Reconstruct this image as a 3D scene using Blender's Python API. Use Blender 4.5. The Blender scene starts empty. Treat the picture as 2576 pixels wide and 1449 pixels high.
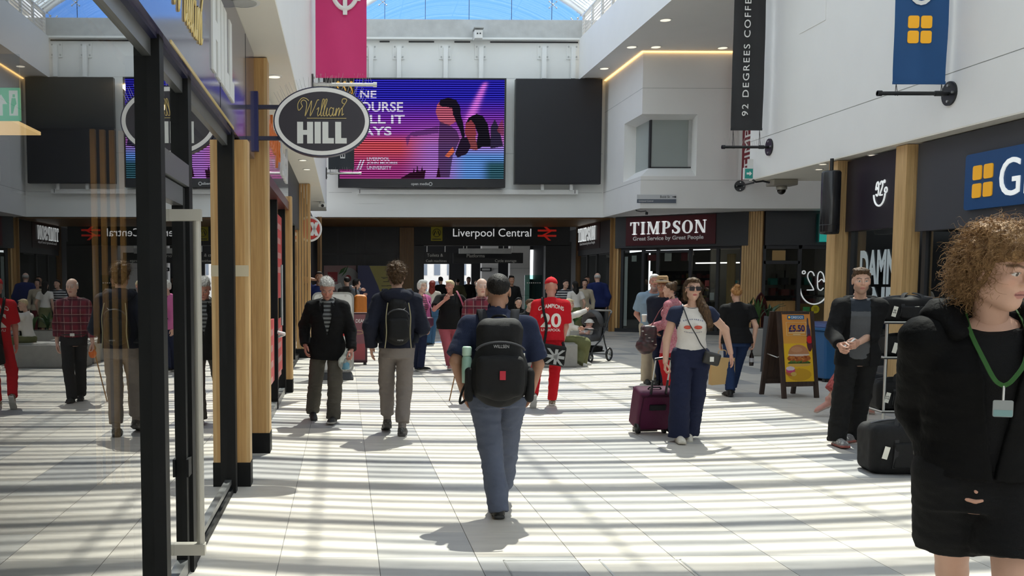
import bpy, bmesh, math, random
import numpy as np
from mathutils import Vector, Matrix
random.seed(7)
RD = math.radians
SC = bpy.context.scene
COL = SC.collection
# ---------------------------------------------------------------- camera
F_PX, PPX, PPY, TILT, YAW, CAMH = 2515.0, 910.0, 906.0, RD(4.5), RD(-1.02), 1.68
cam = bpy.data.cameras.new('camera'); camo = bpy.data.objects.new('camera', cam); COL.objects.link(camo)
cam.sensor_width = 36.0; cam.lens = F_PX / 2576 * 36
cam.shift_x = (1288 - PPX) / 2576; cam.shift_y = (PPY - 724.5) / 2576
cam.clip_start = 0.05; cam.clip_end = 400
camo.location = (0, 0, CAMH); camo.rotation_euler = (RD(90) - TILT, 0, YAW)
SC.camera = camo
CAMR = camo.rotation_euler.to_matrix()
def at(u, v, Y):
    """photo pixel + forward distance -> world point"""
    d = CAMR @ Vector(((u - PPX) / F_PX, -(v - PPY) / F_PX, -1))
    return Vector((0, 0, CAMH)) + d * (Y / d.y)
def ground(u, v, z=0.0):
    d = CAMR @ Vector(((u - PPX) / F_PX, -(v - PPY) / F_PX, -1))
    return Vector((0, 0, CAMH)) + d * ((z - CAMH) / d.z)
# ---------------------------------------------------------------- sky, sun, exposure
SC.view_settings.view_transform = 'Standard'; SC.view_settings.look = 'None'
SC.view_settings.gamma = 1; SC.view_settings.use_curve_mapping = False
SC.view_settings.exposure = 0.22
world = bpy.data.worlds.new('sky'); SC.world = world; world.use_nodes = True
wn = world.node_tree; wn.nodes.clear()
_tc = wn.nodes.new('ShaderNodeTexCoord'); _sp = wn.nodes.new('ShaderNodeSeparateXYZ')
_rp = wn.nodes.new('ShaderNodeValToRGB'); _bg = wn.nodes.new('ShaderNodeBackground'); _wo = wn.nodes.new('ShaderNodeOutputWorld')
_rp.color_ramp.elements[0].position = 0.0; _rp.color_ramp.elements[0].color = (0.74, 0.77, 0.80, 1)
_rp.color_ramp.elements[1].position = 0.85; _rp.color_ramp.elements[1].color = (0.61, 0.66, 0.75, 1)
_bg.inputs['Strength'].default_value = 2.5
wn.links.new(_tc.outputs['Generated'], _sp.inputs[0]); wn.links.new(_sp.outputs['Z'], _rp.inputs[0])
wn.links.new(_rp.outputs[0], _bg.inputs['Color']); wn.links.new(_bg.outputs[0], _wo.inputs['Surface'])
sun = bpy.data.lights.new('sun', 'SUN'); suno = bpy.data.objects.new('sun', sun); COL.objects.link(suno)
sun.energy = 8.4; sun.angle = RD(0.53); sun.color = (1.0, 0.91, 0.78)
SUNV = Vector((0.2, 0.53, 1.0)).normalized()
suno.rotation_euler = SUNV.to_track_quat('Z', 'Y').to_euler(); suno.location = (4, 20, 30)
# ---------------------------------------------------------------- materials
MATS = {}
class NT:
    def __init__(s, m): s.t = m.node_tree; s.n = s.t.nodes; s.l = s.t.links
    def new(s, t, **k):
        x = s.n.new(t)
        for a, b in k.items(): setattr(x, a, b)
        return x
    def link(s, a, b): s.l.new(a, b)
def _mat(name):
    m = bpy.data.materials.new(name); m.use_nodes = True; m.node_tree.nodes.clear(); MATS[name] = m
    t = NT(m); out = t.new('ShaderNodeOutputMaterial'); return m, t, out
def mat(name, col=(.8, .8, .8), rough=.6, metal=0, var=0.0, scale=4.0, stretch=(1, 1, 1), bump=0.0, bscale=60.0, emit=None, estr=0, col2=None, spec=.5, vcol=False, rnd=0.0, coat=0, sheen=0, trans=0):
    """general procedural principled material"""
    if name in MATS: return MATS[name]
    m, t, out = _mat(name); b = t.new('ShaderNodeBsdfPrincipled'); t.link(b.outputs[0], out.inputs[0])
    b.inputs['Base Color'].default_value = (*col, 1); b.inputs['Roughness'].default_value = rough; b.inputs['Metallic'].default_value = metal
    b.inputs['Specular IOR Level'].default_value = spec
    if coat: b.inputs['Coat Weight'].default_value = coat; b.inputs['Coat Roughness'].default_value = .03
    if sheen: b.inputs['Sheen Weight'].default_value = sheen
    if trans: b.inputs['Transmission Weight'].default_value = trans
    tc = t.new('ShaderNodeTexCoord'); mp = t.new('ShaderNodeMapping'); mp.inputs['Scale'].default_value = stretch
    t.link(tc.outputs['Object'], mp.inputs['Vector'])
    src = None
    if vcol:
        a = t.new('ShaderNodeVertexColor', layer_name='Col'); src = a.outputs['Color']
    if var or col2:
        no = t.new('ShaderNodeTexNoise'); no.inputs['Scale'].default_value = scale; no.inputs['Detail'].default_value = 5
        t.link(mp.outputs[0], no.inputs['Vector'])
        mx = t.new('ShaderNodeMix', data_type='RGBA')
        if col2:
            mr = t.new('ShaderNodeMapRange'); mr.inputs[1].default_value = .35; mr.inputs[2].default_value = .65
            t.link(no.outputs['Fac'], mr.inputs[0]); t.link(mr.outputs[0], mx.inputs['Factor'])
            mx.inputs['A'].default_value = (*col, 1); mx.inputs['B'].default_value = (*col2, 1)
        else:
            t.link(no.outputs['Fac'], mx.inputs['Factor'])
            mx.inputs['A'].default_value = (*[c * (1 - var) for c in col], 1); mx.inputs['B'].default_value = (*[min(1, c * (1 + var)) for c in col], 1)
            if src:
                mx.blend_type = 'MULTIPLY'; mx.inputs['Factor'].default_value = 1
                t.l.remove(mx.inputs['Factor'].links[0])
                vr = t.new('ShaderNodeMapRange'); vr.inputs[3].default_value = 1 - var; vr.inputs[4].default_value = 1 + var
                t.link(no.outputs['Fac'], vr.inputs[0]); t.link(src, mx.inputs['A']); t.link(vr.outputs[0], mx.inputs['B'])
        src = mx.outputs['Result']
    if rnd:
        oi = t.new('ShaderNodeObjectInfo'); vr = t.new('ShaderNodeMapRange'); vr.inputs[3].default_value = 1 - rnd; vr.inputs[4].default_value = 1 + rnd
        t.link(oi.outputs['Random'], vr.inputs[0]); mm = t.new('ShaderNodeMix', data_type='RGBA', blend_type='MULTIPLY'); mm.inputs['Factor'].default_value = 1
        if src: t.link(src, mm.inputs['A'])
        else: mm.inputs['A'].default_value = (*col, 1)
        t.link(vr.outputs[0], mm.inputs['B']); src = mm.outputs['Result']
    if src: t.link(src, b.inputs['Base Color'])
    if bump:
        n2 = t.new('ShaderNodeTexNoise'); n2.inputs['Scale'].default_value = bscale; n2.inputs['Detail'].default_value = 4
        t.link(mp.outputs[0], n2.inputs['Vector']); bp = t.new('ShaderNodeBump'); bp.inputs['Strength'].default_value = bump; bp.inputs['Distance'].default_value = .01
        t.link(n2.outputs['Fac'], bp.inputs['Height']); t.link(bp.outputs[0], b.inputs['Normal'])
    if emit:
        b.inputs['Emission Color'].default_value = (*emit, 1); b.inputs['Emission Strength'].default_value = estr
        if vcol and src: t.link(src, b.inputs['Emission Color'])
    return m
def glass_mat(name, tint=(.9, .95, .95), boost=2.0, ior=1.5, rough=0.0):
    if name in MATS: return MATS[name]
    m, t, out = _mat(name)
    tr = t.new('ShaderNodeBsdfTransparent'); tr.inputs[0].default_value = (*tint, 1)
    gl = t.new('ShaderNodeBsdfGlossy'); gl.inputs['Roughness'].default_value = rough; gl.inputs[0].default_value = (1, 1, 1, 1)
    fr = t.new('ShaderNodeFresnel'); fr.inputs['IOR'].default_value = ior
    ge = t.new('ShaderNodeNewGeometry'); iv = t.new('ShaderNodeMath', operation='SUBTRACT'); iv.inputs[0].default_value = 1
    t.link(ge.outputs['Backfacing'], iv.inputs[1])
    mu = t.new('ShaderNodeMath', operation='MULTIPLY'); mu.inputs[1].default_value = boost; mu.use_clamp = True
    t.link(fr.outputs[0], mu.inputs[0]); m2 = t.new('ShaderNodeMath', operation='MULTIPLY'); t.link(mu.outputs[0], m2.inputs[0]); t.link(iv.outputs[0], m2.inputs[1])
    mx = t.new('ShaderNodeMixShader'); t.link(m2.outputs[0], mx.inputs[0]); t.link(tr.outputs[0], mx.inputs[1]); t.link(gl.outputs[0], mx.inputs[2]); t.link(mx.outputs[0], out.inputs[0])
    return m
def wood_mat(name, c1, c2, rough=.45):
    if name in MATS: return MATS[name]
    m, t, out = _mat(name); b = t.new('ShaderNodeBsdfPrincipled'); t.link(b.outputs[0], out.inputs[0]); b.inputs['Roughness'].default_value = rough
    tc = t.new('ShaderNodeTexCoord'); mp = t.new('ShaderNodeMapping'); mp.inputs['Scale'].default_value = (22, 22, .9); t.link(tc.outputs['Object'], mp.inputs['Vector'])
    oi = t.new('ShaderNodeObjectInfo'); vm = t.new('ShaderNodeVectorMath', operation='ADD'); t.link(mp.outputs[0], vm.inputs[0]); sc = t.new('ShaderNodeMath', operation='MULTIPLY'); sc.inputs[1].default_value = 40; t.link(oi.outputs['Random'], sc.inputs[0]); t.link(sc.outputs[0], vm.inputs[1])
    no = t.new('ShaderNodeTexNoise'); no.inputs['Scale'].default_value = 1.6; no.inputs['Detail'].default_value = 6; no.inputs['Roughness'].default_value = .6; t.link(vm.outputs[0], no.inputs['Vector'])
    mr = t.new('ShaderNodeMapRange'); mr.inputs[1].default_value = .3; mr.inputs[2].default_value = .7; t.link(no.outputs['Fac'], mr.inputs[0])
    mx = t.new('ShaderNodeMix', data_type='RGBA'); mx.inputs['A'].default_value = (*c1, 1); mx.inputs['B'].default_value = (*c2, 1); t.link(mr.outputs[0], mx.inputs['Factor']); t.link(mx.outputs['Result'], b.inputs['Base Color'])
    bp = t.new('ShaderNodeBump'); bp.inputs['Strength'].default_value = .15; bp.inputs['Distance'].default_value = .004; t.link(no.outputs['Fac'], bp.inputs['Height']); t.link(bp.outputs[0], b.inputs['Normal'])
    return m
def cloth(name, col, var=.12, rough=.9, bump=.35, bscale=220.0, sheen=0): return mat(name, col, rough, var=var, scale=9, bump=bump, bscale=bscale, spec=.25, sheen=sheen)
M_white = mat('white_paint', (.88, .87, .85), .55, var=.03, scale=1.5, bump=.05, bscale=15)
M_facade = mat('facade_paint', (.84, .85, .83), .5, var=.04, scale=1.2, bump=.05, bscale=10)
M_soffit = mat('cream_soffit', (.86, .82, .73), .6, var=.03, scale=2)
M_conc = mat('concrete', (.50, .51, .50), .8, var=.25, scale=3, bump=.2, bscale=25)
M_black = mat('black_metal', (.012, .013, .015), .35, var=.1)
M_dark = mat('dark_panel', (.025, .026, .03), .45, var=.15, scale=3)
M_char = mat('charcoal_fascia', (.045, .047, .053), .5, var=.08, scale=2)
M_navy = mat('navy_panel', (.012, .014, .05), .3)
M_steel = mat('brushed_steel', (.55, .55, .53), .35, metal=.9, var=.08, stretch=(1, 1, .1), scale=40)
M_wmetal = mat('white_steel', (.80, .80, .78), .35, var=.03)
M_wood = wood_mat('oak_wood', (.42, .22, .07), (.62, .37, .14))
M_woodp = wood_mat('pale_oak_wood', (.50, .30, .12), (.72, .48, .22))
M_woodd = wood_mat('dark_oak_wood', (.20, .10, .035), (.32, .17, .06))
M_glass = glass_mat('shop_glass', (.80, .83, .80), 1.75)
M_glass2 = glass_mat('far_shop_glass', (.75, .78, .77), 1.8)
M_roofglass = glass_mat('roof_glass', (.90, .95, .97), 1.2)
M_grille = mat('charcoal_grille', (.03, .03, .032), .6, bump=.5, bscale=300)
# ---------------------------------------------------------------- mesh helpers
class MB:
    def __init__(s): s.v = []; s.f = []; s.c = []; s.col = None
    def _add(s, vs, fs):
        o = len(s.v); s.v += [tuple(p) for p in vs]; s.f += [tuple(i + o for i in f) for f in fs]
        s.c += [s.col or (1, 1, 1)] * len(vs)
        return s
    def box(s, x0, x1, y0, y1, z0, z1):
        x0, x1 = min(x0, x1), max(x0, x1); y0, y1 = min(y0, y1), max(y0, y1); z0, z1 = min(z0, z1), max(z0, z1)
        return s._add([(x0, y0, z0), (x1, y0, z0), (x1, y1, z0), (x0, y1, z0), (x0, y0, z1), (x1, y0, z1), (x1, y1, z1), (x0, y1, z1)],
                      [(0, 3, 2, 1), (4, 5, 6, 7), (0, 1, 5, 4), (1, 2, 6, 5), (2, 3, 7, 6), (3, 0, 4, 7)])
    def hexa(s, b, t):      # bottom quad, top quad (ccw from above)
        return s._add(list(b) + list(t), [(0, 3, 2, 1), (4, 5, 6, 7), (0, 1, 5, 4), (1, 2, 6, 5), (2, 3, 7, 6), (3, 0, 4, 7)])
    def quad(s, a, b, c, d): return s._add([a, b, c, d], [(0, 1, 2, 3)])
    def poly_prism(s, pts, n, h):   # 3d planar polygon extruded along n*h
        n = Vector(n).normalized() * h; k = len(pts); A = [Vector(p) for p in pts]; B = [p + n for p in A]
        nn = sum(((A[i] - A[0]).cross(A[(i + 1) % k] - A[0]) for i in range(1, k - 1)), Vector())
        if nn.dot(n) > 0: A, B = A[::-1], B[::-1]
        return s._add(A + B, [tuple(range(k)), tuple(range(2 * k - 1, k - 1, -1))] + [((i + 1) % k, i, k + i, k + (i + 1) % k) for i in range(k)])
    def cyl(s, a, b, r, r2=None, n=12, caps=True):
        a, b = Vector(a), Vector(b); r2 = r if r2 is None else r2; d = (b - a).normalized()
        x = d.orthogonal().normalized(); y = d.cross(x)
        vs = [a + (x * math.cos(t) + y * math.sin(t)) * r for t in [2 * math.pi * i / n for i in range(n)]]
        vs += [b + (x * math.cos(t) + y * math.sin(t)) * r2 for t in [2 * math.pi * i / n for i in range(n)]]
        fs = [(i, (i + 1) % n, n + (i + 1) % n, n + i) for i in range(n)]
        if caps: fs += [tuple(range(n - 1, -1, -1)), tuple(range(n, 2 * n))]
        return s._add(vs, fs)
    def tube(s, pts, r, n=8, closed=False, caps=True):
        P = [Vector(p) for p in pts]; k = len(P); rs = r if hasattr(r, '__len__') else [r] * k; vs = []; up = None
        for i in range(k):
            t = (P[(i + 1) % k] - P[i - 1]) if closed else (P[min(i + 1, k - 1)] - P[max(i - 1, 0)])
            t.normalize()
            if up is None: up = t.orthogonal().normalized()
            up = (up - t * up.dot(t)).normalized(); w = t.cross(up)
            vs += [P[i] + (up * math.cos(a) + w * math.sin(a)) * rs[i] for a in [2 * math.pi * j / n for j in range(n)]]
        fs = []
        for i in range(k if closed else k - 1):
            i2 = (i + 1) % k
            fs += [(i * n + j, i * n + (j + 1) % n, i2 * n + (j + 1) % n, i2 * n + j) for j in range(n)]
        if caps and not closed: fs += [tuple(range(n - 1, -1, -1)), tuple(range((k - 1) * n, k * n))]
        return s._add(vs, fs)
    def ribbon(s, pts, w, t, side):   # flat strap along pts, width w along 'side', thickness t
        P = [Vector(p) for p in pts]; S = Vector(side).normalized(); vs = []
        for i, p in enumerate(P):
            d = (P[min(i + 1, len(P) - 1)] - P[max(i - 1, 0)]).normalized(); sd = (S - d * S.dot(d)).normalized(); nn = d.cross(sd)
            vs += [p + sd * w / 2 + nn * t / 2, p - sd * w / 2 + nn * t / 2, p - sd * w / 2 - nn * t / 2, p + sd * w / 2 - nn * t / 2]
        fs = [(0, 1, 2, 3), tuple(len(vs) - 4 + j for j in (3, 2, 1, 0))]
        for i in range(len(P) - 1):
            fs += [(i * 4 + (j + 1) % 4, i * 4 + j, i * 4 + 4 + j, i * 4 + 4 + (j + 1) % 4) for j in range(4)]
        return s._add(vs, fs)
    def ell(s, c, r, n=14, m=9, R=None):
        vs = []; fs = []
        for i in range(1, m):
            p = math.pi * i / m
            for j in range(n):
                a = 2 * math.pi * j / n; vs.append(Vector((r[0] * math.sin(p) * math.cos(a), r[1] * math.sin(p) * math.sin(a), r[2] * math.cos(p))))
        vs += [Vector((0, 0, r[2])), Vector((0, 0, -r[2]))]; T, B = len(vs) - 2, len(vs) - 1
        for i in range(m - 2):
            fs += [(i * n + j, (i + 1) * n + j, (i + 1) * n + (j + 1) % n, i * n + (j + 1) % n) for j in range(n)]
        fs += [(T, j, (j + 1) % n) for j in range(n)] + [(B, (m - 2) * n + (j + 1) % n, (m - 2) * n + j) for j in range(n)]
        c = Vector(c)
        return s._add([c + (R @ v if R else v) for v in vs], fs)
    def lathe(s, prof, c=(0, 0, 0), n=24):   # prof [(r,z)]
        k = len(prof); vs = [(c[0] + r * math.cos(2 * math.pi * j / n), c[1] + r * math.sin(2 * math.pi * j / n), c[2] + z) for r, z in prof for j in range(n)]
        fs = [(i * n + j, i * n + (j + 1) % n, (i + 1) * n + (j + 1) % n, (i + 1) * n + j) for i in range(k - 1) for j in range(n)]
        fs += [tuple(range(n - 1, -1, -1)), tuple(range((k - 1) * n, k * n))]
        return s._add(vs, fs)
    def rbox(s, x0, x1, y0, y1, z0, z1, r=.02, seg=4, axis=1):   # box with rounded outline seen along axis
        def arc(a0, a1, b0, b1):
            o = []
            for cx, cy, st in ((a1 - r, b1 - r, 0), (a0 + r, b1 - r, 90), (a0 + r, b0 + r, 180), (a1 - r, b0 + r, 270)):
                o += [(cx + r * math.cos(RD(st + 90 * k / seg)), cy + r * math.sin(RD(st + 90 * k / seg))) for k in range(seg + 1)]
            return o
        if axis == 1: return s.poly_prism([(a, y0, b) for a, b in arc(x0, x1, z0, z1)], (0, 1, 0), y1 - y0)
        if axis == 0: return s.poly_prism([(x0, a, b) for a, b in arc(y0, y1, z0, z1)], (1, 0, 0), x1 - x0)
        return s.poly_prism([(a, b, z0) for a, b in arc(x0, x1, y0, y1)], (0, 0, 1), z1 - z0)
    def xf(s, M):
        s.v = [tuple(M @ Vector(p)) for p in s.v]; return s
    def build(s, name, m, parent=None, smooth=False, bevel=0, vcol=False):
        me = bpy.data.meshes.new(name); me.from_pydata(s.v, [], s.f); me.update()
        if vcol:
            a = me.color_attributes.new('Col', 'FLOAT_COLOR', 'POINT'); arr = np.ones((len(s.v), 4), np.float32); arr[:, :3] = s.c; a.data.foreach_set('color', arr.ravel())
        return link(name, me, m, parent, smooth, bevel)
def link(name, me, m, parent=None, smooth=False, bevel=0):
    if m is not None: me.materials.append(m)
    if smooth: me.polygons.foreach_set('use_smooth', [True] * len(me.polygons))
    o = bpy.data.objects.new(name, me); COL.objects.link(o)
    if parent: o.parent = parent
    if bevel:
        b = o.modifiers.new('bevel', 'BEVEL'); b.width = bevel; b.segments = 2; b.limit_method = 'ANGLE'
    return o
def tag(o, label=None, cat=None, group=None, kind=None):
    if label: o['label'] = label
    if cat: o['category'] = cat
    if group: o['group'] = group
    if kind: o['kind'] = kind
    return o
def thing(name, label, cat, loc=(0, 0, 0), rotz=0, group=None):
    o = bpy.data.objects.new(name, None); o.empty_display_size = .1; COL.objects.link(o); o.location = loc; o.rotation_euler = (0, 0, rotz)
    return tag(o, label, cat, group)
def struct(name, mb, m, parent=None, label=None, **k):
    o = mb.build(name, m, parent, **k)
    if not parent: o['kind'] = 'structure'
    if label: o['label'] = label
    return o
def copy_tree(o, loc=None, rotz=None, label=None, parent=None):
    c = o.copy(); COL.objects.link(c)
    if parent: c.parent = parent
    for ch in list(o.children): copy_tree(ch, parent=c)
    if loc is not None: c.location = loc
    if rotz is not None: c.rotation_euler = (0, 0, rotz)
    if label: c['label'] = label
    return c
# text: flat glyph geometry in local XY, thickened along +Z
def text_data(s, size=1.0, ext=.01, align='CENTER', weight=0.0, sx=1.0, space=1.0):
    cu = bpy.data.curves.new('lettering', 'FONT'); cu.body = s; cu.size = size; cu.extrude = ext; cu.align_x = align; cu.align_y = 'CENTER'; cu.offset = weight; cu.space_character = space; cu.resolution_u = 4
    ob = bpy.data.objects.new('lettering', cu); me = bpy.data.meshes.new_from_object(ob)
    bpy.data.objects.remove(ob); bpy.data.curves.remove(cu)
    if sx != 1: me.transform(Matrix.Diagonal((sx, 1, 1, 1)))
    return me
def frame3(o, x, y):
    """matrix mapping local XY plane to plane at o with axes x, y"""
    x = Vector(x).normalized(); y = Vector(y).normalized(); z = x.cross(y)
    return Matrix(((x.x, y.x, z.x, o[0]), (x.y, y.y, z.y, o[1]), (x.z, y.z, z.z, o[2]), (0, 0, 0, 1)))
def text(s, o, x, y, m, parent, size, ext=.006, name='lettering', fitw=None, fith=None, **k):
    me = text_data(s, size, ext, **k)
    if fitw or fith:
        co = np.empty(len(me.vertices) * 3, np.float32); me.vertices.foreach_get('co', co); co = co.reshape(-1, 3)
        mn, mxx = co.min(0), co.max(0); c = (mn + mxx) / 2; co -= (c[0], c[1], 0)
        if fitw: co[:, 0] *= fitw / (mxx[0] - mn[0])
        if fith: co[:, 1] *= fith / (mxx[1] - mn[1])
        me.vertices.foreach_set('co', co.ravel())
    nw = len(s.split())
    if nw > 1:      # each word is a piece of its own
        co = np.empty(len(me.vertices) * 3, np.float32); me.vertices.foreach_get('co', co); co = co.reshape(-1, 3); fs = [tuple(p.vertices) for p in me.polygons]
        iv = sorted((float(co[list(f), 0].min()), float(co[list(f), 0].max())) for f in fs); gaps = []; end = iv[0][1]
        for a_, b_ in iv:
            if a_ > end: gaps.append((a_ - end, (a_ + end) / 2))
            end = max(end, b_)
        cuts = sorted(g[1] for g in sorted(gaps, reverse=True)[:nw - 1]); M = frame3(o, x, y); out = None
        for k in range(len(cuts) + 1):
            sel = [f for f in fs if sum(float(co[f[0], 0]) > c for c in cuts) == k]; ids = sorted({i for f in sel for i in f}); mp = {i: j for j, i in enumerate(ids)}
            m2 = bpy.data.meshes.new(name); m2.from_pydata([tuple(M @ Vector(co[i].tolist())) for i in ids], [], [tuple(mp[i] for i in f) for f in sel]); out = link(name, m2, m, parent)
        bpy.data.meshes.remove(me); return out
    me.transform(frame3(o, x, y)); me.update()
    return link(name, me, m, parent)
def glyph_strokes(strokes, w, o, x, y, m, parent, name='lettering', ext=.006, s=1.0, r=None):
    """hand drawn glyphs: list of polylines in local XY"""
    b = MB(); M = frame3(o, x, y)
    for st in strokes: b.tube([M @ Vector((p[0] * s, p[1] * s, 0)) for p in st], w, n=6)
    return b.build(name, m, parent, smooth=True)
def polys(pl, o, x, y, m, parent, name='lettering', ext=.008, s=1.0):
    b = MB(); M = frame3(o, x, y); n = Vector(x).normalized().cross(Vector(y).normalized())
    for p in pl: b.poly_prism([M @ Vector((q[0] * s, q[1] * s, 0)) for q in p], n, ext)
    return b.build(name, m, parent)
def spline(pts, n=6):
    P = [Vector((*p, 0)) if len(p) == 2 else Vector(p) for p in pts]; out = []
    for i in range(len(P) - 1):
        p0, p1, p2, p3 = P[max(i - 1, 0)], P[i], P[i + 1], P[min(i + 2, len(P) - 1)]
        for k in range(n):
            t = k / n
            out.append(.5 * ((2 * p1) + (p2 - p0) * t + (2 * p0 - 5 * p1 + 4 * p2 - p3) * t * t + (3 * p1 - p0 - 3 * p2 + p3) * t ** 3))
    return out + [P[-1]]
# ================================================================ SETTING
XL, XLU, XR, XS, YF, ZS, ZC = -0.92, -0.52, 8.6, 8.95, 33.5, 3.81, 8.3
VX0, VX1, ZV = 0.4, 7.8, 10.2           # roof vault springing lines
# ---------------------------------------------------------------- floor
def tile_mat(name, island):
    m, t, out = _mat(name); b = t.new('ShaderNodeBsdfPrincipled'); t.link(b.outputs[0], out.inputs[0])
    b.inputs['Roughness'].default_value = .42; b.inputs['Specular IOR Level'].default_value = .35
    src = t.new('ShaderNodeNewGeometry').outputs['Random Per Island'] if island else t.new('ShaderNodeObjectInfo').outputs['Random']
    r = t.new('ShaderNodeValToRGB'); r.color_ramp.interpolation = 'CONSTANT'; e = r.color_ramp.elements
    e[0].position = 0; e[0].color = (.56, .52, .46, 1); e[1].position = .86; e[1].color = (.34, .335, .33, 1)
    for p, c in ((.25, (.53, .495, .445)), (.45, (.58, .54, .48)), (.62, (.44, .425, .40)), (.74, (.545, .51, .46))):
        q = e.new(p); q.color = (*c, 1)
    t.link(src, r.inputs[0])
    ge = t.new('ShaderNodeNewGeometry'); mp = t.new('ShaderNodeMapping'); mp.inputs['Scale'].default_value = (1.2, 7, 1); t.link(ge.outputs['Position'], mp.inputs['Vector'])
    no = t.new('ShaderNodeTexNoise'); no.inputs['Scale'].default_value = 1.5; no.inputs['Detail'].default_value = 6; t.link(mp.outputs[0], no.inputs['Vector'])
    vr = t.new('ShaderNodeMapRange'); vr.inputs[1].default_value = .3; vr.inputs[2].default_value = .7; vr.inputs[3].default_value = .88; vr.inputs[4].default_value = 1.10; t.link(no.outputs['Fac'], vr.inputs[0])
    mx = t.new('ShaderNodeMix', data_type='RGBA', blend_type='MULTIPLY'); mx.inputs['Factor'].default_value = 1
    t.link(r.outputs[0], mx.inputs['A']); t.link(vr.outputs[0], mx.inputs['B']); t.link(mx.outputs['Result'], b.inputs['Base Color'])
    rr = t.new('ShaderNodeMapRange'); rr.inputs[3].default_value = .36; rr.inputs[4].default_value = .55; t.link(no.outputs['Fac'], rr.inputs[0]); t.link(rr.outputs[0], b.inputs['Roughness'])
    return m
M_tile, M_tilei = tile_mat('porcelain_tile', False), tile_mat('porcelain_tile_far', True)
M_grout = mat('grout', (.16, .155, .15), .9)
floor = struct('floor', MB().box(-9, 26, -14, 70, -.3, -.006), M_grout)
JX, JY, TS = .2075, 5.993, .6
cells = []
for i in range(-3, 28):
    for j in range(-33, 60):
        x, y = JX + i * TS, JY + j * TS
        if x < XL - .9 or (x > 9.3 and y < 20.5): continue
        u = 865 + (x + .3) / max(y + .3, .1) * F_PX
        vis = y > 5 and 480 < u < 2640 and x > -1.0
        cells.append(((y if vis else y + 1000), x, y))
cells.sort()
tm = MB().box(.002, TS - .002, .002, TS - .002, -.02, 0).build('tile', M_tile, floor).data
bpy.data.objects.remove(floor.children[0])
rest = MB()
hatch = lambda x, y: (.80 < x < 2.0 and 4.7 < y < 5.95)
n_ind = 0
for d, x, y in cells:
    if d < 900 and n_ind < 298:
        o = bpy.data.objects.new('tile', tm); COL.objects.link(o); o.parent = floor; o.location = (x, y, 0); n_ind += 1
    else: rest.box(x + .002, x + TS - .002, y + .002, y + TS - .002, -.02, 0)
o = rest.build('tile_field', M_tilei, floor); o['kind'] = 'stuff'
# access hatch let into the tiles
hp0, hp1 = ground(1265, 1410), ground(1612, 1410)
hx0, hx1, hy1 = hp0.x, hp1.x + .25, hp0.y
b = MB(); b.box(hx0, hx1, hy1 - .012, hy1, -.01, .003); b.box(hx0, hx0 + .012, hy1 - .75, hy1, -.01, .003); b.box(hx1 - .012, hx1, hy1 - .75, hy1, -.01, .003); b.box(hx0, hx1, hy1 - .762, hy1 - .75, -.01, .003); b.box(hx0 + .58, hx0 + .592, hy1 - .75, hy1, -.01, .003)
struct('hatch_frame', b, M_steel, floor, 'thin steel frame of the floor access hatch')
# ---------------------------------------------------------------- upper walls
def slab(name, x0, x1, y0, y1, z0, z1, m=M_white, parent=None): return struct(name, MB().box(x0, x1, y0, y1, z0, z1), m, parent)
wl = slab('wall_left', XLU - 3, XLU, -14, 30.6, ZS + .02, ZC)
struct('soffit_panel', MB().box(XLU - 3, XLU - .002, -14, 30.6, ZS, ZS + .02), M_soffit, wl)
# right upper wall with the recessed joint
wr = slab('wall_right', XR, XR + 6, -14, 21.3, 4.63, ZC)
struct('lower_band', MB().box(XR, XR + 6, -14, 21.3, ZS + .02, 4.615), M_white, wr); struct('joint', MB().box(XR + .012, XR + 5.9, -14, 21.29, 4.61, 4.64), M_conc, wr)
struct('soffit_panel', MB().box(XR + .002, XR + 6, -14, 21.298, ZS, ZS + .02), M_soffit, wr)
p0, p1 = at(1996, 80, 19.2), at(2060, 28, 19.2)
ya, yb = XR * F_PX / (2060 - 865), XR * F_PX / (1996 - 865)
za, zb = 1.68 + (708 - 62) * (ya) / F_PX, 8.2
struct('access_panel', MB().box(XR - .012, XR, ya, yb, za, zb), M_white, wr)
# facade at the end of the mall
wf = slab('wall_far', -6, 9.0, YF, YF + .5, ZS, 9.62, M_facade)
for zz in (4.62, 5.9, 8.35): struct('joint', MB().box(-.5, 8.6, YF - .004, YF, zz, zz + .012), M_conc, wf)
slab('trim_1', -3, 9.2, YF - .18, YF + .6, 9.62, 10.2, M_conc)
struct('ledge', MB().box(-3, 9.0, YF - .22, YF, 9.56, 9.62), M_facade, wf)
for u0, u1 in ((955, 980), (1028, 1092), (1143, 1183), (1233, 1454)):
    struct('vent_slot', MB().box(at(u0, 106, YF).x, at(u1, 106, YF).x, YF - .012, YF, 9.50, 9.545), M_dark, wf)
# projecting rail beneath the screen
a, c = at(900, 476, YF - .25), at(1455, 489, YF - .25)
rail = MB(); rail.box(a.x, c.x, YF - .22, YF, c.z, a.z); struct('rail', rail, M_wmetal, wf, bevel=.01)
for u in (905, 1447): struct('rail_joint', MB().box(at(u, 480, YF - .25).x - .01, at(u, 480, YF - .25).x + .01, YF - .226, YF - .22, c.z + .03, a.z - .01), M_dark, wf)
for (u0, u1, v0, v1) in ((885, 965, 482, 512), (972, 1007, 490, 528)):
    A, B = at(u0, v0, YF), at(u1, v1, YF); struct('cover_plate', MB().box(A.x, B.x, YF - .01, YF, B.z, A.z), M_facade, wf)
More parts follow.
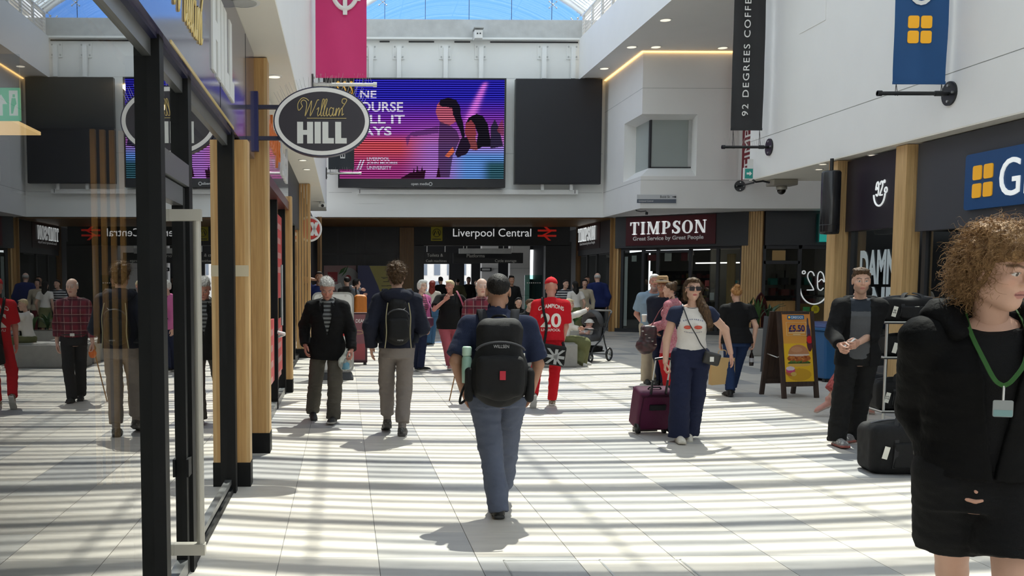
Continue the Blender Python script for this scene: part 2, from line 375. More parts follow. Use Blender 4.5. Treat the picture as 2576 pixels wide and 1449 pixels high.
# block above the key shop with its corner window
BX, BY = 8.65, 29.3
wz0, wz1 = at(1660, 443, BY).z, at(1660, 287, BY).z
wx1 = at(1753, 360, BY).x; wy1 = BX * F_PX / (1564 - 865)
wb = struct('wall_back', MB().box(BX, 20, BY, YF, ZS + .02, wz0).box(BX, 20, BY, YF, wz1, ZC).box(wx1, 20, BY, YF, wz0, wz1).box(BX, wx1, wy1, YF, wz0, wz1), M_white)
struct('soffit_panel', MB().box(BX + .002, 20, BY + .002, YF + 5.5, ZS, ZS + .02), M_white, wb)
gx0, gx1, gy0, gy1, gz0, gz1 = 9.02, wx1 - .02, BY + .42, wy1 + .1, wz0 + .28, wz1 - .1
b = MB()
b.quad((BX, BY, wz0), (wx1, BY, wz0), (gx1, gy0, gz0), (gx0, gy0, gz0)).quad((BX, wy1, wz0), (BX, BY, wz0), (gx0, gy0, gz0), (gx0, gy1, gz0))
b.quad((wx1, BY, wz1), (BX, BY, wz1), (gx0, gy0, gz1), (gx1, gy0, gz1)).quad((BX, BY, wz1), (BX, wy1, wz1), (gx0, gy1, gz1), (gx0, gy0, gz1))
b.quad((wx1, BY, wz0), (wx1, BY, wz1), (gx1, gy0, gz1), (gx1, gy0, gz0)).quad((BX, wy1, wz1), (BX, wy1, wz0), (gx0, gy1, gz0), (gx0, gy1, gz1))
struct('window_reveal', b, M_white, wb)
M_frost = mat('frosted_glass', (.36, .40, .385), .25, var=.06, scale=1)
w1 = struct('window_1', MB().box(gx0 + .05, gx1, gy0, gy0 + .03, gz0, gz1), M_frost); struct('side_pane', MB().box(gx0, gx0 + .03, gy0 + .12, gy1, gz0, gz1), M_frost, w1)
struct('window_frame', MB().box(gx0, gx0 + .05, gy0 - .02, gy0 + .12, gz0, gz1).box(gx0, gx1, gy0 - .02, gy0, gz0, gz0 + .03), M_dark, w1)
struct('blind', MB().box(gx1 - .1, gx1 - .005, gy0 - .03, gy0 - .005, gz0 + .03, gz1), M_conc, w1)
for zz, in ((wz0 - .12,), (7.25,)):
    struct('joint', MB().box(BX - .004, 20, BY - .004, BY, zz, zz + .012).box(BX - .004, BX, BY, YF, zz, zz + .012), M_conc, wb)
# canopies on both sides of the roof vault
cr = slab('ceiling', VX1, 26, -14, YF, ZC, ZC + .1, M_white)
cl_ = slab('ceiling_left', XLU - 3, VX0, -14, YF, ZC, ZC + .1, M_white)
for nm, x0, x1 in (('trim_2', VX1 - .08, VX1 + .05), ('trim_3', VX0 - .05, VX0 + .08)): slab(nm, x0, x1, -14, YF - .18, ZC - .02, 9.6, M_white)
slab('ceiling_upper', VX1 + .5, 26, -14, YF, 10.3, 10.5); slab('ceiling_upper_left', -9, VX0 - .5, -14, YF, 10.3, 10.5)
struct('cove_light_strip', MB().box(BX - .05, BX - .012, BY - .03, YF - .05, ZC - .03, ZC - .004).box(BX - .05, 20, BY - .05, BY - .012, ZC - .03, ZC - .004), mat('warm_led', (1, .7, .3), .5, emit=(1, .62, .22), estr=2.2), cr)
# louvre banks standing on the canopy edges
def louvre(xs, sx, nm, lab):
    r = thing(nm, lab, 'louvre', (xs, 0, 9.6))
    y = 33.2
    post = MB().box(-.04, .04, -.03, .03, 0, .72).build('post', M_wmetal, r).data; first = True
    blade = MB().hexa([(-.05, -1.17, 0), (.0, -1.17, 0), (.0, 0, 0), (-.05, 0, 0)], [(0, -1.17, .055), (.05, -1.17, .055), (.05, 0, .055), (0, 0, .055)])
    if sx < 0: blade.xf(Matrix.Diagonal((-1, 1, 1, 1))); blade.f = [f[::-1] for f in blade.f]
    bd = blade.build('blade', M_wmetal, r).data
    for o in list(r.children): bpy.data.objects.remove(o)
    MB().box(-.05, .05, -47, 33.3, -.0, .03).build('bottom_rail', M_wmetal, r); MB().box(-.05, .05, -47, 33.3, .70, .74).build('top_rail', M_wmetal, r)
    n = 0
    while y > 8:
        o = bpy.data.objects.new('post', post); COL.objects.link(o); o.parent = r; o.location = (0, y, 0)
        for k in range(6):
            if n < 130:
                o = bpy.data.objects.new('blade', bd); COL.objects.link(o); o.parent = r; o.location = (0, y - .015, .05 + k * .108); n += 1
        y -= 1.2
    return r
louvre(VX1 + .02, 1, 'louvre_screen', 'white louvred screen above the canopy edge with cove light')
louvre(VX0 - .02, -1, 'louvre_screen', 'white louvred screen above the wall with hanging pink banner')
# ---------------------------------------------------------------- glazed roof vault
CX, HW = (VX0 + VX1) / 2, (VX1 - VX0) / 2 + .15
AR = RD(38); RR = HW / math.sin(AR); ZCc = 10.34 - RR * math.cos(AR)
def arc(t, r=RR): return (CX + r * math.sin(t), ZCc + r * math.cos(t))
vault = thing('roof_vault', 'glazed barrel vault roof of white tubes and clear panes', 'roof', (0, 0, 0)); vault['kind'] = 'structure'
NS = 12
ribd = MB().tube([(*arc(-AR + 2 * AR * k / 16)[:1], 0, arc(-AR + 2 * AR * k / 16)[1]) for k in range(17)], .075, n=10).build('rib', M_wmetal, vault, smooth=True).data
def bar_mesh(w, h):
    b = MB()
    for k in range(NS):
        q = []
        for t in (-AR + 2 * AR * k / NS, -AR + 2 * AR * (k + 1) / NS):
            (xa, za), (xb, zb) = arc(t, RR + .10), arc(t, RR + .10 + h)
            q.append((xa, za, xb, zb))
        (a0, c0, a1, c1), (d0, e0, d1, e1) = q
        b.hexa([(a0, -w / 2, c0), (d0, -w / 2, e0), (d0, w / 2, e0), (a0, w / 2, c0)], [(a1, -w / 2, c1), (d1, -w / 2, e1), (d1, w / 2, e1), (a1, w / 2, c1)])
    return b
bard = bar_mesh(.16, .06).build('glazing_bar', M_wmetal, vault).data; thind = bar_mesh(.06, .025).build('thin_bar', M_wmetal, vault).data
pd = []
for k in range(4):
    b = MB(); 
    for s in range(3):
        t0, t1 = -AR + 2 * AR * (k * 3 + s) / 12, -AR + 2 * AR * (k * 3 + s + 1) / 12
        (xa, za), (xb, zb), (xc, zc), (xd, zd) = arc(t0, RR + .12), arc(t1, RR + .12), arc(t0, RR + .132), arc(t1, RR + .132)
        b.hexa([(xa, .04, za), (xb, .04, zb), (xb, 1.16, zb), (xa, 1.16, za)], [(xc, .04, zc), (xd, .04, zd), (xd, 1.16, zd), (xc, 1.16, zc)])
    pd.append(b.build('pane', M_roofglass, vault).data)
for o in list(vault.children): bpy.data.objects.remove(o)
y = YF - .1; i = 0; rnd = random.Random(3)
while y > -13:
    for nm, me, yy in ([('glazing_bar', bard, y)] + [('thin_bar', thind, y - d) for d in (.25, .5, .74, .98)]) + ([('rib', ribd, y)] if i % 2 == 0 else []):
        o = bpy.data.objects.new(nm, me); COL.objects.link(o); o.parent = vault; o.location = (0, yy + rnd.uniform(-.03, .03) * (nm == 'thin_bar'), 0)
    for me in pd:
        o = bpy.data.objects.new('pane', me); COL.objects.link(o); o.parent = vault; o.location = (0, y - 1.2, 0)
    y -= 1.2; i += 1
for t in (-AR, -AR * .5, 0, AR * .5, AR):
    x, z = arc(t); MB().cyl((x, -13, z), (x, YF, z), .022, n=8).build('purlin', M_wmetal, vault)
# gable glazing above the concrete beam, spider fittings
us = [846, 968, 1070, 1180, 1287, 1388, 1462]
gx = [VX0 - .1] + [at(u, 40, YF + .1).x for u in us[1:-1]] + [VX1 + .1]
def zarc(x):
    s = max(-1, min(1, (x - CX) / RR)); return ZCc + RR * math.sqrt(1 - s * s)
for k in range(len(gx) - 1):
    xs = [gx[k] + (gx[k + 1] - gx[k]) * q / 4 for q in range(5)]
    MB().poly_prism([(gx[k] + .008, YF + .1, 10.2), (gx[k + 1] - .008, YF + .1, 10.2)] + [(min(max(x, gx[k] + .008), gx[k + 1] - .008), YF + .1, max(10.25, zarc(x))) for x in xs[::-1]], (0, 1, 0), .012).build('gable_pane', glass_mat('sky_tinted_gable_glass', (.33, .52, .80), 1.2), vault)  # blue of the sky is put into the pane tint; the sky itself is paler
    if k: MB().box(gx[k] - .008, gx[k] + .008, YF + .09, YF + .12, 10.2, zarc(gx[k])).build('gable_joint', M_char, vault)
def spider(p):
    b = MB(); p = Vector(p)
    for d in ((-.12, 0, .1), (.12, 0, .1), (-.12, 0, -.1), (.12, 0, -.1)):
        b.cyl(p, p + Vector(d), .012, n=6); b.ell(p + Vector(d), (.03, .03, .03), 8, 5)
    b.ell(p, (.035, .05, .035), 8, 5); return b.build('spider_fitting', M_steel, vault, smooth=True)
for u, v in ((963, 5), (1391, 12), (1446, 55), (1476, 6), (1462, 38)): spider(at(u, v, YF - .1))
# ---------------------------------------------------------------- far lower facade: station front
YS = 38.8
st = struct('wall_station', MB().box(-4, at(1045, 700, YS).x, YS, YS + .4, 0, ZS).box(at(1045, 600, YS).x, at(1432, 600, YS).x, YS, YS + .4, at(1200, 618, YS).z, ZS).box(at(1045, 700, YS).x, at(1066, 700, YS).x, YS, YS + .4, 0, 3.2).box(at(1372, 700, YS).x, at(1436, 700, YS).x, YS, YS + .4, 0, 3.2), M_dark)
sof = MB()
for k in range(14):
    y0 = YF + .1 + k * .37; struct('soffit_plank', MB().box(-4, 9.0, y0, y0 + .35, ZS - .05, ZS - .01), M_woodd, st)
struct('soffit_core', MB().box(-4, 9, YF, YS + .4, ZS - .01, ZS), M_dark, st)
for u in (850, 895, 918, 1000): 
    x = at(u, 600, YS).x; struct('panel_joint', MB().box(x - .012, x + .012, YS - .012, YS, 0, ZS - .05), M_char, st)
struct('panel_joint', MB().box(at(1, 1, YS).x if 0 else -1.0, 2.1, YS - .012, YS, 2.72, 2.76), M_char, st)
def slats(parent, x0, x1, y, z0, z1, n, m, depth=.06):
    w = (x1 - x0) / n
    struct('slat_backing', MB().box(x0, x1, y + depth * .6, y + depth * .6 + .1, z0, z1), M_woodd, parent)
    d = MB().box(.006, w - .006, 0, depth * .7, z0, z1).build('slat', m, parent).data; bpy.data.objects.remove(parent.children[-1])
    for k in range(n):
        o = bpy.data.objects.new('slat', d); COL.objects.link(o); o.parent = parent; o.location = (x0 + k * w, y, 0)
slats(st, at(1005, 600, YS).x, at(1041, 600, YS).x, YS - .1, 0, ZS - .06, 6, M_woodd)
# station hall behind
def wallholes(x0, x1, z0, z1, y, th, holes):
    xs = sorted({x0, x1} | {h[0] for h in holes} | {h[1] for h in holes}); zs = sorted({z0, z1} | {h[2] for h in holes} | {h[3] for h in holes}); b = MB()
    for i in range(len(xs) - 1):
        for j in range(len(zs) - 1):
            cx, cz = (xs[i] + xs[i + 1]) / 2, (zs[j] + zs[j + 1]) / 2
            if not any(h[0] < cx < h[1] and h[2] < cz < h[3] for h in holes): b.box(xs[i], xs[i + 1], y, y + th, zs[j], zs[j + 1])
    return b
def hole(u0, u1, v0, v1, y):
    a, c = at(u0, v1, y), at(u1, v0, y); return (a.x, c.x, max(.02, a.z), c.z)
YH = 56
struct('wall_hall', wallholes(-4, 16, 0, 5.5, YH, .3, [hole(1066, 1130, 664, 780, YH), hole(1167, 1186, 664, 800, YH), hole(1333, 1374, 628, 702, YH)]), M_dark)
slab('ceiling_hall', -4.3, 20, YS + .4, YH, 4.05, 4.2, M_white)
slab('wall_hall_side', at(1378, 700, 46).x + 1.2, at(1378, 700, 46).x + 1.5, YS + .4, YH, 0, 4.05, M_dark)
for k, (u0, u1, y) in enumerate(((1212, 1253, 50), (1283, 1332, 48))):
    hc = struct('column_hall', MB().box(at(u0, 700, y).x, at(u1, 700, y).x, y, y + .6, 0, 4.05), M_white)
    for z in (1.0, 2.3): struct('panel_joint', MB().box(at(u0, 700, y).x, at(u1, 700, y).x, y - .01, y, z, z + .02), M_conc, hc)
# pale stone building across the street, seen through the hall window
bld = thing('street_building', 'pale stone street building seen through the station hall window', 'building', (11, 100, 0))
MB().box(-9, 2, 0, 8, 0, 5.4).build('wall', mat('pale_stone', (.62, .60, .56), .8, var=.1), bld); MB().box(-9.2, 2.2, -.3, 8, 5.4, 5.8).build('cornice', mat('pale_stone', (.62, .60, .56), .8), bld)
MB().box(-9, 2, .5, 8, 5.8, 6.9).build('attic', mat('pale_stone', (.62, .60, .56), .8), bld)
for i in range(8):
    for z in (.6, 2.3, 4.0): MB().box(-8.5 + i * 1.3, -7.9 + i * 1.3, -.06, .06, z, z + 1.1).build('window', mat('window_glass_dark', (.15, .18, .22), .2), bld)
slab('ground_street', -60, 80, 70, 200, -.3, -.02, mat('street_paving', (.3, .3, .3), .9))
slab('wall_rear', -9, 26, -14.3, -14, 0, 10.5); slab('wall_side_hall', 20, 20.3, 17, 34, 0, ZC)
# ================================================================ SHOP FRONTS
class Front:
    """a shop front on the line A->B (plan), parts in local x along it, -y outward"""
    def __init__(s, A, B, name, label, cat='shop front'):
        s.A, s.B = Vector((*A, 0)), Vector((*B, 0)); s.d = (s.B - s.A).normalized(); s.L = (s.B - s.A).length
        s.o = thing(name, label, cat, s.A, math.atan2(s.d.y, s.d.x))
    def s(s, u, off=0.0):
        w = CAMR @ Vector(((u - PPX) / F_PX, -(640 - PPY) / F_PX, -1)); n = Vector((s.d.y, -s.d.x, 0)); A = s.A + n * off
        # A + d*t = k*w
        det = s.d.x * (-w.y) - (-w.x) * s.d.y
        return ((-A.x) * (-w.y) - (-w.x) * (-A.y)) / det
    def z(s, u, v, off=0.0):
        t = s.s(u, off); P = s.A + s.d * t + Vector((s.d.y, -s.d.x, 0)) * off; return at(u, v, P.y).z
    def box(s, nm, x0, x1, y0, y1, z0, z1, m, parent=None, **k): return MB().box(x0, x1, y0, y1, z0, z1).build(nm, m, parent or s.o, **k)
    def text(s, t, x, y, z, m, size, parent=None, flip=False, **k): return text(t, (x, y, z), (-1, 0, 0) if flip else (1, 0, 0), (0, 0, 1), m, parent or s.o, size, **k)
M_letter = mat('white_letter', (.85, .86, .86), .4, emit=(.9, .95, .95), estr=.35)
M_maroon = mat('maroon_panel', (.085, .008, .014), .3, var=.1)
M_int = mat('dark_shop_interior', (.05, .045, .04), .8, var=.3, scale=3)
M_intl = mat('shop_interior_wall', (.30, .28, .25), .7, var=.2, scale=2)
rnd = random.Random(11)
def goods(par, x0, x1, y, z0, z1, rows, cols, palette, d=.1):
    """rows of small wares hanging on a shop wall"""
    dx, dz = (x1 - x0) / cols, (z1 - z0) / rows; b = MB()
    for i in range(cols):
        for j in range(rows):
            b.col = rnd.choice(palette); w, h = dx * rnd.uniform(.45, .8), dz * rnd.uniform(.4, .75)
            cx, cz = x0 + (i + .5) * dx, z0 + j * dz + h / 2 + .02; b.box(cx - w / 2, cx + w / 2, y - d * rnd.uniform(.5, 1), y, cz - h / 2, cz + h / 2)
    o = b.build('wares', mat('wares', vcol=True, rough=.5), par, vcol=True); o['kind'] = 'stuff'; return o
# serif capitals for the key shop, unit height
def serif(ch):
    w = .2; t = .07
    def V(x, a=0, b=1): return [(x, a), (x + w, a), (x + w, b), (x, b)]
    def S(x0, x1, y): return [(x0, y), (x1, y), (x1, y + t), (x0, y + t)]
    def O(cx, rx, wi, n=20):
        return [[(cx + rx * math.cos(a), .5 + .52 * math.sin(a)), (cx + rx * math.cos(b), .5 + .52 * math.sin(b)), (cx + (rx - wi * abs(math.cos(b)) - .06) * math.cos(b), .5 + .44 * math.sin(b)), (cx + (rx - wi * abs(math.cos(a)) - .06) * math.cos(a), .5 + .44 * math.sin(a))] for a, b in [(2 * math.pi * k / n, 2 * math.pi * (k + 1) / n) for k in range(n)]]
    if ch == 'T': return [V(.31), S(.2, .62, 0), S(.0, .82, 1 - t), [(0, .72), (.05, .72), (.1, .93), (0, .93)], [(.82, .72), (.77, .72), (.72, .93), (.82, .93)]], .86
    if ch == 'I': return [V(.1), S(0, .4, 0), S(0, .4, 1 - t)], .46
    if ch == 'M': return [V(.86), [(.1, 0), (.17, 0), (.17, 1), (.1, 1)], [(.1, 1), (.32, 1), (.66, .1), (.55, 0)], [(.55, 0), (.62, 0), (.95, 1), (.88, 1)], S(0, .28, 0), S(.76, 1.16, 0), S(0, .2, 1 - t), S(.9, 1.16, 1 - t)], 1.22
    if ch == 'P':
        pl = [V(.1), S(0, .42, 0), S(0, .42, 1 - t), [(.3, .93), (.42, .93), (.42, 1), (.3, 1)], S(.3, .44, .42)]
        for k in range(10):
            a, b = [-math.pi / 2 + math.pi * q / 10 for q in (k, k + 1)]
            pl.append([(.42 + .34 * math.cos(a), .71 + .29 * math.sin(a)), (.42 + .34 * math.cos(b), .71 + .29 * math.sin(b)), (.42 + .15 * math.cos(b), .71 + .22 * math.sin(b)), (.42 + .15 * math.cos(a), .71 + .22 * math.sin(a))])
        return pl, .84
    if ch == 'O': return O(.46, .46, .15), .98
    if ch == 'N': return [[(.1, 0), (.17, 0), (.17, 1), (.1, 1)], [(.1, 1), (.32, 1), (.9, 0), (.7, 0)], [(.83, 0), (.9, 0), (.9, 1), (.83, 1)], S(0, .28, 0), S(0, .2, 1 - t), S(.72, 1.0, 1 - t)], 1.06
    if ch == 'S':
        c = spline([(.62, .78), (.5, .93), (.3, .94), (.16, .8), (.2, .62), (.42, .48), (.58, .32), (.52, .12), (.3, .05), (.1, .14), (.03, .3)], 4); pl = []; N = len(c)
        for k in range(N - 1):
            w0, w1 = [.035 + .075 * math.sin(math.pi * min(1, max(0, (q / (N - 1) - .1) / .8))) for q in (k, k + 1)]
            d0 = (c[min(k + 1, N - 1)] - c[max(k - 1, 0)]).normalized(); d1 = (c[min(k + 2, N - 1)] - c[k]).normalized()
            n0, n1 = Vector((-d0.y, d0.x, 0)), Vector((-d1.y, d1.x, 0))
            pl.append([(c[k] + n0 * w0)[:2], (c[k] - n0 * w0)[:2], (c[k + 1] - n1 * w1)[:2], (c[k + 1] + n1 * w1)[:2]])
        return pl + [[(.6, .7), (.66, .7), (.66, .98), (.6, .9)], [(0, .3), (.05, .3), (.06, .1), (0, .02)]], .74
def serif_word(w):
    x = 0; out = []
    for ch in w:
        pl, ad = serif(ch); out += [[(p[0] + x, p[1]) for p in q] for q in pl]; x += ad + .14
    return out, x - .14
def serif_text(w, x0, x1, z0, z1, y, m, parent, ext=.05):
    pl, L = serif_word(w); b = MB()
    for p in pl: b.poly_prism([(x0 + q[0] / L * (x1 - x0), y, z0 + q[1] * (z1 - z0)) for q in p], (0, -1, 0), ext)
    return b.build('lettering', m, parent)
# ---- key and shoe repair shop, angled front
TF = Front((9.1, 33.4), (12.4, 30.55), 'shop_front', 'charcoal shop front with maroon panel reading Timpson in large white letters')
tz0, tz1 = TF.z(1700, 622), ZS - .01
TF.box('fascia', 0, TF.L, -.12, .2, tz0, tz1, M_char)
s0, s1 = TF.s(1574, .14), TF.s(1799, .14)
pn = TF.box('sign_panel', s0, s1, -.16, -.12, TF.z(1700, 616), TF.z(1700, 543), M_maroon)
serif_text('TIMPSON', TF.s(1584, .2), TF.s(1776, .2), TF.z(1700, 588), TF.z(1700, 556), -.165, M_letter, pn)
TF.text('Great Service by Great People', (s0 + s1) / 2 - .06, -.165, TF.z(1690, 600), mat('grey_letter', (.6, .6, .6), .5, emit=(.7, .7, .7), estr=.1), .12, fitw=TF.s(1766) - TF.s(1590), fith=.17, weight=.002, parent=pn)
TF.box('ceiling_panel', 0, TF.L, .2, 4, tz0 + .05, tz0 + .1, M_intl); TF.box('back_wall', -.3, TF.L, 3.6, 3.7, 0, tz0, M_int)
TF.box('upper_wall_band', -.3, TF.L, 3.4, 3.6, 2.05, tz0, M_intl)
goods(TF.o, .1, 4.2, 3.55, .2, 2.0, 8, 22, [(.3, .05, .04), (.12, .1, .08), (.4, .36, .3), (.2, .15, .1), (.05, .05, .05), (.5, .4, .12)], .3)
goods(TF.o, 1.2, 2.6, 1.6, .2, 1.6, 7, 9, [(.2, .06, .05), (.1, .1, .1), (.25, .2, .15), (.03, .03, .03)], .3)
TF.box('display_counter', 1.1, 2.7, 1.4, 1.9, 0, 1.0, M_int)
for u in (1566, 1618, 1655, 1737, 1806, 1866):
    x = TF.s(u); TF.box('mullion', x - .045, x + .045, -.02, .1, 0, tz0, M_dark)
TF.box('transom', TF.s(1566), TF.s(1866), -.02, .1, TF.z(1700, 628), tz0, M_dark)
TF.box('door_rail', TF.s(1618), TF.s(1737), -.01, .08, TF.z(1700, 634) - .02, TF.z(1700, 629), M_dark)
TF.box('plinth', 0, TF.L, -.03, .1, 0, .12, M_dark)
for u0, u1 in ((1566, 1618), (1618, 1655), (1655, 1737), (1737, 1806), (1806, 1866)):
    TF.box('pane', TF.s(u0) + .05, TF.s(u1) - .05, .02, .035, .12, TF.z(1700, 630), M_glass2)
TF.box('blind_strip', TF.s(1566) + .06, TF.s(1578), .05, .06, .2, 2.5, M_white)
for u0, u1, v0, v1, c in ((1588, 1600, 643, 658, (.7, .7, .66)), (1628, 1656, 641, 656, (.22, .03, .03)), (1671, 1688, 632, 657, (.75, .72, .68)), (1712, 1728, 634, 656, (.2, .03, .03)), (1729, 1736, 634, 656, (.6, .6, .56)), (1787, 1798, 736, 755, (.75, .75, .74)), (1774, 1785, 705, 720, (.55, .1, .1))):
    TF.box('poster', TF.s(u0), TF.s(u1), .045, .05, TF.z(u0, v1), TF.z(u0, v0), mat('poster_%d_%d' % (u0, v0), c, .6, var=.15))
lt = TF.box('strip_light', TF.s(1705), TF.s(1850), 1.5, 1.56, TF.z(1780, 661), TF.z(1780, 661) + .04, mat('strip_lamp', (1, 1, 1), .5, emit=(1, .95, .85), estr=3))
TF.box('timber_panel', TF.s(1812), TF.s(1832), .6, .7, 0, 2.55, M_woodp)
TF.box('pale_blue_panel', TF.s(1590), TF.s(1720), 3.2, 3.25, TF.z(1650, 687), TF.z(1650, 664), mat('pale_blue_flat', (.35, .40, .46), .6))  # flat pale blue panel near the back wall
slats(TF.o, TF.s(1866) + .02, TF.s(1866) + .02 + .62, -.1, 0, ZS - .01, 8, M_woodp)
# ---- its narrow side front, running back towards the station
TS2 = Front((9.0, 38.6), (9.0, 33.75), 'shop_front', 'narrow side shop front with small foreshortened Timpson lettering beside the station entrance')
TS2.box('fascia', .3, TS2.L, -.04, .1, 2.65, ZS - .06, M_dark)
pn = TS2.box('sign_panel', TS2.s(1456), TS2.s(1512), -.06, -.04, 2.85, 3.75, mat('dark_maroon_panel', (.03, .006, .008), .35))
serif_text('TIMPSON', TS2.s(1459), TS2.s(1502), TS2.z(1480, 606), TS2.z(1480, 572), -.065, M_letter, pn, .03)
TS2.text('Great Service by Great People', (TS2.s(1459) + TS2.s(1504)) / 2, -.065, TS2.z(1480, 613), mat('grey_letter', (.6, .6, .6), .5), .1, fitw=TS2.s(1500) - TS2.s(1462), fith=.12, parent=pn)
TS2.box('back_wall', 0, TS2.L, 1.2, 1.3, 0, 2.7, M_int); TS2.box('pane', .4, TS2.L - .1, .0, .015, .1, 2.6, M_glass2); TS2.box('plinth', .3, TS2.L, -.03, .05, 0, .12, M_dark)
goods(TS2.o, .6, 4.4, 1.15, .4, 2.3, 5, 12, [(.2, .1, .08), (.1, .1, .1), (.3, .3, .28)], .2)
for x in (1.6, 3.0): TS2.box('mullion', x - .04, x + .04, -.02, .06, 0, 2.7, M_dark)
slats(TS2.o, .0, .32, -.06, 0, ZS - .06, 2, M_woodd)
MB().box(0, 0, 0, 0, 0, 0)
pl_ = thing('timber_pillar', 'narrow dark timber pillar at the corner of the key shop', 'pillar', (at(1530, 700, 33.6).x, 33.45, 0))
slats(pl_, 0, .42, 0, 0, ZS - .02, 4, M_wood)
# ---- coffee kiosk window front to the right
CF = Front((at(1921, 640, 30.3).x, 30.3), (16.5, 30.3), 'shop_front', 'charcoal cafe front with turquoise sign and mirrored 92 logo on glass')
CF.box('fascia', 0, 4, -.08, .2, CF.z(1950, 617), ZS - .01, M_char)
CF.box('turquoise_sign', CF.s(2051), CF.s(2051) + 1.0, -.22, -.08, CF.z(2060, 609), CF.z(2060, 539), mat('turquoise', (.02, .52, .44), .35, emit=(.02, .5, .42), estr=.25))
CF.box('sign_edge', CF.s(2051) - .04, CF.s(2051), -.22, -.08, CF.z(2060, 609), CF.z(2060, 539), mat('turquoise_dark', (.01, .12, .11), .4))
for u in (1922, 2012): CF.box('mullion', CF.s(u) - .05, CF.s(u) + .05, -.03, .08, 0, CF.z(1950, 617), M_char)
CF.box('transom', 0, CF.s(2012), -.03, .08, CF.z(1950, 664), CF.z(1950, 656), M_char); CF.box('head_rail', 0, 4, -.03, .08, CF.z(1950, 626), CF.z(1950, 617), M_char)
CF.box('counter', 0, CF.s(2012), .1, .5, .12, CF.z(1950, 757), M_wood); CF.box('counter', CF.s(2015), 4, .3, .8, .12, CF.z(1950, 765), M_wood); CF.box('plinth', 0, 4, -.03, .5, 0, .12, M_dark)
for u0, u1, z1 in ((1922, 2012, 0), (2012, 2110, 0)): CF.box('pane', CF.s(u0) + .05, CF.s(u1) - .05, .02, .035, CF.z(1950, 757) if u0 < 2000 else .12, CF.z(1950, 626), M_glass2)
CF.box('back_wall', -.5, 5, 3, 3.1, 0, 3.4, M_intl); CF.box('back_shelf', 0, 4, 2.4, 2.9, 1.1, 1.2, M_dark); CF.box('ceiling_panel', 0, 4, .2, 3, 2.85, 2.9, M_int)
goods(CF.o, .1, 3.5, 2.7, 1.2, 1.9, 2, 9, [(.03, .3, .26), (.05, .05, .05), (.4, .36, .3), (.25, .06, .05)], .3); goods(CF.o, CF.s(2015), 3.4, .6, CF.z(1950, 765), CF.z(1950, 765) + .5, 2, 6, [(.03, .35, .3), (.5, .5, .46), (.2, .05, .05), (.04, .04, .04)], .3)
CF.box('paper_notice', CF.s(1943), CF.s(1976), .0, .015, CF.z(1950, 655), CF.z(1950, 630), mat('kraft_paper', (.50, .32, .13), .8, var=.1))
def logo92(par, c, s, y, m, flip=1, w=.016, ear=True):
    f = lambda P: [(c[0] + flip * p[0] * s, y, c[1] + p[1] * s) for p in P]
    b = MB(); sp = lambda P, n=5: [tuple(q)[:2] for q in spline(P, n)]
    b.tube(f(sp([(-.13, .12), (-.22, .2), (-.3, .12), (-.26, .34), (-.17, .42), (-.11, .34), (-.1, .16), (-.12, -.05), (-.2, -.12), (-.28, -.05)])), w, n=6)
    b.tube(f(sp([(.0, .3), (.05, .4), (.13, .42), (.19, .33), (.17, .2), (.04, -.02), (.0, -.11)]) + [(.2, -.11)]), w, n=6)
    b.tube(f([(.31 + .045 * math.cos(t), .40 + .045 * math.sin(t)) for t in [2 * math.pi * k / 12 for k in range(12)]]), w, n=6, closed=True)
    b.tube(f([(-.02 + .42 * math.cos(t), -.02 + .5 * math.sin(t)) for t in [math.pi * (1.03 + .94 * k / 20) for k in range(21)]]), w * 1.2, n=6)
    if ear: b.tube(f([(.44 + .09 * math.cos(t), .06 + .1 * math.sin(t)) for t in [2 * math.pi * k / 12 for k in range(12)]]), w, n=6, closed=True)
    return b.build('logo', m, par, smooth=True)
logo92(CF.o, (CF.s(2050), CF.z(2050, 720)), 1.05, -.01, M_letter, -1, .017, False)
MB().cyl((CF.s(2056), -.0, CF.z(2056, 778)), (CF.s(2056), .015, CF.z(2056, 778)), .125, n=24).build('yellow_sticker', mat('yellow_sticker', (.75, .62, .02), .5), CF.o)
for q in (.04, .0, -.04): CF.box('sticker_print', CF.s(2056) - .05, CF.s(2056) + .05, -.002, 0, CF.z(2056, 778) + q - .01, CF.z(2056, 778) + q + .01, mat('ochre_print', (.35, .25, .02), .5))
CF.box('green_sticker', CF.s(2025), CF.s(2042), .0, .015, CF.z(2030, 786), CF.z(2030, 772), mat('green_sticker', (.05, .3, .08), .5))
# ---- right hand parade: bakery and coffee shop
RB = Front((XS, 15.45), (XS, 6.0), 'shop_front', 'dark bakery front with blue Greggs sign and four orange squares')
gz0, gz1 = RB.z(2312, 583), ZS - .02
RB.box('fascia', 0, 9.4, -.1, .1, gz0, gz1, mat('slate_fascia', (.05, .052, .062), .45, var=.06))
sb0 = RB.s(2420, .16); sz0, sz1 = RB.z(2420, 530, .16), RB.z(2420, 391, .16)
sgn = MB().rbox(sb0, sb0 + 3.6, -.17, -.1, sz0, sz1, r=.05).build('sign_board', mat('bakery_blue', (.004, .065, .21), .35), RB.o)
M_org = mat('orange_print', (.90, .42, .015), .45, emit=(.9, .45, .02), estr=.15)
q0, q1 = RB.s(2438, .18), RB.s(2487, .18); r0, r1 = RB.z(2462, 496, .18), RB.z(2462, 414, .18); g = (q1 - q0) * .06
for i in (0, 1):
    for j in (0, 1):
        a0 = q0 + i * ((q1 - q0) / 2 + g); b0 = r0 + j * ((r1 - r0) / 2 + g)
        MB().rbox(a0, a0 + (q1 - q0) / 2 - g, -.185, -.17, b0, b0 + (r1 - r0) / 2 - g, r=.03).build('orange_square', M_org, sgn)
RB.text('GREGGS', RB.s(2505, .18) + 1.2, -.175, (r0 + r1) / 2 + .0, M_letter, .6, fith=.50, fitw=2.4, parent=sgn, ext=.01)
for x in (.12, 2.4, 4.6): RB.box('mullion', x - .05, x + .05, -.02, .08, 0, gz0, M_dark)
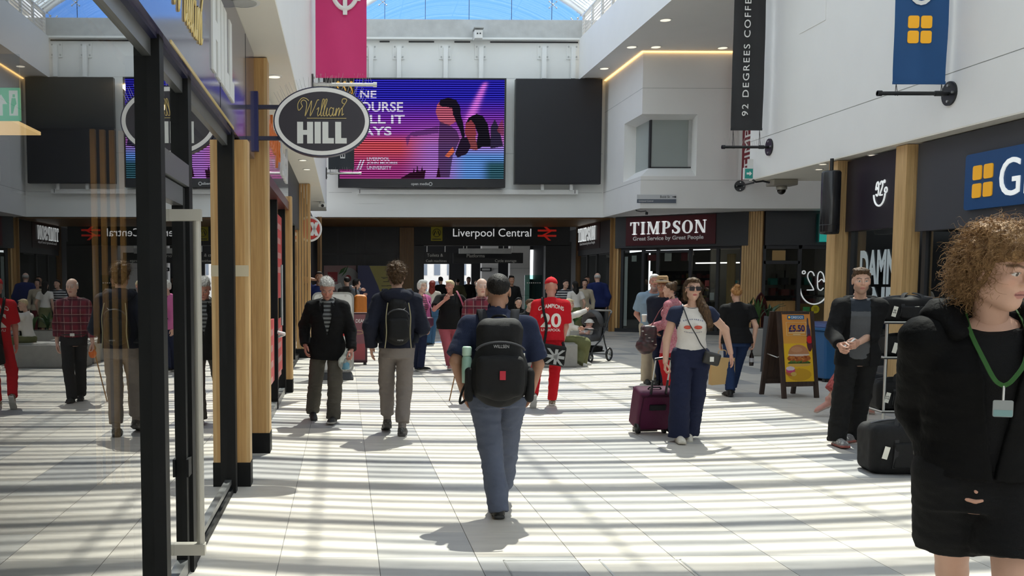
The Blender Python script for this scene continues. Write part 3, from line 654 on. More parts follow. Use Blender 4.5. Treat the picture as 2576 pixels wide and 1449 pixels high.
RB.box('pane', .15, 9, .02, .035, .1, gz0, M_glass2); RB.box('plinth', 0, 9.4, -.03, .1, 0, .12, M_dark); RB.box('back_wall', -.3, 9.4, 3, 3.1, 0, gz0, M_int); RB.box('ceiling_panel', 0, 9.4, .1, 3, gz0, gz0 + .04, M_int)
RB.box('counter', .5, 7, 1.6, 2.2, 0, 1.1, M_int); RB.box('menu_board', 1.2, 1.8, 2.6, 2.66, 1.9, 2.4, mat('menu_board', (.4, .26, .1), .6))
RC = Front((XS, 17.62), (XS, 15.95), 'shop_front', 'narrow dark coffee shop front with white 92 cup logo and DAMN FINE lettering')
cz0 = RC.z(2200, 577)
M_aub = mat('aubergine_fascia', (.018, .013, .022), .45, var=.1)
RC.box('fascia', 0, RC.L, -.1, .1, cz0, ZS - .03, M_aub)
logo92(RC.o, (RC.s(2205, .12), RC.z(2205, 484, .12)), .42, -.105, M_letter, 1, .014)
RC.box('pane', .05, RC.L - .05, .02, .035, .1, cz0, M_glass2); RC.box('back_wall', 0, RC.L, 2.5, 2.6, 0, cz0, M_int); RC.box('plinth', 0, RC.L, -.03, .1, 0, .12, M_dark); RC.box('side_frame', 0, .1, -.04, .08, 0, cz0, M_dark)
M_pale = mat('pale_vinyl', (.62, .70, .72), .5)
x0, x1 = RC.s(2163), RC.s(2254)
RC.text('DAMN', (x0 + x1) / 2, .01, (RC.z(2205, 628) + RC.z(2205, 715)) / 2, M_pale, .5, ext=.002, fitw=x1 - x0, fith=RC.z(2205, 628) - RC.z(2205, 715), weight=.02)
RC.text('FINE', (x0 + x1) / 2, .01, (RC.z(2205, 722) + RC.z(2205, 808)) / 2, M_pale, .5, ext=.002, fitw=x1 - x0, fith=RC.z(2205, 628) - RC.z(2205, 715), weight=.02)
for (u0, u1, y, nm, lb) in ((2272, 2312, 15.55, 'timber_pillar', 'oak timber pillar between the bakery and the coffee shop'), (2100, 2138, 17.65, 'timber_pillar', 'oak timber pillar beside the black drum sign')):
    xa, xb = at(u0, 640, y).x, at(u1, 640, y).x; p = thing(nm, lb, 'pillar', (xa, y, 0)); w = (xb - xa) / 2
    MB().box(0, w - .004, 0, .32, 0, ZS - .01).build('plank', M_woodp, p); MB().box(w, 2 * w, 0, .32, 0, ZS - .01).build('plank', M_woodp, p)
    MB().box(-.004, 0, .005, .315, .0, ZS - .01).build('side_board', M_woodp, p); MB().box(-.012, 2 * w + .01, -.012, .33, 0, .14).build('plinth', M_dark, p)
RW = struct('wall_return', MB().box(XS + .1, 20, 18.05, 18.3, 0, ZS).box(XS + .02, XS + .1, 17.65, 18.3, 0, ZS), M_char)
# ---------------------------------------------------------------- left parade: betting shop
LB = Front((XL, -2.0), (XL, 9.9), 'shop_front', 'betting shop front with tall dark framed glass and glossy navy William Hill fascia')
LY = 2.0   # local x = Y + 2
zf = 2.83
M_gloss = mat('gloss_navy_fascia', (.07, .065, .12), .10, spec=.35)
fz = -.08
fas = LB.box('fascia', 0, 9.55 + LY, fz, .25, zf, ZS - .01, M_gloss)
M_blk = mat('black_frame', (.006, .0065, .007), .55, var=.1, spec=.2); M_grey = mat('grey_aluminium', (.16, .165, .165), .35, metal=.5)
LB.box('header', 0, 8.1 + LY, -.02, .1, zf - .1, zf - .02, M_grey); LB.box('header_gap_strip', 0, 8.1 + LY, -.05, .1, zf - .02, zf, M_navy)  # thin navy strip between header and fascia
for y0, y1, z1, d in ((4.78, 4.89, zf, .1), (7.86, 7.98, zf, .06), (8.32, 8.44, zf, .06), (9.2, 9.3, zf, .06)): LB.box('mullion', y0 + LY, y1 + LY, -.06, d, 0, z1, M_blk)
# door set
dr = LB.box('door_frame', 5.70 + LY, 5.82 + LY, -.05, .08, 0, zf, M_blk)
door = LB.box('door', 5.60 + LY, 5.68 + LY, -.03, .04, .02, 2.2, M_blk); LB.box('hinge_stile', 4.90 + LY, 4.95 + LY, -.03, .04, .02, 2.2, M_grey, door); LB.box('top_rail', 4.95 + LY, 5.6 + LY, -.03, .04, 2.1, 2.2, M_grey, door); LB.box('bottom_rail', 4.95 + LY, 5.6 + LY, -.03, .04, .02, .1, M_grey, door)
LB.box('pane', 4.95 + LY, 5.6 + LY, .0, .012, .1, 2.1, M_glass, door); LB.box('transom', 4.89 + LY, 5.70 + LY, -.05, .08, 2.21, 2.33, M_grey)
M_beige = mat('beige_handle', (.42, .40, .35), .4, metal=.3)
hb = MB(); hy = 5.36 + LY
for yo in (-.14, ): 
    hb.cyl((hy, yo, .26), (hy, yo, 2.02), .022, n=16)
    for z in (.23, 2.03): hb.box(hy - .03, hy + .03, yo - .025, .0, z - .03, z + .03)
hb.build('door_handle', M_beige, door, smooth=False)
hb = MB(); hb.cyl((hy, .1, .26), (hy, .1, 2.02), .022, n=16)
for z in (.23, 2.03): hb.box(hy - .03, hy + .03, .012, .125, z - .03, z + .03)
hb.build('inner_door_handle', M_beige, door)
LB.box('lock', 5.58 + LY, 5.70 + LY, -.045, -.03, .58, .68, M_blk, door)
for y0, y1, z0, z1 in ((0, 4.78, .1, zf - .1), (4.89, 5.70, 2.33, zf - .1), (5.82, 7.86, .1, zf - .1), (7.98, 8.32, .1, zf), (8.44, 9.2, .1, zf)): LB.box('pane', y0 + LY + .002, y1 + LY - .002, .0, .012, z0, z1, M_glass)
LB.box('sill_rail', 5.82 + LY, 7.86 + LY, -.04, .06, .0, .045, M_blk); LB.box('sill_glazing_bead', 5.82 + LY, 7.86 + LY, -.025, .03, .07, .11, M_grey)
LB.box('sill_panel', 5.82 + LY, 7.86 + LY, -.015, .02, .045, .07, M_blk); LB.box('sill_rail', 0, 4.78 + LY, -.04, .06, 0, .1, M_blk)
LB.box('door_threshold', 4.89 + LY, 5.70 + LY, -.03, .05, -.005, .012, M_steel)
# timber fins
def fin(y0, y1, x1, z1, lab, base=.2):
    p = thing('timber_fin', lab, 'pillar', (0, 0, 0)); xm = XL - .02
    MB().box(xm, x1 - .03, y0, y1, base, z1).build('plank', M_wood, p); MB().box(x1 - .03, x1, y0, y1, base, z1).build('edge_board', M_woodp, p); MB().box(xm, x1 + .004, y0 - .004, y1 + .004, 0, base).build('plinth', M_blk, p); return p
f1 = fin(8.12, 8.30, -.77, zf - .02, 'shorter oak timber fin under the glossy fascia with tape patch')
MB().box(-.93, -.768, 8.115, 8.12, 1.72, 1.81).build('tape_patch', mat('masking_tape', (.62, .54, .38), .8), f1)
fin(9.72, 9.98, -.73, ZS - .01, 'tall oak timber fin beside the oval projecting sign')
fin(15.1, 15.32, -.78, 2.95, 'oak timber fin at the end of the shop with red window posters')
# raised brand lettering along the fascia
M_gold = mat('gold_letter', (.72, .55, .22), .35, metal=.4)
W_STROKES = [
 [(-.95, .35), (-1.05, .6), (-.9, .75), (-.7, .6), (-.72, .2), (-.8, -.25), (-.55, .3), (-.38, .7), (-.42, .2), (-.47, -.25), (-.2, .3), (-.02, .72), (.1, .75)],
 [(-.95, .35), (-1.2, .1), (-1.25, .5), (-1.0, .85), (-.75, .85), (-.55, .7)],
 [(-.05, .15), (.08, .28), (.0, -.1), (.02, -.25), (.15, -.12)], [(.15, -.12), (.42, .7), (.34, .78), (.26, .4), (.2, -.2), (.32, -.2)], [(.32, -.15), (.6, .7), (.52, .78), (.44, .4), (.38, -.2), (.5, -.2)],
 [(.5, -.15), (.62, .28), (.56, -.1), (.6, -.25), (.7, -.12)], [(.98, .2), (.85, .28), (.74, .1), (.74, -.15), (.84, -.25), (.95, -.05), (1.02, .28), (.96, -.1), (1.0, -.24), (1.1, -.1)],
 [(1.1, -.24), (1.2, .25), (1.14, -.24), (1.24, .1), (1.36, .26), (1.36, .0), (1.32, -.24), (1.44, .1), (1.56, .26), (1.56, .0), (1.54, -.2), (1.66, -.1)],
 [(1.56, .26), (1.85, .75), (1.6, .82), (1.55, .6), (1.7, .5)]]
def william(o, x, y, s, w, par, m=M_gold): return glyph_strokes([[tuple(q)[:2] for q in spline(st, 5)] for st in W_STROKES], w, o, x, y, m, par, s=s)
H_POLY = [[(0, 0), (.27, 0), (.27, 1), (0, 1)], [(.27, .40), (.45, .40), (.45, .62), (.27, .62)], [(.45, 0), (.72, 0), (.72, 1), (.45, 1)], [(.79, 0), (1.07, 0), (1.07, 1), (.79, 1)],
          [(1.14, 0), (1.41, 0), (1.41, 1), (1.14, 1)], [(1.41, 0), (1.66, 0), (1.66, .25), (1.41, .25)], [(1.72, 0), (1.99, 0), (1.99, 1), (1.72, 1)], [(1.99, 0), (2.24, 0), (2.24, .25), (1.99, .25)]]
M_hill = mat('white_sign_letter', (.78, .79, .76), .4)
# fascia text runs with local x; positions from the photograph
hx0, hx1 = 8.0 + LY, 8.95 + LY
def fx(u): return -(XL - fz * -1 + 0) and (.84 * F_PX / (865 - u)) + LY
hs, he = fx(540), fx(592)
hz0 = -.06 + 1.68 + (708 - 250) * (he - LY) / F_PX; hz1 = 1.68 + (708 - 92) * (he - LY) / F_PX
b = MB()
for p in H_POLY: b.poly_prism([(hs + q[0] / 2.24 * (he - hs), fz, hz0 + q[1] * .55) for q in p], (0, -1, 0), .012)
b.build('lettering', M_hill, fas)
william((fx(470) + .05, fz - .004, hz0 + .12), (1, 0, 0), (0, 0, 1), .40, .007, fas)
LB.box('gold_rule', fx(440), fx(592), fz - .006, fz, hz0 - .2, hz0 - .18, M_gold, fas)
for y in (6.95, 8.75): LB.box('panel_joint', y + LY - .004, y + LY + .004, fz - .002, fz, zf, ZS - .02, M_blk, fas)
# interior of the betting shop
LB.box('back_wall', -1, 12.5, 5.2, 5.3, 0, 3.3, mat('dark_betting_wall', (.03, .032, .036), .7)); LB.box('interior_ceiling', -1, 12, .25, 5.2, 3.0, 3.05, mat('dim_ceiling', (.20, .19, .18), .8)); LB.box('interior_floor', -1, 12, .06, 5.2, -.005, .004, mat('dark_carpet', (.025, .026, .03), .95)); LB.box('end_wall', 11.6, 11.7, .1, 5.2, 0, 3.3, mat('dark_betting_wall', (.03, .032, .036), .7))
LB.box('lit_panel', 8.85, 9.7, .40, .56, 2.97, 2.995, mat('added_slat_light', (1, .8, .5), .5, emit=(1, .72, .42), estr=14))  # added emitter, unseen behind the post, brightens the slats
part = thing('slatted_partition', 'slatted timber partition behind the betting shop glass', 'partition', (-1.62, 8.2, 0))
for k in range(7): MB().box(-.42 + k * .07, -.38 + k * .07, -.02 + .03 * k, .03 + .03 * k, 0, 2.9).build('slat', M_wood, part)
tvb = thing('display_screen', 'dark switched-off wall screens inside the betting shop', 'screen', (-2.4, 9.0, 0)); MB().box(-.45, .45, -.3, .2, 2.45, 2.98).build('case', M_blk, tvb); MB().box(-.42, .42, -.31, -.3, 2.48, 2.95).build('glass_front', mat('screen_glass', (.015, .015, .018), .15), tvb)
ex = thing('exit_sign', 'green running man exit sign hanging inside the betting shop', 'sign', (*at(14, 262, 5.4)[:2], at(14, 262, 5.4).z))
M_green = mat('exit_green', (.02, .22, .13), .4, emit=(.03, .34, .18), estr=.9)
MB().box(-.14, .075, 0, .02, -.085, .085).build('panel', M_green, ex); MB().box(-.14, .075, .001, .019, .085, .26).build('hanger', M_grey, ex)
polys([[(-.03, -.06), (-.015, -.06), (-.015, .0), (.01, .0), (-.022, .05), (-.055, .0), (-.03, .0)], [(.02, -.06), (.065, -.06), (.065, .07), (.02, .07)]], (0, -.002, 0), (1, 0, 0), (0, 0, 1), M_letter, ex, 'pictogram', .002)
polys([[(.03, -.05), (.04, -.05), (.05, -.01), (.06, .0), (.055, .03), (.035, .03), (.03, .0)], [(.04, .035), (.052, .035), (.052, .05), (.04, .05)]], (0, -.005, 0), (1, 0, 0), (0, 0, 1), M_green, ex, 'running_man', .002)
# ---------------------------------------------------------------- second and third shops on the left
L2 = Front((XL, 9.98), (XL, 15.1), 'shop_front', 'convenience shop front with pale grey fascia, orange lettering and red window posters')
fa2 = L2.box('fascia', 0, L2.L, -.09, .2, 2.86, 3.72, mat('pale_grey_fascia', (.33, .33, .35), .12, spec=.8, coat=.6))
L2.box('fascia_trim', 0, L2.L, -.1, .2, 2.74, 2.86, mat('dark_red_trim', (.10, .02, .02), .3))
L2.text("Sainsbury's", 1.75, -.095, 3.34, mat('orange_letter', (.80, .20, .03), .4), .5, ext=.012, fitw=2.7, fith=.52, parent=fa2)
L2.text("Local", 4.1, -.095, 3.34, mat('pale_letter', (.7, .7, .7), .4), .5, ext=.012, fitw=1.3, fith=.5, parent=fa2)
for x in (.15, 1.6, 3.2, 4.95): L2.box('mullion', x - .06, x + .06, -.05, .08, 0, 2.74, M_blk)
for x0, x1 in ((.2, 1.54), (1.66, 3.14), (3.26, 4.9)): L2.box('pane', x0, x1, 0, .012, .1, 2.74, M_glass)
L2.box('sill_rail', 0, L2.L, -.04, .06, 0, .1, M_grey); L2.box('back_wall', 0, L2.L, 2, 2.1, 0, 2.8, M_int)
M_red = mat('red_poster', (.55, .06, .06), .5, var=.15, scale=3)
for x0, x1, z0, z1 in ((3.4, 4.7, 1.45, 2.6), (3.4, 4.7, .4, 1.15), (1.8, 3.0, .4, 1.2)):
    po = L2.box('poster', x0, x1, -.015, -.002, z0, z1, M_red)
    for k in range(4): L2.box('print_line', x0 + .15, x1 - .2 - .1 * (k % 2), -.017, -.015, z1 - .2 - k * .2, z1 - .12 - k * .2, mat('pink_print', (.55, .24, .22), .5), po)
MB().tube([(3.25, -.05, .95), (3.25, -.13, .98), (3.1, -.14, 1.0), (3.1, -.05, 1.02)], .02, n=8).build('grab_handle', M_white, L2.o, smooth=True)
MB().cyl((3.3, -.1, 1.1), (3.3, -.1, 1.9), .015, n=8).build('pull_bar', M_steel, L2.o)
L3 = Front((XL - .1, 15.35), (XL - .1, 22.0), 'shop_front', 'dark glazed shop front behind the slatted timber pillar')
L3.box('fascia', 0, L3.L, -.05, .1, 2.8, ZS - .01, M_char); L3.box('pane', 0, L3.L, 0, .012, .1, 2.8, M_glass); L3.box('sill_rail', 0, L3.L, -.04, .06, 0, .1, M_blk); L3.box('back_wall', 0, L3.L, 1.5, 1.6, 0, 3, M_int)
for x in (1.5, 3.2, 5): L3.box('mullion', x - .05, x + .05, -.03, .06, 0, 2.8, M_blk)
sp_ = thing('slatted_pillar', 'tall slatted oak pillar next to the old man in black jacket', 'pillar', (at(737, 700, 22).x, 22.0, 0)); pw = at(780, 700, 22).x - at(737, 700, 22).x
slats(sp_, 0, pw, 0, .2, ZS - .01, 6, M_wood); MB().box(0, pw, -.01, .3, 0, .2).build('plinth', M_blk, sp_); MB().box(pw - .015, pw, .05, .5, .2, ZS - .01).build('side_board', M_woodp, sp_)
slab('wall_left_rear', XL - .3, XL - .1, 22.1, YS, 0, ZS, M_dark)
pp = thing('timber_pillar', 'dark timber pillar behind the red cross sign', 'pillar', (at(798, 640, 33).x, 33.0, 0)); slats(pp, 0, .16, 0, 0, ZS - .02, 2, M_woodd)
# red circle sign
rs = thing('projecting_sign', 'red and white round projecting sign with white X letter', 'sign', at(779, 576, 25.5)); rs.rotation_euler = (0, 0, RD(10))
M_rsign = mat('red_sign', (.62, .03, .02), .4); 
MB().cyl((0, 0, 0), (0, .1, 0), .26, n=32).build('disc', M_rsign, rs); MB().tube([(.29 * math.cos(t), .05, .29 * math.sin(t)) for t in [2 * math.pi * k / 32 for k in range(32)]], .035, n=8, closed=True).build('rim', M_white, rs)
serifx = [[(.0, -.17), (.09, -.17), (.23, .17), (.14, .17)], [(.14, -.17), (.23, -.17), (.09, .17), (0, .17)]]
polys(serifx, (0, -.004, 0), (1, 0, 0), (0, 0, 1), M_white, rs, 'lettering', .02); MB().box(-.9, -.25, .03, .07, -.03, .03).build('arm', M_black, rs)
# ---------------------------------------------------------------- spot lamps, cameras, brackets
M_lamp = mat('spot_lamp', (1, 1, 1), .4, emit=(1, .9, .7), estr=.8); n = 0
def downlight(p, lab, r=.07, on=True, grp='recessed downlights in the white ceilings'):
    d = thing('downlight', lab, 'downlight', (p[0], p[1], p[2]), group=grp)
    MB().lathe([(r * 1.35, -.012), (r * 1.35, .0)], n=20).build('trim_ring', M_wmetal, d); MB().lathe([(r, -.014), (r, -.004)], n=20).build('lens', M_lamp if on else M_conc, d)
for u, v in ((1674, 50), (1589, 118), (1650, 118), (1818, 120), (1520, 172)):
    g_ = ground(u, v, ZC - .0); downlight(g_, {1674: 'recessed downlight in the canopy nearest the louvred screen', 1589: 'recessed canopy downlight above the lit cove corner', 1650: 'recessed canopy downlight over the corner window', 1818: 'recessed canopy downlight next to the black coffee banner', 1520: 'recessed canopy downlight above the blank video panel'}[u], .13)
for u, v in ((690, 191), (762, 402), (772, 425)):
    g_ = ground(u, v, ZS); downlight(g_, {690: 'lit recessed downlight in cream soffit between tall fin and oval sign', 762: 'recessed downlight in cream soffit below the oval sign', 772: 'recessed downlight in cream soffit above the slatted pillar'}[u], .06)
for u, v in ((2070, 412), (2060, 425), (2490, 322), (2195, 389)):
    g_ = ground(u, v, ZS); downlight(g_, {2070: 'recessed soffit downlight beside the black drum sign', 2060: 'recessed soffit downlight next to the dome camera', 2490: 'recessed soffit downlight over the blue bakery sign', 2195: 'recessed soffit downlight over the coffee cup logo'}[u], .06)
g_ = ground(610, 6, ZS); sp = thing('ceiling_speaker', 'round grey ceiling speaker in the cream soffit above betting shop', 'speaker', g_)
MB().lathe([(.11, -.01), (.10, -.012), (.12, 0)], n=28).build('grille', M_conc, sp); MB().lathe([(.135, -.006), (.135, 0)], n=28).build('trim_ring', M_wmetal, sp)
def bolted_disc(par, c, n, r, m=M_black):
    c, n = Vector(c), Vector(n); MB().cyl(c, c + n * .03, r, n=24).build('wall_flange', m, par); x = n.orthogonal().normalized(); y = n.cross(x)
    for k in range(4):
        a = RD(45 + 90 * k); q = c + n * .03 + (x * math.cos(a) + y * math.sin(a)) * r * .65; MB().cyl(q, q + n * .02, .018, n=8).build('bolt', M_steel, par)
def spikes(par, pts, h=.1, m=None):
    b = MB()
    for p, d in pts:
        p = Vector(p); b.cyl(p, p + Vector(d) * h, .003, .0015, n=4)
    o = b.build('bird_spikes', m or mat('clear_spikes', (.55, .53, .5), .3), par); return o
def banner(name, lab, wall, tip, zarm, x0, x1, zb, zt, Y, m, spike=True, chrome=False):
    """banner across the mall (plane XZ) held between two wall arms"""
    r = thing(name, lab, 'banner', (0, Y, 0)); mm = M_steel if chrome else M_black; sg = 1 if tip > wall else -1
    n = 10; b = MB(); rows = 14; vs = []; fs = []
    for j in range(rows + 1):
        for i in range(n + 1):
            x = x0 + (x1 - x0) * i / n; z = zb + (zt - zb) * j / rows; y = .012 * math.sin(i * .9 + j * .35) + .006 * math.sin(j * 1.3)
            vs += [(x, y - .003, z), (x, y + .003, z)]
    W = 2 * (n + 1)
    for j in range(rows):
        for i in range(n):
            a, c, d, e = j * W + 2 * i, j * W + 2 * i + 2, (j + 1) * W + 2 * i + 2, (j + 1) * W + 2 * i
            fs += [(a, c, d, e), (a + 1, e + 1, d + 1, c + 1)]
    b._add(vs, fs); ban = b.build('fabric', m, r, smooth=True); MB().box(x0, x1, -.012, .012, zb, zb + .04).build('hem', m, r)
    for z in (zarm, zt + .1):
        MB().cyl((wall, 0, z), (tip, 0, z), .028, n=12).build('arm', mm, r); MB().cyl((tip - sg * .06, 0, z), (tip, 0, z), .04, n=12).build('end_cap', mm, r); MB().cyl((wall + sg * .12, 0, z), (wall + sg * .22, 0, z), .038, n=12).build('collar', mm, r)
        bolted_disc(r, (wall, 0, z), (sg, 0, 0), .17)
    for x in (x0 + .05, x1 - .05): MB().tube([(x, 0, zb + .01), (x - .01, 0, zarm - .03), (x + .03, 0, zarm - .035), (x, 0, zb + .01)], .005, n=5).build('tie_cord', M_black, r)
    if spike: spikes(r, [((wall + (tip - wall) * (.12 + .8 * k / 17), 0, zarm + .02), (random.uniform(-.25, .25), random.uniform(-.3, .3), 1)) for k in range(18)], .16)
    return r
Yb = XR * F_PX / (2380 - 865)
bg = banner('hanging_banner', 'blue hanging banner with four orange squares above the bakery', XR, at(2207, 235, Yb).x, at(2290, 235, Yb).z, at(2246, 200, Yb).x, at(2378, 200, Yb).x, at(2300, 212, Yb).z, 7.4, Yb, mat('banner_blue', (.008, .075, .23), .6, var=.06), spike=False)
c = at(2312, 75, Yb); hw = (at(2343, 75, Yb).x - at(2282, 75, Yb).x) / 2
for i in (-1, 1):
    for j in (-1, 1): MB().rbox(c.x + i * hw * .53 - hw * .45, c.x + i * hw * .53 + hw * .45, -.025, -.012, c.z + j * hw * .6 - hw * .5, c.z + j * hw * .6 + hw * .5, r=.03).build('orange_square', M_org, bg)
text('GREGGS', (c.x, -.022, at(2312, 14, Yb).z + 1.05), (0, 0, 1), (-1, 0, 0), M_white, bg, .5, ext=.004, fitw=2.1, fith=.34)
Yb = XR * F_PX / (1930 - 865)
b9 = banner('hanging_banner', 'black hanging banner with white 92 DEGREES COFFEE lettering', XR, at(1816, 370, Yb).x, at(1870, 370, Yb).z, at(1839, 300, Yb).x, at(1918, 300, Yb).x, at(1880, 328, Yb).z, 7.9, Yb, mat('banner_black', (.022, .022, .024), .7, var=.1))
zt0, zt1 = at(1876, 292, Yb).z, at(1876, -2, Yb).z
text('92 DEGREES COFFEE', (at(1877, 150, Yb).x, -.022, zt0 + (zt1 - zt0) * .53), (0, 0, 1), (-1, 0, 0), M_white, b9, .2, ext=.004, fitw=(zt1 - zt0) * 1.06, fith=.125, space=1.25)
Yb = .52 * F_PX / 79
bp_ = banner('hanging_banner', 'deep pink hanging banner with white curved emblem on left wall', XLU, at(948, 213, Yb).x, at(860, 213, Yb).z, at(794, 190, Yb).x, at(922, 190, Yb).x, at(860, 196, Yb).z, 7.6, Yb, mat('banner_pink', (.66, .03, .18), .6, var=.06), chrome=True)
c = at(868, 0, Yb); s_ = (at(905, 0, Yb).x - at(868, 0, Yb).x)
MB().tube([(c.x + s_ * math.cos(t), -.02, c.z + s_ * 1.3 + s_ * 1.9 * math.sin(t)) for t in [math.pi * (1.05 + .9 * k / 16) for k in range(17)]], .036, n=8).build('emblem', M_white, bp_); MB().box(c.x - .035, c.x + .035, -.04, -.012, c.z - .24, c.z + .9).build('emblem_stem', M_white, bp_); MB().box(c.x + s_ * .8, c.x + s_ * 1.05, -.04, -.012, c.z - .02, c.z + .2).build('emblem_tip', M_white, bp_)
Yb = 22.3
bo = banner('hanging_banner', 'black hanging banner with orange lettering behind the oval sign', XLU, .34, 4.95, -.45, .24, 5.05, 7.6, Yb, mat('banner_black', (.022, .022, .024), .7), chrome=True)
text('SUPERDRY', (-.1, -.022, 6.4), (0, 0, 1), (-1, 0, 0), M_org, bo, .4, ext=.004, fitw=2.3, fith=.3) if 0 else text('S S S', (.02, -.022, 5.9), (1, 0, 0), (0, 0, 1), M_org, bo, .3, ext=.004, fitw=.36, fith=.3)
Yb = 29.4
bd = banner('hanging_banner', 'slate hanging banner ending in letter E beside the video screen', XLU, at(909, 436, Yb).x, at(860, 436, Yb).z, at(826, 400, Yb).x, at(891, 400, Yb).x, at(860, 426, Yb).z, 7.6, Yb, mat('banner_slate', (.03, .035, .045), .7), chrome=True)
text('E', (at(862, 392, Yb).x, -.022, at(862, 392, Yb).z), (0, 0, 1), (-1, 0, 0), M_white, bd, .2, ext=.004, fitw=.15, fith=.14)
# maroon banner fixed to the wall facing us
ym = BY; mb_ = thing('hanging_banner', 'narrow maroon banner seen almost edge on beside corner window wall', 'banner', (at(1861, 460, BY).x, BY, 0))
z0 = at(1861, 455, BY).z; MB().box(-.006, .006, -.9, -.12, z0, 8.0).build('fabric', mat('banner_maroon', (.20, .012, .025), .6), mb_)
for z in (at(1858, 468, BY).z,): MB().cyl((0, 0, z), (0, -1.0, z), .028, n=10).build('arm', M_black, mb_); bolted_disc(mb_, (0, 0, z), (0, -1, 0), .16)
text('TIMPSON', (-.008, -.5, z0 + 1.4), (0, 0, 1), (0, 1, 0), M_white, mb_, .4, ext=.003, fitw=2.3, fith=.4)
es = thing('exit_sign', 'small green running man exit sign under the white wall corner', 'sign', at(1882, 437, 20.9)); MB().box(-.1, .1, -.03, .03, -.12, .12).build('case', M_wmetal, es); MB().box(-.08, .085, -.034, -.03, -.1, .1).build('panel', mat('exit_teal', (.02, .33, .28), .4), es); polys([[(-.06, -.02), (0, -.02), (0, -.05), (.05, 0), (0, .05), (0, .02), (-.06, .02)]], (.015, -.035, 0), (1, 0, 0), (0, 0, 1), M_white, es, 'arrow', .002)
MB().box(-.02, .1, -.01, .01, .12, .3).build('bracket', M_wmetal, es)
dc = thing('dome_camera', 'beige dome security camera under the soffit by the round drum', 'camera', ground(1967, 452, ZS)); dc.location.z = ZS
MB().box(-.26, .26, -.2, .2, -.13, 0).build('housing', M_beige, dc, bevel=.02); MB().lathe([(.11, -.13), (.11, -.2), (.09, -.21)], n=20).build('collar', M_beige, dc, smooth=True); MB().ell((0, 0, -.21), (.09, .09, .1)).build('dome', mat('smoked_dome', (.02, .015, .01), .1), dc, smooth=True); MB().tube([(-.26, 0, -.06), (-.4, 0, -.03), (-.55, 0, -.05), (-.62, 0, 0)], .02, n=6).build('conduit', M_dark, dc)
dk = thing('drum_sign', 'black hanging drum sign next to the oak pillar', 'sign', (at(2086, 500, 17.5).x, 17.45, 0)); dz0, dz1 = at(2085, 590, 17.45).z, at(2085, 430, 17.45).z
MB().lathe([(.06, dz0), (.15, dz0 + .01), (.16, dz0 + .05), (.16, dz1 - .03), (.14, dz1)], n=28).build('drum', mat('gloss_black', (.02, .02, .022), .18), dk, smooth=True); MB().cyl((0, 0, dz1), (0, 0, ZS), .03, n=10).build('stem', M_black, dk); MB().lathe([(.162, dz0 + .16), (.165, dz0 + .165), (.162, dz0 + .17)], n=28).build('groove_ring', M_black, dk)
sc_ = thing('security_camera', 'white bullet security camera under the left cream soffit end', 'camera', at(806, 516, 27)); MB().box(-.05, .16, -.16, .12, -.06, .03).build('body', M_wmetal, sc_, bevel=.01); MB().cyl((.06, -.16, -.02), (.06, -.19, -.03), .04, n=12).build('lens', M_black, sc_); MB().cyl((0, 0, .03), (0, 0, ZS - sc_.location.z), .02, n=8).build('stem', M_wmetal, sc_)
bc = thing('security_camera', 'square security camera mounted on the concrete roof beam', 'camera', at(1200, 92, YF - .2)); MB().box(-.16, .16, -.5, .02, .16, .2).build('hood', M_conc, bc); MB().box(-.13, .13, -.42, -.05, -.15, .12).build('body', M_wmetal, bc, bevel=.01)
for x in (-.04, .05): MB().cyl((x, -.43, -.0), (x, -.42, -.0), .025, n=10).build('lens', M_black, bc)
MB().box(-.15, -.11, -.1, .0, -.15, .2).build('bracket', M_conc, bc)
# way sign and cable by the key shop
wsg = thing('direction_sign', 'small white direction sign reading Bold St with arrow', 'sign', at(1652, 501, BY - .03)); w2 = (at(1702, 501, BY).x - at(1604, 501, BY).x) / 2
MB().box(-w2, w2, 0, .03, 0.0, .13).build('upper_panel', mat('pale_grey_sign', (.62, .63, .65), .5), wsg); MB().box(-w2, w2, 0, .03, -.11, -.002).build('lower_panel', mat('slate_sign', (.13, .15, .19), .5), wsg)
text('Bold St', (w2 * .42, -.002, .065), (1, 0, 0), (0, 0, 1), M_char, wsg, .1, ext=.002); text('Liverpool Central', (-w2 * .55, -.002, -.055), (1, 0, 0), (0, 0, 1), M_white, wsg, .06, ext=.002); polys([[(0, -.012), (.07, -.012), (.07, -.035), (.12, 0), (.07, .035), (.07, .012), (0, .012)]], (w2 * .8, -.002, .065), (1, 0, 0), (0, 0, 1), M_dark, wsg, 'arrow', .003)
kc = thing('ceiling_microphone', 'small black cable fitting under soffit above key shop', 'camera', at(1625, 535, BY + .5)); MB().tube([(-.3, 0, .06), (-.15, 0, .03), (0, 0, .05), (.02, 0, 0)], .012, n=6).build('cable', M_black, kc); MB().cyl((.02, 0, -.06), (.02, 0, .02), .04, n=12).build('body', M_black, kc); MB().cyl((-.3, 0, .06), (-.3, 0, .4), .012, n=6).build('stem', M_black, kc)
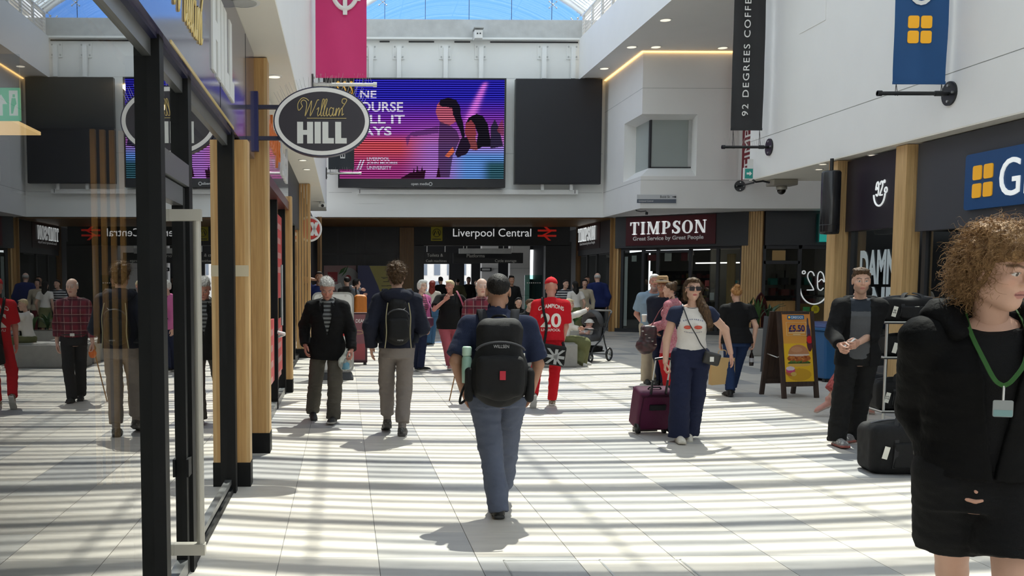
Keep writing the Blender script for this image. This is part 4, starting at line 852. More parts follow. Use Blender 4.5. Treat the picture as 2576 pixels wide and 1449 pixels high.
# ---------------------------------------------------------------- video screens on the facade
M_panel = mat('screen_black', (.006, .007, .012), .35, var=.2)
def mount(par, u, v0=112, v1=200):
    a = at(u, v0, YF); z1 = a.z; z0 = at(u, 150, YF).z; MB().box(a.x - .2, a.x + .2, YF - .03, YF, z0, z1).build('mount_plate', M_facade, par)
    for dx in (-.13, .13):
        for z in (z0 + .08, z1 - .08): MB().cyl((a.x + dx, YF - .05, z), (a.x + dx, YF - .03, z), .028, n=8).build('bolt', M_conc, par)
    MB().box(a.x - .07, a.x + .07, YF - .2, YF - .03, at(u, v1, YF).z, z1 - .12).build('hanger', M_facade, par)
scr = thing('video_screen', 'large lit video screen with purple and blue striped picture', 'screen', (0, 0, 0))
ys = YF - .45; A, B = at(850, 195, ys), at(1271, 472, ys)
MB().box(A.x, B.x, ys, YF - .2, B.z, A.z).build('case', M_panel, scr)
for u in (933, 1003, 1120, 1209): mount(scr, u)
blk = thing('video_screen', 'blank black video panel next to the lit screen', 'screen', (0, 0, 0)); A2, B2 = at(1298, 198, ys), at(1511, 463, ys)
MB().box(A2.x, B2.x, ys, YF - .2, B2.z, A2.z).build('case', M_panel, blk); MB().box(A2.x + .03, B2.x - .03, ys - .01, ys, B2.z + .03, A2.z - .03).build('display', mat('blank_display', (.008, .009, .014), .5, bump=.2, bscale=60), blk)
for u in (1367, 1440): mount(blk, u); MB().box(at(u, 465, ys).x - .05, at(u, 465, ys).x + .05, YF - .3, YF - .2, at(u, 478, ys).z, B2.z).build('foot_bracket', M_facade, blk)
# picture: gradient with two looking-up figures, printed as vertex colours on the display
x0, x1, z0, z1 = A.x + .05, B.x - .06, B.z + .28, A.z - .05; NX, NZ = 300, 200
U, V = np.meshgrid(np.linspace(0, 1, NX), np.linspace(0, 1, NZ)); dx0, dx1 = 853, 1270; pu = dx0 + U * (dx1 - dx0); pv = 455 - V * (455 - 198)
def lerp(a, b, t): return np.array(a)[None, None] * (1 - t[..., None]) + np.array(b)[None, None] * t[..., None]
sm = lambda e0, e1, x: np.clip((x - e0) / (e1 - e0), 0, 1) ** 2 * (3 - 2 * np.clip((x - e0) / (e1 - e0), 0, 1))
img = lerp((.012, .008, .46), (.26, .015, .38), sm(240, 335, pv)); img = img * (1 - sm(330, 365, pv)[..., None] * .999) + lerp((.62, .03, .05), (.34, .01, .20), sm(365, 440, pv)) * sm(330, 365, pv)[..., None]
k = sm(1000, 1090, pu) * sm(300, 380, pv); img = img * (1 - k[..., None]) + np.array((.35, .10, .55)) * k[..., None]
k = sm(1110, 1180, pu) * sm(360, 400, pv); img = img * (1 - k[..., None]) + np.array((.06, .25, .80)) * k[..., None]; k = sm(1200, 1240, pu) * sm(395, 420, pv); img = img * (1 - k[..., None]) + np.array((.01, .09, .13)) * k[..., None]
ray = np.exp(-((pu - (1222 - (pv - 205) * .42)) / (6 + (pv - 205) * .06)) ** 2) * sm(200, 215, pv) * (1 - sm(285, 330, pv)); img += ray[..., None] * np.array((.75, .12, .6))
def inpoly(P):
    P = np.array(P, float); r = np.zeros(pu.shape, bool); n = len(P)
    for i in range(n):
        x_, y_ = P[i]; x2, y2 = P[(i + 1) % n]; c = ((y_ > pv) != (y2 > pv)) & (pu < (x2 - x_) * (pv - y_) / (y2 - y_ + 1e-9) + x_); r ^= c
    return r
def paint(P, c, a=1.0):
    global img; k = inpoly(P)[..., None] * a; img = img * (1 - k) + np.array(c) * k
skin_ = (.50, .06, .13)
paint([(1100, 262), (1112, 250), (1138, 250), (1152, 262), (1156, 285), (1150, 305), (1130, 318), (1112, 312), (1102, 300), (1096, 282)], skin_)
paint([(1104, 262), (1108, 250), (1128, 245), (1148, 250), (1158, 268), (1160, 290), (1154, 300), (1140, 290), (1138, 272), (1120, 268), (1112, 268)], (.012, .008, .02)); paint([(1140, 285), (1158, 285), (1166, 310), (1170, 340), (1168, 362), (1158, 330), (1148, 308)], (.012, .008, .02))
paint([(1106, 306), (1132, 316), (1150, 330), (1158, 352), (1140, 395), (1132, 452), (1102, 452), (1104, 400), (1104, 350)], (.05, .02, .08), .85)
paint([(1058, 330), (1076, 325), (1104, 318), (1104, 336), (1076, 340), (1044, 345), (1030, 342), (1034, 334)], (.10, .02, .16), .75); paint([(1020, 348), (1034, 336), (1030, 356), (1024, 372)], (.12, .02, .2), .7)
paint([(1172, 312), (1180, 296), (1200, 286), (1216, 292), (1228, 312), (1234, 345), (1240, 372), (1214, 372), (1196, 382), (1204, 340), (1196, 318), (1184, 305)], (.01, .008, .015)); paint([(1172, 312), (1186, 302), (1196, 316), (1200, 340), (1192, 356), (1180, 356), (1170, 336)], (.30, .03, .05)); paint([(1180, 350), (1196, 340), (1204, 380), (1180, 378)], (.26, .04, .05))
paint([(1146, 390), (1160, 350), (1176, 346), (1186, 370), (1176, 390), (1152, 400)], (.02, .01, .03)); paint([(1236, 320), (1246, 300), (1256, 320), (1262, 344), (1268, 370), (1236, 376)], (.03, .02, .06)); paint([(1252, 330), (1258, 312), (1266, 300), (1270, 330), (1268, 345)], (.25, .03, .06), .8)
for p in ([(1036, 452), (1042, 425), (1046, 452)], [(1046, 452), (1050, 418), (1056, 452)], [(1056, 452), (1062, 422), (1070, 452)], [(1006, 455), (1030, 440), (1072, 432), (1068, 455)], [(1098, 452), (1104, 420), (1110, 452)]): paint(p, (.03, .005, .02))
paint([(1120, 395), (1140, 372), (1144, 385), (1130, 400)], (.75, .10, .02))
me = bpy.data.meshes.new('display'); vs = np.stack([x0 + U * (x1 - x0), np.full(U.shape, ys - .012), z0 + V * (z1 - z0)], -1).reshape(-1, 3)
idx = np.arange(NX * NZ).reshape(NZ, NX); fs = np.stack([idx[:-1, :-1], idx[:-1, 1:], idx[1:, 1:], idx[1:, :-1]], -1).reshape(-1, 4); me.from_pydata(vs.tolist(), [], fs.tolist())
ca = me.color_attributes.new('Col', 'FLOAT_COLOR', 'POINT'); arr = np.ones((NX * NZ, 4), np.float32); arr[:, :3] = np.clip(img, 0, 4).reshape(-1, 3); ca.data.foreach_set('color', arr.ravel())
m, t, out = _mat('led_display'); em = t.new('ShaderNodeEmission'); vc = t.new('ShaderNodeVertexColor', layer_name='Col'); tc = t.new('ShaderNodeTexCoord'); sx = t.new('ShaderNodeSeparateXYZ'); t.link(tc.outputs['Object'], sx.inputs[0])
fr = t.new('ShaderNodeMath', operation='MULTIPLY'); fr.inputs[1].default_value = 45 / (z1 - z0); t.link(sx.outputs['Z'], fr.inputs[0]); fc = t.new('ShaderNodeMath', operation='FRACT'); t.link(fr.outputs[0], fc.inputs[0]); gt = t.new('ShaderNodeMath', operation='LESS_THAN'); gt.inputs[1].default_value = .36; t.link(fc.outputs[0], gt.inputs[0])
mr = t.new('ShaderNodeMapRange'); mr.inputs[3].default_value = .20; mr.inputs[4].default_value = 1.4; t.link(gt.outputs[0], mr.inputs[0])
# lit rows are paler as well as brighter
mxc = t.new('ShaderNodeMix', data_type='RGBA'); mf = t.new('ShaderNodeMath', operation='MULTIPLY'); mf.inputs[1].default_value = .10; t.link(gt.outputs[0], mf.inputs[0]); t.link(mf.outputs[0], mxc.inputs['Factor']); t.link(vc.outputs[0], mxc.inputs['A'])
lum = t.new('ShaderNodeRGBToBW'); t.link(vc.outputs[0], lum.inputs[0]); lm = t.new('ShaderNodeMath', operation='MULTIPLY'); lm.inputs[1].default_value = 5; lm.use_clamp = True; t.link(lum.outputs[0], lm.inputs[0]); t.link(lm.outputs[0], mxc.inputs['B'])
t.link(mxc.outputs['Result'], em.inputs[0]); t.link(mr.outputs[0], em.inputs[1]); t.link(em.outputs[0], out.inputs[0]); link('display', me, m, scr)
def led_text(name, c, e):
    m = mat(name, (.05, .03, .1), .5, emit=c, estr=1); t = NT(m); b = [n for n in t.n if n.type == 'BSDF_PRINCIPLED'][0]; tc = t.new('ShaderNodeTexCoord'); sx = t.new('ShaderNodeSeparateXYZ'); t.link(tc.outputs['Object'], sx.inputs[0])
    fr = t.new('ShaderNodeMath', operation='MULTIPLY'); fr.inputs[1].default_value = 45 / (z1 - z0); t.link(sx.outputs['Z'], fr.inputs[0]); fc = t.new('ShaderNodeMath', operation='FRACT'); t.link(fr.outputs[0], fc.inputs[0]); gt = t.new('ShaderNodeMath', operation='LESS_THAN'); gt.inputs[1].default_value = .36; t.link(fc.outputs[0], gt.inputs[0]); mr = t.new('ShaderNodeMapRange'); mr.inputs[3].default_value = .12 * e; mr.inputs[4].default_value = e; t.link(gt.outputs[0], mr.inputs[0]); t.link(mr.outputs[0], b.inputs['Emission Strength']); return m
M_emt = led_text('screen_text', (.75, .7, 1), 1.5)
def stx(s, u0, u1, v0, v1, m=M_emt):
    a, c = at(u0, v1, ys), at(u1, v0, ys); text(s, ((a.x + c.x) / 2, ys - .014, (a.z + c.z) / 2), (1, 0, 0), (0, 0, 1), m, scr, .4, ext=.001, fitw=c.x - a.x, fith=c.z - a.z, weight=.008)
stx('NE', 906, 947, 228, 247); stx('COURSE', 880, 1014, 257, 281); stx('FULL IT', 880, 1018, 289, 311); stx('DAYS', 880, 985, 319, 341)
M_emt2 = led_text('screen_text_small', (.8, .75, .95), 1.1)
stx('LIVERPOOL', 923, 980, 396, 404, M_emt2); stx('JOHN MOORES', 923, 1000, 407, 415, M_emt2); stx('UNIVERSITY', 923, 985, 418, 426, M_emt2)
polys([[(0, 0), (.1, .25), (.14, .25), (.04, 0)], [(.18, .25), (.22, .25), (.12, 0), (.08, 0)]], (at(897, 426, ys).x, ys - .013, at(897, 426, ys).z), (1, 0, 0), (0, 0, 1), M_emt2, scr, 'emblem', .001, 1.2)
stx('open media', 1034, 1078, 459, 468, mat('grey_print', (.5, .5, .5), .5)); MB().tube([(at(1083, 463, ys).x + .05 * math.cos(q), ys - .008, at(1083, 463, ys).z + .05 * math.sin(q)) for q in [2 * math.pi * k / 16 for k in range(16)]], .014, n=6, closed=True).build('ring_logo', mat('grey_print', (.5, .5, .5), .5), scr)
# ---------------------------------------------------------------- oval projecting sign
YO = 9.6; oc = at(810, 308, YO); ov = thing('oval_sign', 'oval navy projecting sign with white rim reading William Hill', 'sign', oc)
a_, b_ = .455, .325
def ellp(a, b, n=64): return [(a * math.cos(2 * math.pi * k / n), b * math.sin(2 * math.pi * k / n)) for k in range(n)]
MB().poly_prism([(x, -.06, z) for x, z in ellp(a_, b_)], (0, 1, 0), .12).build('body', M_navy, ov)
r_ = MB(); E1, E2 = ellp(a_ - .012, b_ - .012), ellp(a_ - .05, b_ - .05); nn = len(E1)
for y0, y1 in ((-.066, -.06), (.06, .066)):
    if y0 > 0: r_.build('white_rim', M_white, ov); r_ = MB()
    for k in range(nn):
        k2 = (k + 1) % nn; r_.poly_prism([(E1[k][0], y0, E1[k][1]), (E1[k2][0], y0, E1[k2][1]), (E2[k2][0], y0, E2[k2][1]), (E2[k][0], y0, E2[k][1])], (0, 1, 0), y1 - y0)
r_.build('white_rim', M_white, ov); MB().poly_prism([(x, -.064, z) for x, z in ellp(a_ - .05, b_ - .05)], (0, 1, 0), .128).build('face', mat('aubergine_face', (.022, .018, .030), .35), ov)
s_ = .235; b = MB()
for p in H_POLY: b.poly_prism([(-.232 + q[0] / 2.24 * .465, -.064, -.205 + q[1] * .20) for q in p], (0, -1, 0), .006)
b.build('lettering', M_hill, ov); b = MB()
for p in H_POLY: b.poly_prism([(.232 - q[0] / 2.24 * .465, .064, -.205 + q[1] * .20) for q in p], (0, 1, 0), .006)
b.build('lettering', M_hill, ov)
william((-.04, -.068, .085), (1, 0, 0), (0, 0, 1), .148, .0042, ov); william((.04, .068, .085), (-1, 0, 0), (0, 0, 1), .148, .0042, ov)
MB().box(-.14, .23, -.07, -.064, .026, .030).build('gold_rule', M_gold, ov)
for z in (.14, -.15): MB().box(-.62, -.36, -.025, .025, z - .018, z + .018).build('arm', M_navy, ov)
MB().box(-.66, -.60, -.05, .05, -.27, .28).build('wall_plate', mat('blue_plate', (.008, .012, .11), .4), ov)
spikes(ov, [((a_ * .98 * math.cos(q), random.uniform(-.03, .03), b_ * .98 * math.sin(q)), (math.cos(q) * .55 + random.uniform(-.15, .15), random.uniform(-.3, .3), 1)) for q in [RD(30 + 120 * k / 30) for k in range(31)]], .12)
# ---------------------------------------------------------------- station sign and fittings
ssg = thing('station_sign', 'dark station fascia sign reading Liverpool Central with red rail arrows', 'sign', (0, 0, 0)); za, zb_ = at(1240, 617, YS).z, at(1240, 571, YS).z
MB().box(at(1042, 600, YS).x, at(1432, 600, YS).x, YS - .1, YS, za, zb_).build('panel', mat('station_black', (.018, .019, .021), .5), ssg)
P0 = at(1238, 587, YS - .1); text('Liverpool Central', (P0.x, YS - .105, P0.z - .02), (1, 0, 0), (0, 0, 1), mat('station_letter', (.8, .8, .8), .5, emit=(.8, .82, .82), estr=.45), ssg, .4, ext=.004, fitw=at(1336, 600, YS).x - at(1140, 600, YS).x, fith=.40)
a, c = at(1084, 606, YS - .1), at(1113, 571, YS - .1); MB().box(a.x, c.x, YS - .12, YS - .1, a.z, c.z).build('yellow_badge', mat('badge_yellow', (.55, .47, .02), .5), ssg)
MB().tube([((a.x + c.x) / 2 + .15 * math.cos(q), YS - .122, (a.z + c.z) / 2 + .04 + .15 * math.sin(q)) for q in [2 * math.pi * k / 20 for k in range(20)]], .01, n=5, closed=True).build('badge_ring', M_dark, ssg); mc = ((a.x + c.x) / 2, (a.z + c.z) / 2 + .04); MB().tube([(mc[0] - .1, YS - .122, mc[1] - .08), (mc[0] - .05, YS - .122, mc[1] + .08), (mc[0], YS - .122, mc[1] - .03), (mc[0] + .05, YS - .122, mc[1] + .08), (mc[0] + .1, YS - .122, mc[1] - .08)], .018, n=5).build('badge_letter', M_dark, ssg); MB().box(a.x + .05, c.x - .05, YS - .124, YS - .12, a.z + .05, a.z + .08).build('badge_print', M_dark, ssg)
P0 = at(1376, 589, YS - .1); s_ = .36
polys([[(-1, .28), (1, .28), (1, .48), (-1, .48)], [(-1, -.28), (1, -.28), (1, -.08), (-1, -.08)], [(-.45, .85), (-.15, .85), (.55, .28), (.2, .28)], [(.2, .28), (.5, .28), (-.2, -.08), (-.5, -.08)], [(-.5, -.08), (-.2, -.08), (.45, -.68), (.15, -.68)]], (P0.x, YS - .104, P0.z), (1, 0, 0), (0, 0, 1), mat('rail_red', (.45, .02, .015), .5, emit=(.5, .02, .01), estr=.25), ssg, 'rail_arrows', .01, s_)
def board(u0, u1, v0, v1, Y, lab, lines, cat='sign', nm='information_board', m=None):
    a, c = at(u0, v1, Y), at(u1, v0, Y); o = thing(nm, lab, cat, (a.x, Y, 0)); w = c.x - a.x; MB().box(0, w, 0, .15, a.z, c.z).build('panel', m or mat('station_black', (.018, .019, .021), .5), o)
    for fx_ in (.15, .85): MB().cyl((w * fx_, .07, c.z), (w * fx_, .07, max(4.05, c.z + .05)), .02, n=6).build('hanger', M_steel, o)
    for s, fx_, fz_, h in lines: text(s, (w * fx_, -.004, a.z + (c.z - a.z) * fz_), (1, 0, 0), (0, 0, 1), mat('dim_letter', (.35, .35, .32), .5, emit=(.4, .4, .36), estr=.12), o, h, ext=.002)
    return o
board(1065, 1130, 634, 664, 46, 'left black overhead sign board in the station hall', [('Toilets &', .45, .72, .2), ('Cash machines', .5, .25, .16)]); board(1140, 1316, 636, 662, 46, 'wide black overhead sign board in the station hall', [('Platforms', .32, .7, .22), ('Cycle storage', .75, .22, .18)]); board(1155, 1287, 625, 638, 45, 'grey ceiling bulkhead over the station hall signs', [], 'bulkhead', 'ceiling_bulkhead', M_conc)
gl = thing('ticket_barrier', 'pale green glass barrier panel in the station entrance', 'barrier', (at(1320, 700, 43).x, 43, 0)); MB().box(0, .75, 0, .02, 0, at(1320, 692, 43).z).build('glass_panel', glass_mat('green_glass', (.55, .8, .74), 2), gl); MB().box(0, .75, -.01, .03, 0, .1).build('shoe', M_steel, gl)
for k in range(7): MB().cyl((.12 + k * .09, -.006, 1.62), (.12 + k * .09, -.002, 1.62), .03, n=10).build('dot', M_white, gl)
el = thing('emergency_light', 'small black bulkhead lamp on white column in station hall', 'lamp', at(1222, 678, 50.0)); MB().box(-.28, .28, -.1, 0, -.09, .09).build('body', M_black, el, bevel=.03); MB().box(-.2, .2, -.12, -.1, -.05, .05).build('lens', mat('dim_lens', (.6, .6, .6), .3), el)
# posters at the back left
a, c = at(815, 800, YS - .05), at(896, 668, YS - .05)
pb = thing('wall_poster', 'pink food poster with strawberry plate on black wall', 'poster', (a.x, YS - .06, 0)); w = c.x - a.x; MB().box(0, w, 0, .04, max(.9, a.z), c.z).build('sheet', mat('pink_sheet', (.42, .25, .25), .5, var=.1), pb)
MB().cyl((w * .75, -.004, c.z - .5), (w * .75, 0, c.z - .5), .42 * w / 1.25, n=28).build('plate', mat('plate_white', (.5, .5, .5), .5), pb); MB().ell((w * .75, -.004, c.z - .5), (.12, .01, .14)).build('strawberry', mat('berry_red', (.45, .02, .03), .5), pb); MB().box(w * .12, w * .42, -.006, 0, c.z - .62, c.z - .25).build('red_box', mat('berry_red', (.45, .02, .03), .5), pb); text('BUY', (w * .3, -.004, c.z - .78), (1, 0, 0), (0, 0, 1), mat('berry_red2', (.4, .05, .08), .5), pb, .3, ext=.002); polys([[(.5, 0), (.75, .1), (.65, .35), (.4, .25)]], (0, -.004, c.z - 1.0), (1, 0, 0), (0, 0, 1), M_white, pb, 'ticket', .003)
polys([[(0, 0), (.1, .2), (.3, .3), (.2, .1)], [(.1, -.1), (.3, .1), (.4, .4), (.25, .15)]], (w * .45, -.004, c.z - .35), (1, 0, 0), (0, 0, 1), mat('leaf_print', (.06, .16, .04), .6), pb, 'leaves', .003)
a, c = at(900, 850, YS - 1), at(1003, 668, YS - 1)
mp_ = thing('map_stand', 'large yellow area map panel with blue edge near station', 'map', (a.x, YS - 1, 0)); w = c.x - a.x; zt = c.z
MB().box(0, w, 0, .06, 0, zt).build('panel', mat('map_blue', (.012, .018, .12), .4), mp_); polys([[(.28 * w, zt - .01), (w - .02, zt - .01), (w - .02, .7), (.62 * w, .95), (.5 * w, 1.5)]], (0, -.002, 0), (1, 0, 0), (0, 0, 1), mat('map_yellow', (.42, .36, .10), .5, var=.1), mp_, 'map_area', .004)
for k in range(14):
    px_, pz_ = w * random.uniform(.5, .92), random.uniform(1.5, zt - .1); MB().box(px_, px_ + random.uniform(.08, .3), -.01, -.006, pz_, pz_ + .02).build('map_print', M_dark, mp_)

LB.box('lit_panel', 7.5, 8.3, .95, 1.5, 2.58, 2.6, mat('amber_panel_lamp', (1, .7, .4), .5, emit=(1, .62, .28), estr=.9)); LB.box('lamp_stem', 7.85, 7.9, 1.2, 1.25, 2.6, 3.0, M_grey)
# ================================================================ FIGURES: distance-field modelling
f32 = np.float32
def A_(p): return np.array(p, f32)
def rcone(a, b, r1, r2):
    a, b = A_(a), A_(b); ba = b - a; L = float(ba @ ba) + 1e-9
    def f(P):
        pa = P - a; h = np.clip(pa @ ba / L, 0, 1); q = pa - h[:, None] * ba
        return np.sqrt((q * q).sum(1)) - (r1 + (r2 - r1) * h)
    return f
def ellip(c, r, R=None):
    c, r = A_(c), A_(r)
    def f(P):
        q = P - c
        if R is not None: q = q @ R
        a = q / r; k0 = np.sqrt((a * a).sum(1)); b = a / r; k1 = np.sqrt((b * b).sum(1)) + 1e-9
        return k0 * (k0 - 1) / k1
    return f
def rbox3(c, h, r, R=None):
    c, h = A_(c), A_(h)
    def f(P):
        q = P - c
        if R is not None: q = q @ R
        q = np.abs(q) - (h - r)
        return np.sqrt((np.maximum(q, 0) ** 2).sum(1)) + np.minimum(q.max(1), 0) - r
    return f
def plane3(n, p):
    n = A_(n); n = n / np.linalg.norm(n); d = float(n @ A_(p))
    return lambda P: P @ n - d
def smin(a, b, k):
    if k <= 0: return np.minimum(a, b)
    h = np.clip(.5 + .5 * (b - a) / k, 0, 1); return b * (1 - h) + a * h - k * h * (1 - h)
def smax(a, b, k): return -smin(-a, -b, k)
def U_(fs, k=.02):
    def f(P):
        d = fs[0](P)
        for g in fs[1:]: d = smin(d, g(P), k)
        return d
    return f
def I_(f, g, k=.004): return lambda P: smax(f(P), g(P), k)
def D_(f, g, k=.004): return lambda P: smax(f(P), -g(P), k)
def vnoise(P, seed=0):
    i = np.floor(P); t = (P - i).astype(f32); t = t * t * (3 - 2 * t); i = i.astype(np.int64) + 1000; out = 0
    for dx in (0, 1):
        for dy in (0, 1):
            for dz in (0, 1):
                h = ((i[:, 0] + dx) * 73856093 ^ (i[:, 1] + dy) * 19349663 ^ (i[:, 2] + dz) * 83492791 ^ seed * 2654435) & 0xffffff
                h = ((h * 1103515245 + 12345) >> 8) & 0xffff
                w = (t[:, 0] if dx else 1 - t[:, 0]) * (t[:, 1] if dy else 1 - t[:, 1]) * (t[:, 2] if dz else 1 - t[:, 2])
                out = out + w * (h / 65535.0)
    return out - .5
def N_(f, amp, freq, seed=0):
    fr = A_(freq if hasattr(freq, '__len__') else (freq,) * 3); return lambda P: f(P) + amp * (vnoise(P * fr, seed) + .5 * vnoise(P * fr * 2.1, seed + 5))
def nets(f, lo, hi, res):
    """surface nets over a sparse grid"""
    B = 4; lo = np.array(lo, float) - res * 2; hi = np.array(hi, float) + res * 2
    nb = np.maximum(2, np.ceil((hi - lo) / (res * B)).astype(int)); n = nb * B
    ax = [(lo[k] + (np.arange(nb[k]) * B + (B - 1) / 2) * res).astype(f32) for k in range(3)]
    C = np.stack(np.meshgrid(*ax, indexing='ij'), -1).reshape(-1, 3); dc = f(C).reshape(nb)
    rep = lambda a: a.repeat(B, 0).repeat(B, 1).repeat(B, 2)
    V = rep(dc).astype(f32); mk = rep(np.abs(dc) < res * B * 1.25 + .004)
    idx = np.argwhere(mk); V[mk] = f((lo + idx * res).astype(f32))
    V[0], V[-1], V[:, 0], V[:, -1], V[:, :, 0], V[:, :, -1] = 1, 1, 1, 1, 1, 1
    S = V < 0; cnt = sum(S[i:n[0] - 1 + i, j:n[1] - 1 + j, k:n[2] - 1 + k].astype(np.int8) for i in (0, 1) for j in (0, 1) for k in (0, 1))
    act = (cnt > 0) & (cnt < 8); cid = np.argwhere(act); vid = -np.ones(act.shape, int); vid[act] = np.arange(len(cid))
    pos = np.zeros((len(cid), 3)); num = np.zeros(len(cid)); cs = [(i, j, k) for i in (0, 1) for j in (0, 1) for k in (0, 1)]
    vals = {c: V[cid[:, 0] + c[0], cid[:, 1] + c[1], cid[:, 2] + c[2]] for c in cs}
    for a in cs:
        for d in range(3):
            if a[d] == 0:
                b = tuple(a[k] + (k == d) for k in range(3)); va, vb = vals[a], vals[b]; m = (va < 0) != (vb < 0)
                t = np.where(m, va / (va - vb + 1e-12), 0); p = np.array(a, float)[None] + t[:, None] * np.eye(3)[d]; pos += p * m[:, None]; num += m
    verts = lo + (cid + pos / np.maximum(num, 1)[:, None]) * res; quads = []
    for d in range(3):
        e1, e2 = (d + 1) % 3, (d + 2) % 3; sl0 = [slice(None)] * 3; sl1 = [slice(None)] * 3; sl0[d] = slice(0, -1); sl1[d] = slice(1, None)
        ch = S[tuple(sl0)] != S[tuple(sl1)]; E = np.argwhere(ch); E = E[(E[:, e1] > 0) & (E[:, e2] > 0) & (E[:, e1] < n[e1] - 1) & (E[:, e2] < n[e2] - 1)]
        if not len(E): continue
        flip = S[E[:, 0], E[:, 1], E[:, 2]]; o1, o2 = np.zeros(3, int), np.zeros(3, int); o1[e1] = 1; o2[e2] = 1
        q = [vid[tuple((E - x).T)] for x in (o1 + o2, o2, 0 * o1, o1)]; Q = np.stack(q, 1); Q[~flip] = Q[~flip][:, ::-1]; quads.append(Q)
    Q = np.concatenate(quads) if quads else np.zeros((0, 4), int); Q = Q[(Q >= 0).all(1)]
    return verts.astype(f32), Q
def mesh_np(name, V, Q, m, parent, cols=None, smooth=True):
    me = bpy.data.meshes.new(name); me.vertices.add(len(V)); me.vertices.foreach_set('co', np.ascontiguousarray(V, f32).ravel())
    me.loops.add(len(Q) * 4); me.loops.foreach_set('vertex_index', np.ascontiguousarray(Q, np.int32).ravel()); me.polygons.add(len(Q)); me.polygons.foreach_set('loop_start', np.arange(0, len(Q) * 4, 4, dtype=np.int32))
    me.update(calc_edges=True); me.validate()
    if cols is not None:
        a = me.color_attributes.new('Col', 'FLOAT_COLOR', 'POINT'); c = np.ones((len(V), 4), f32); c[:, :3] = cols; a.data.foreach_set('color', c.ravel())
    return link(name, me, m, parent, smooth)
def soft(name, f, lo, hi, res, m, parent, cols=None):
    V, Q = nets(f, lo, hi, res)
    return mesh_np(name, V, Q, m, parent, cols(V) if callable(cols) else None)
def loft(knots, T=None):
    """stack of ellipses: knots (z, a, b, yc); T = (R, pivot) tilts it"""
    K = np.array(knots, f32); z, a, b, y = K.T
    def f(P):
        q = P if T is None else (P - T[1]) @ T[0] + T[1]
        zz = np.clip(q[:, 2], z[0], z[-1]); ai, bi, yi = np.interp(zz, z, a), np.interp(zz, z, b), np.interp(zz, z, y)
        x_, y_ = q[:, 0] / ai, (q[:, 1] - yi) / bi; r = np.sqrt(x_ * x_ + y_ * y_) + 1e-6
        d = (r - 1) * (np.minimum(ai, bi) * .6 + .4 * np.sqrt(((q[:, 0]) ** 2 + (q[:, 1] - yi) ** 2)) / r)
        dz = np.maximum(z[0] - q[:, 2], q[:, 2] - z[-1])
        return np.where(dz > 0, np.sqrt(np.maximum(d, 0) ** 2 + dz ** 2), np.maximum(d, np.minimum(dz, 0) if False else d)).astype(f32)
    return f
def ik(a, b, l1, l2, hint):
    a, b, hint = Vector(a), Vector(b), Vector(hint); d = b - a; L = d.length
    if L > (l1 + l2) * .999: b = a + d * ((l1 + l2) * .999 / L); d = b - a; L = d.length
    d.normalize(); x = (l1 * l1 - l2 * l2 + L * L) / (2 * L); h = math.sqrt(max(0, l1 * l1 - x * x)); n = hint - d * hint.dot(d); n.normalize()
    return a + d * x + n * h, b
def rotm(yaw=0, pitch=0, roll=0):
    """head/foot rotation: yaw about z (left +), pitch nose down +, roll about y"""
    return np.array(Matrix.Rotation(RD(yaw), 3, 'Z') @ Matrix.Rotation(RD(-pitch), 3, 'X') @ Matrix.Rotation(RD(roll), 3, 'Y'), f32)
def hand_field(w, d, t, n, s, curl, spread=1.0):
    """wrist w, finger direction d, thumb side t, palm facing n, scale s"""
    w, d, t, n = Vector(w), Vector(d).normalized(), Vector(t), Vector(n); t = (t - d * t.dot(d)).normalized(); n = d.cross(t) * (1 if d.cross(t).dot(n) > 0 else -1)
    pal = []; fin = []
    for k, (o, l, kn) in enumerate(((.028, .92, .082), (.009, 1.0, .086), (-.010, .94, .082), (-.028, .76, .074))):
        kp = w + (d * kn + t * o * spread) * s; pal.append(rcone(w + (d * .012 + t * o * .55) * s, kp, .0145 * s, .0125 * s))
        p = kp; ang = curl * .5
        for L, ra, rb in ((.043, .0105, .0092), (.027, .0092, .0082), (.021, .0082, .0068)):
            q = p + (d * math.cos(ang) + n * math.sin(ang)) * L * l * s + t * o * .10 * s; fin.append(rcone(p, q, ra * s, rb * s)); p = q; ang += curl
    a = w + (d * .022 + t * .022 + n * .006) * s; b = a + (d * .034 + t * .026 + n * .012 * (1 + curl)) * s; c = b + (d * .030 + t * (.010 - .014 * curl) + n * .016 * curl) * s; e = c + (d * .024 + n * .01 * curl) * s
    th = [rcone(a, b, .0155 * s, .0125 * s), rcone(b, c, .012 * s, .010 * s), rcone(c, e, .0098 * s, .0075 * s)]
    P = U_(pal, .014 * s); Fi = fin; T = U_(th, .006 * s)
    def f(X):
        m = Fi[0](X)
        for g in Fi[1:]: m = np.minimum(m, g(X))
        return smin(smin(P(X), m, .006 * s), T(X), .008 * s)
    return f, (w + d * .09 * s)
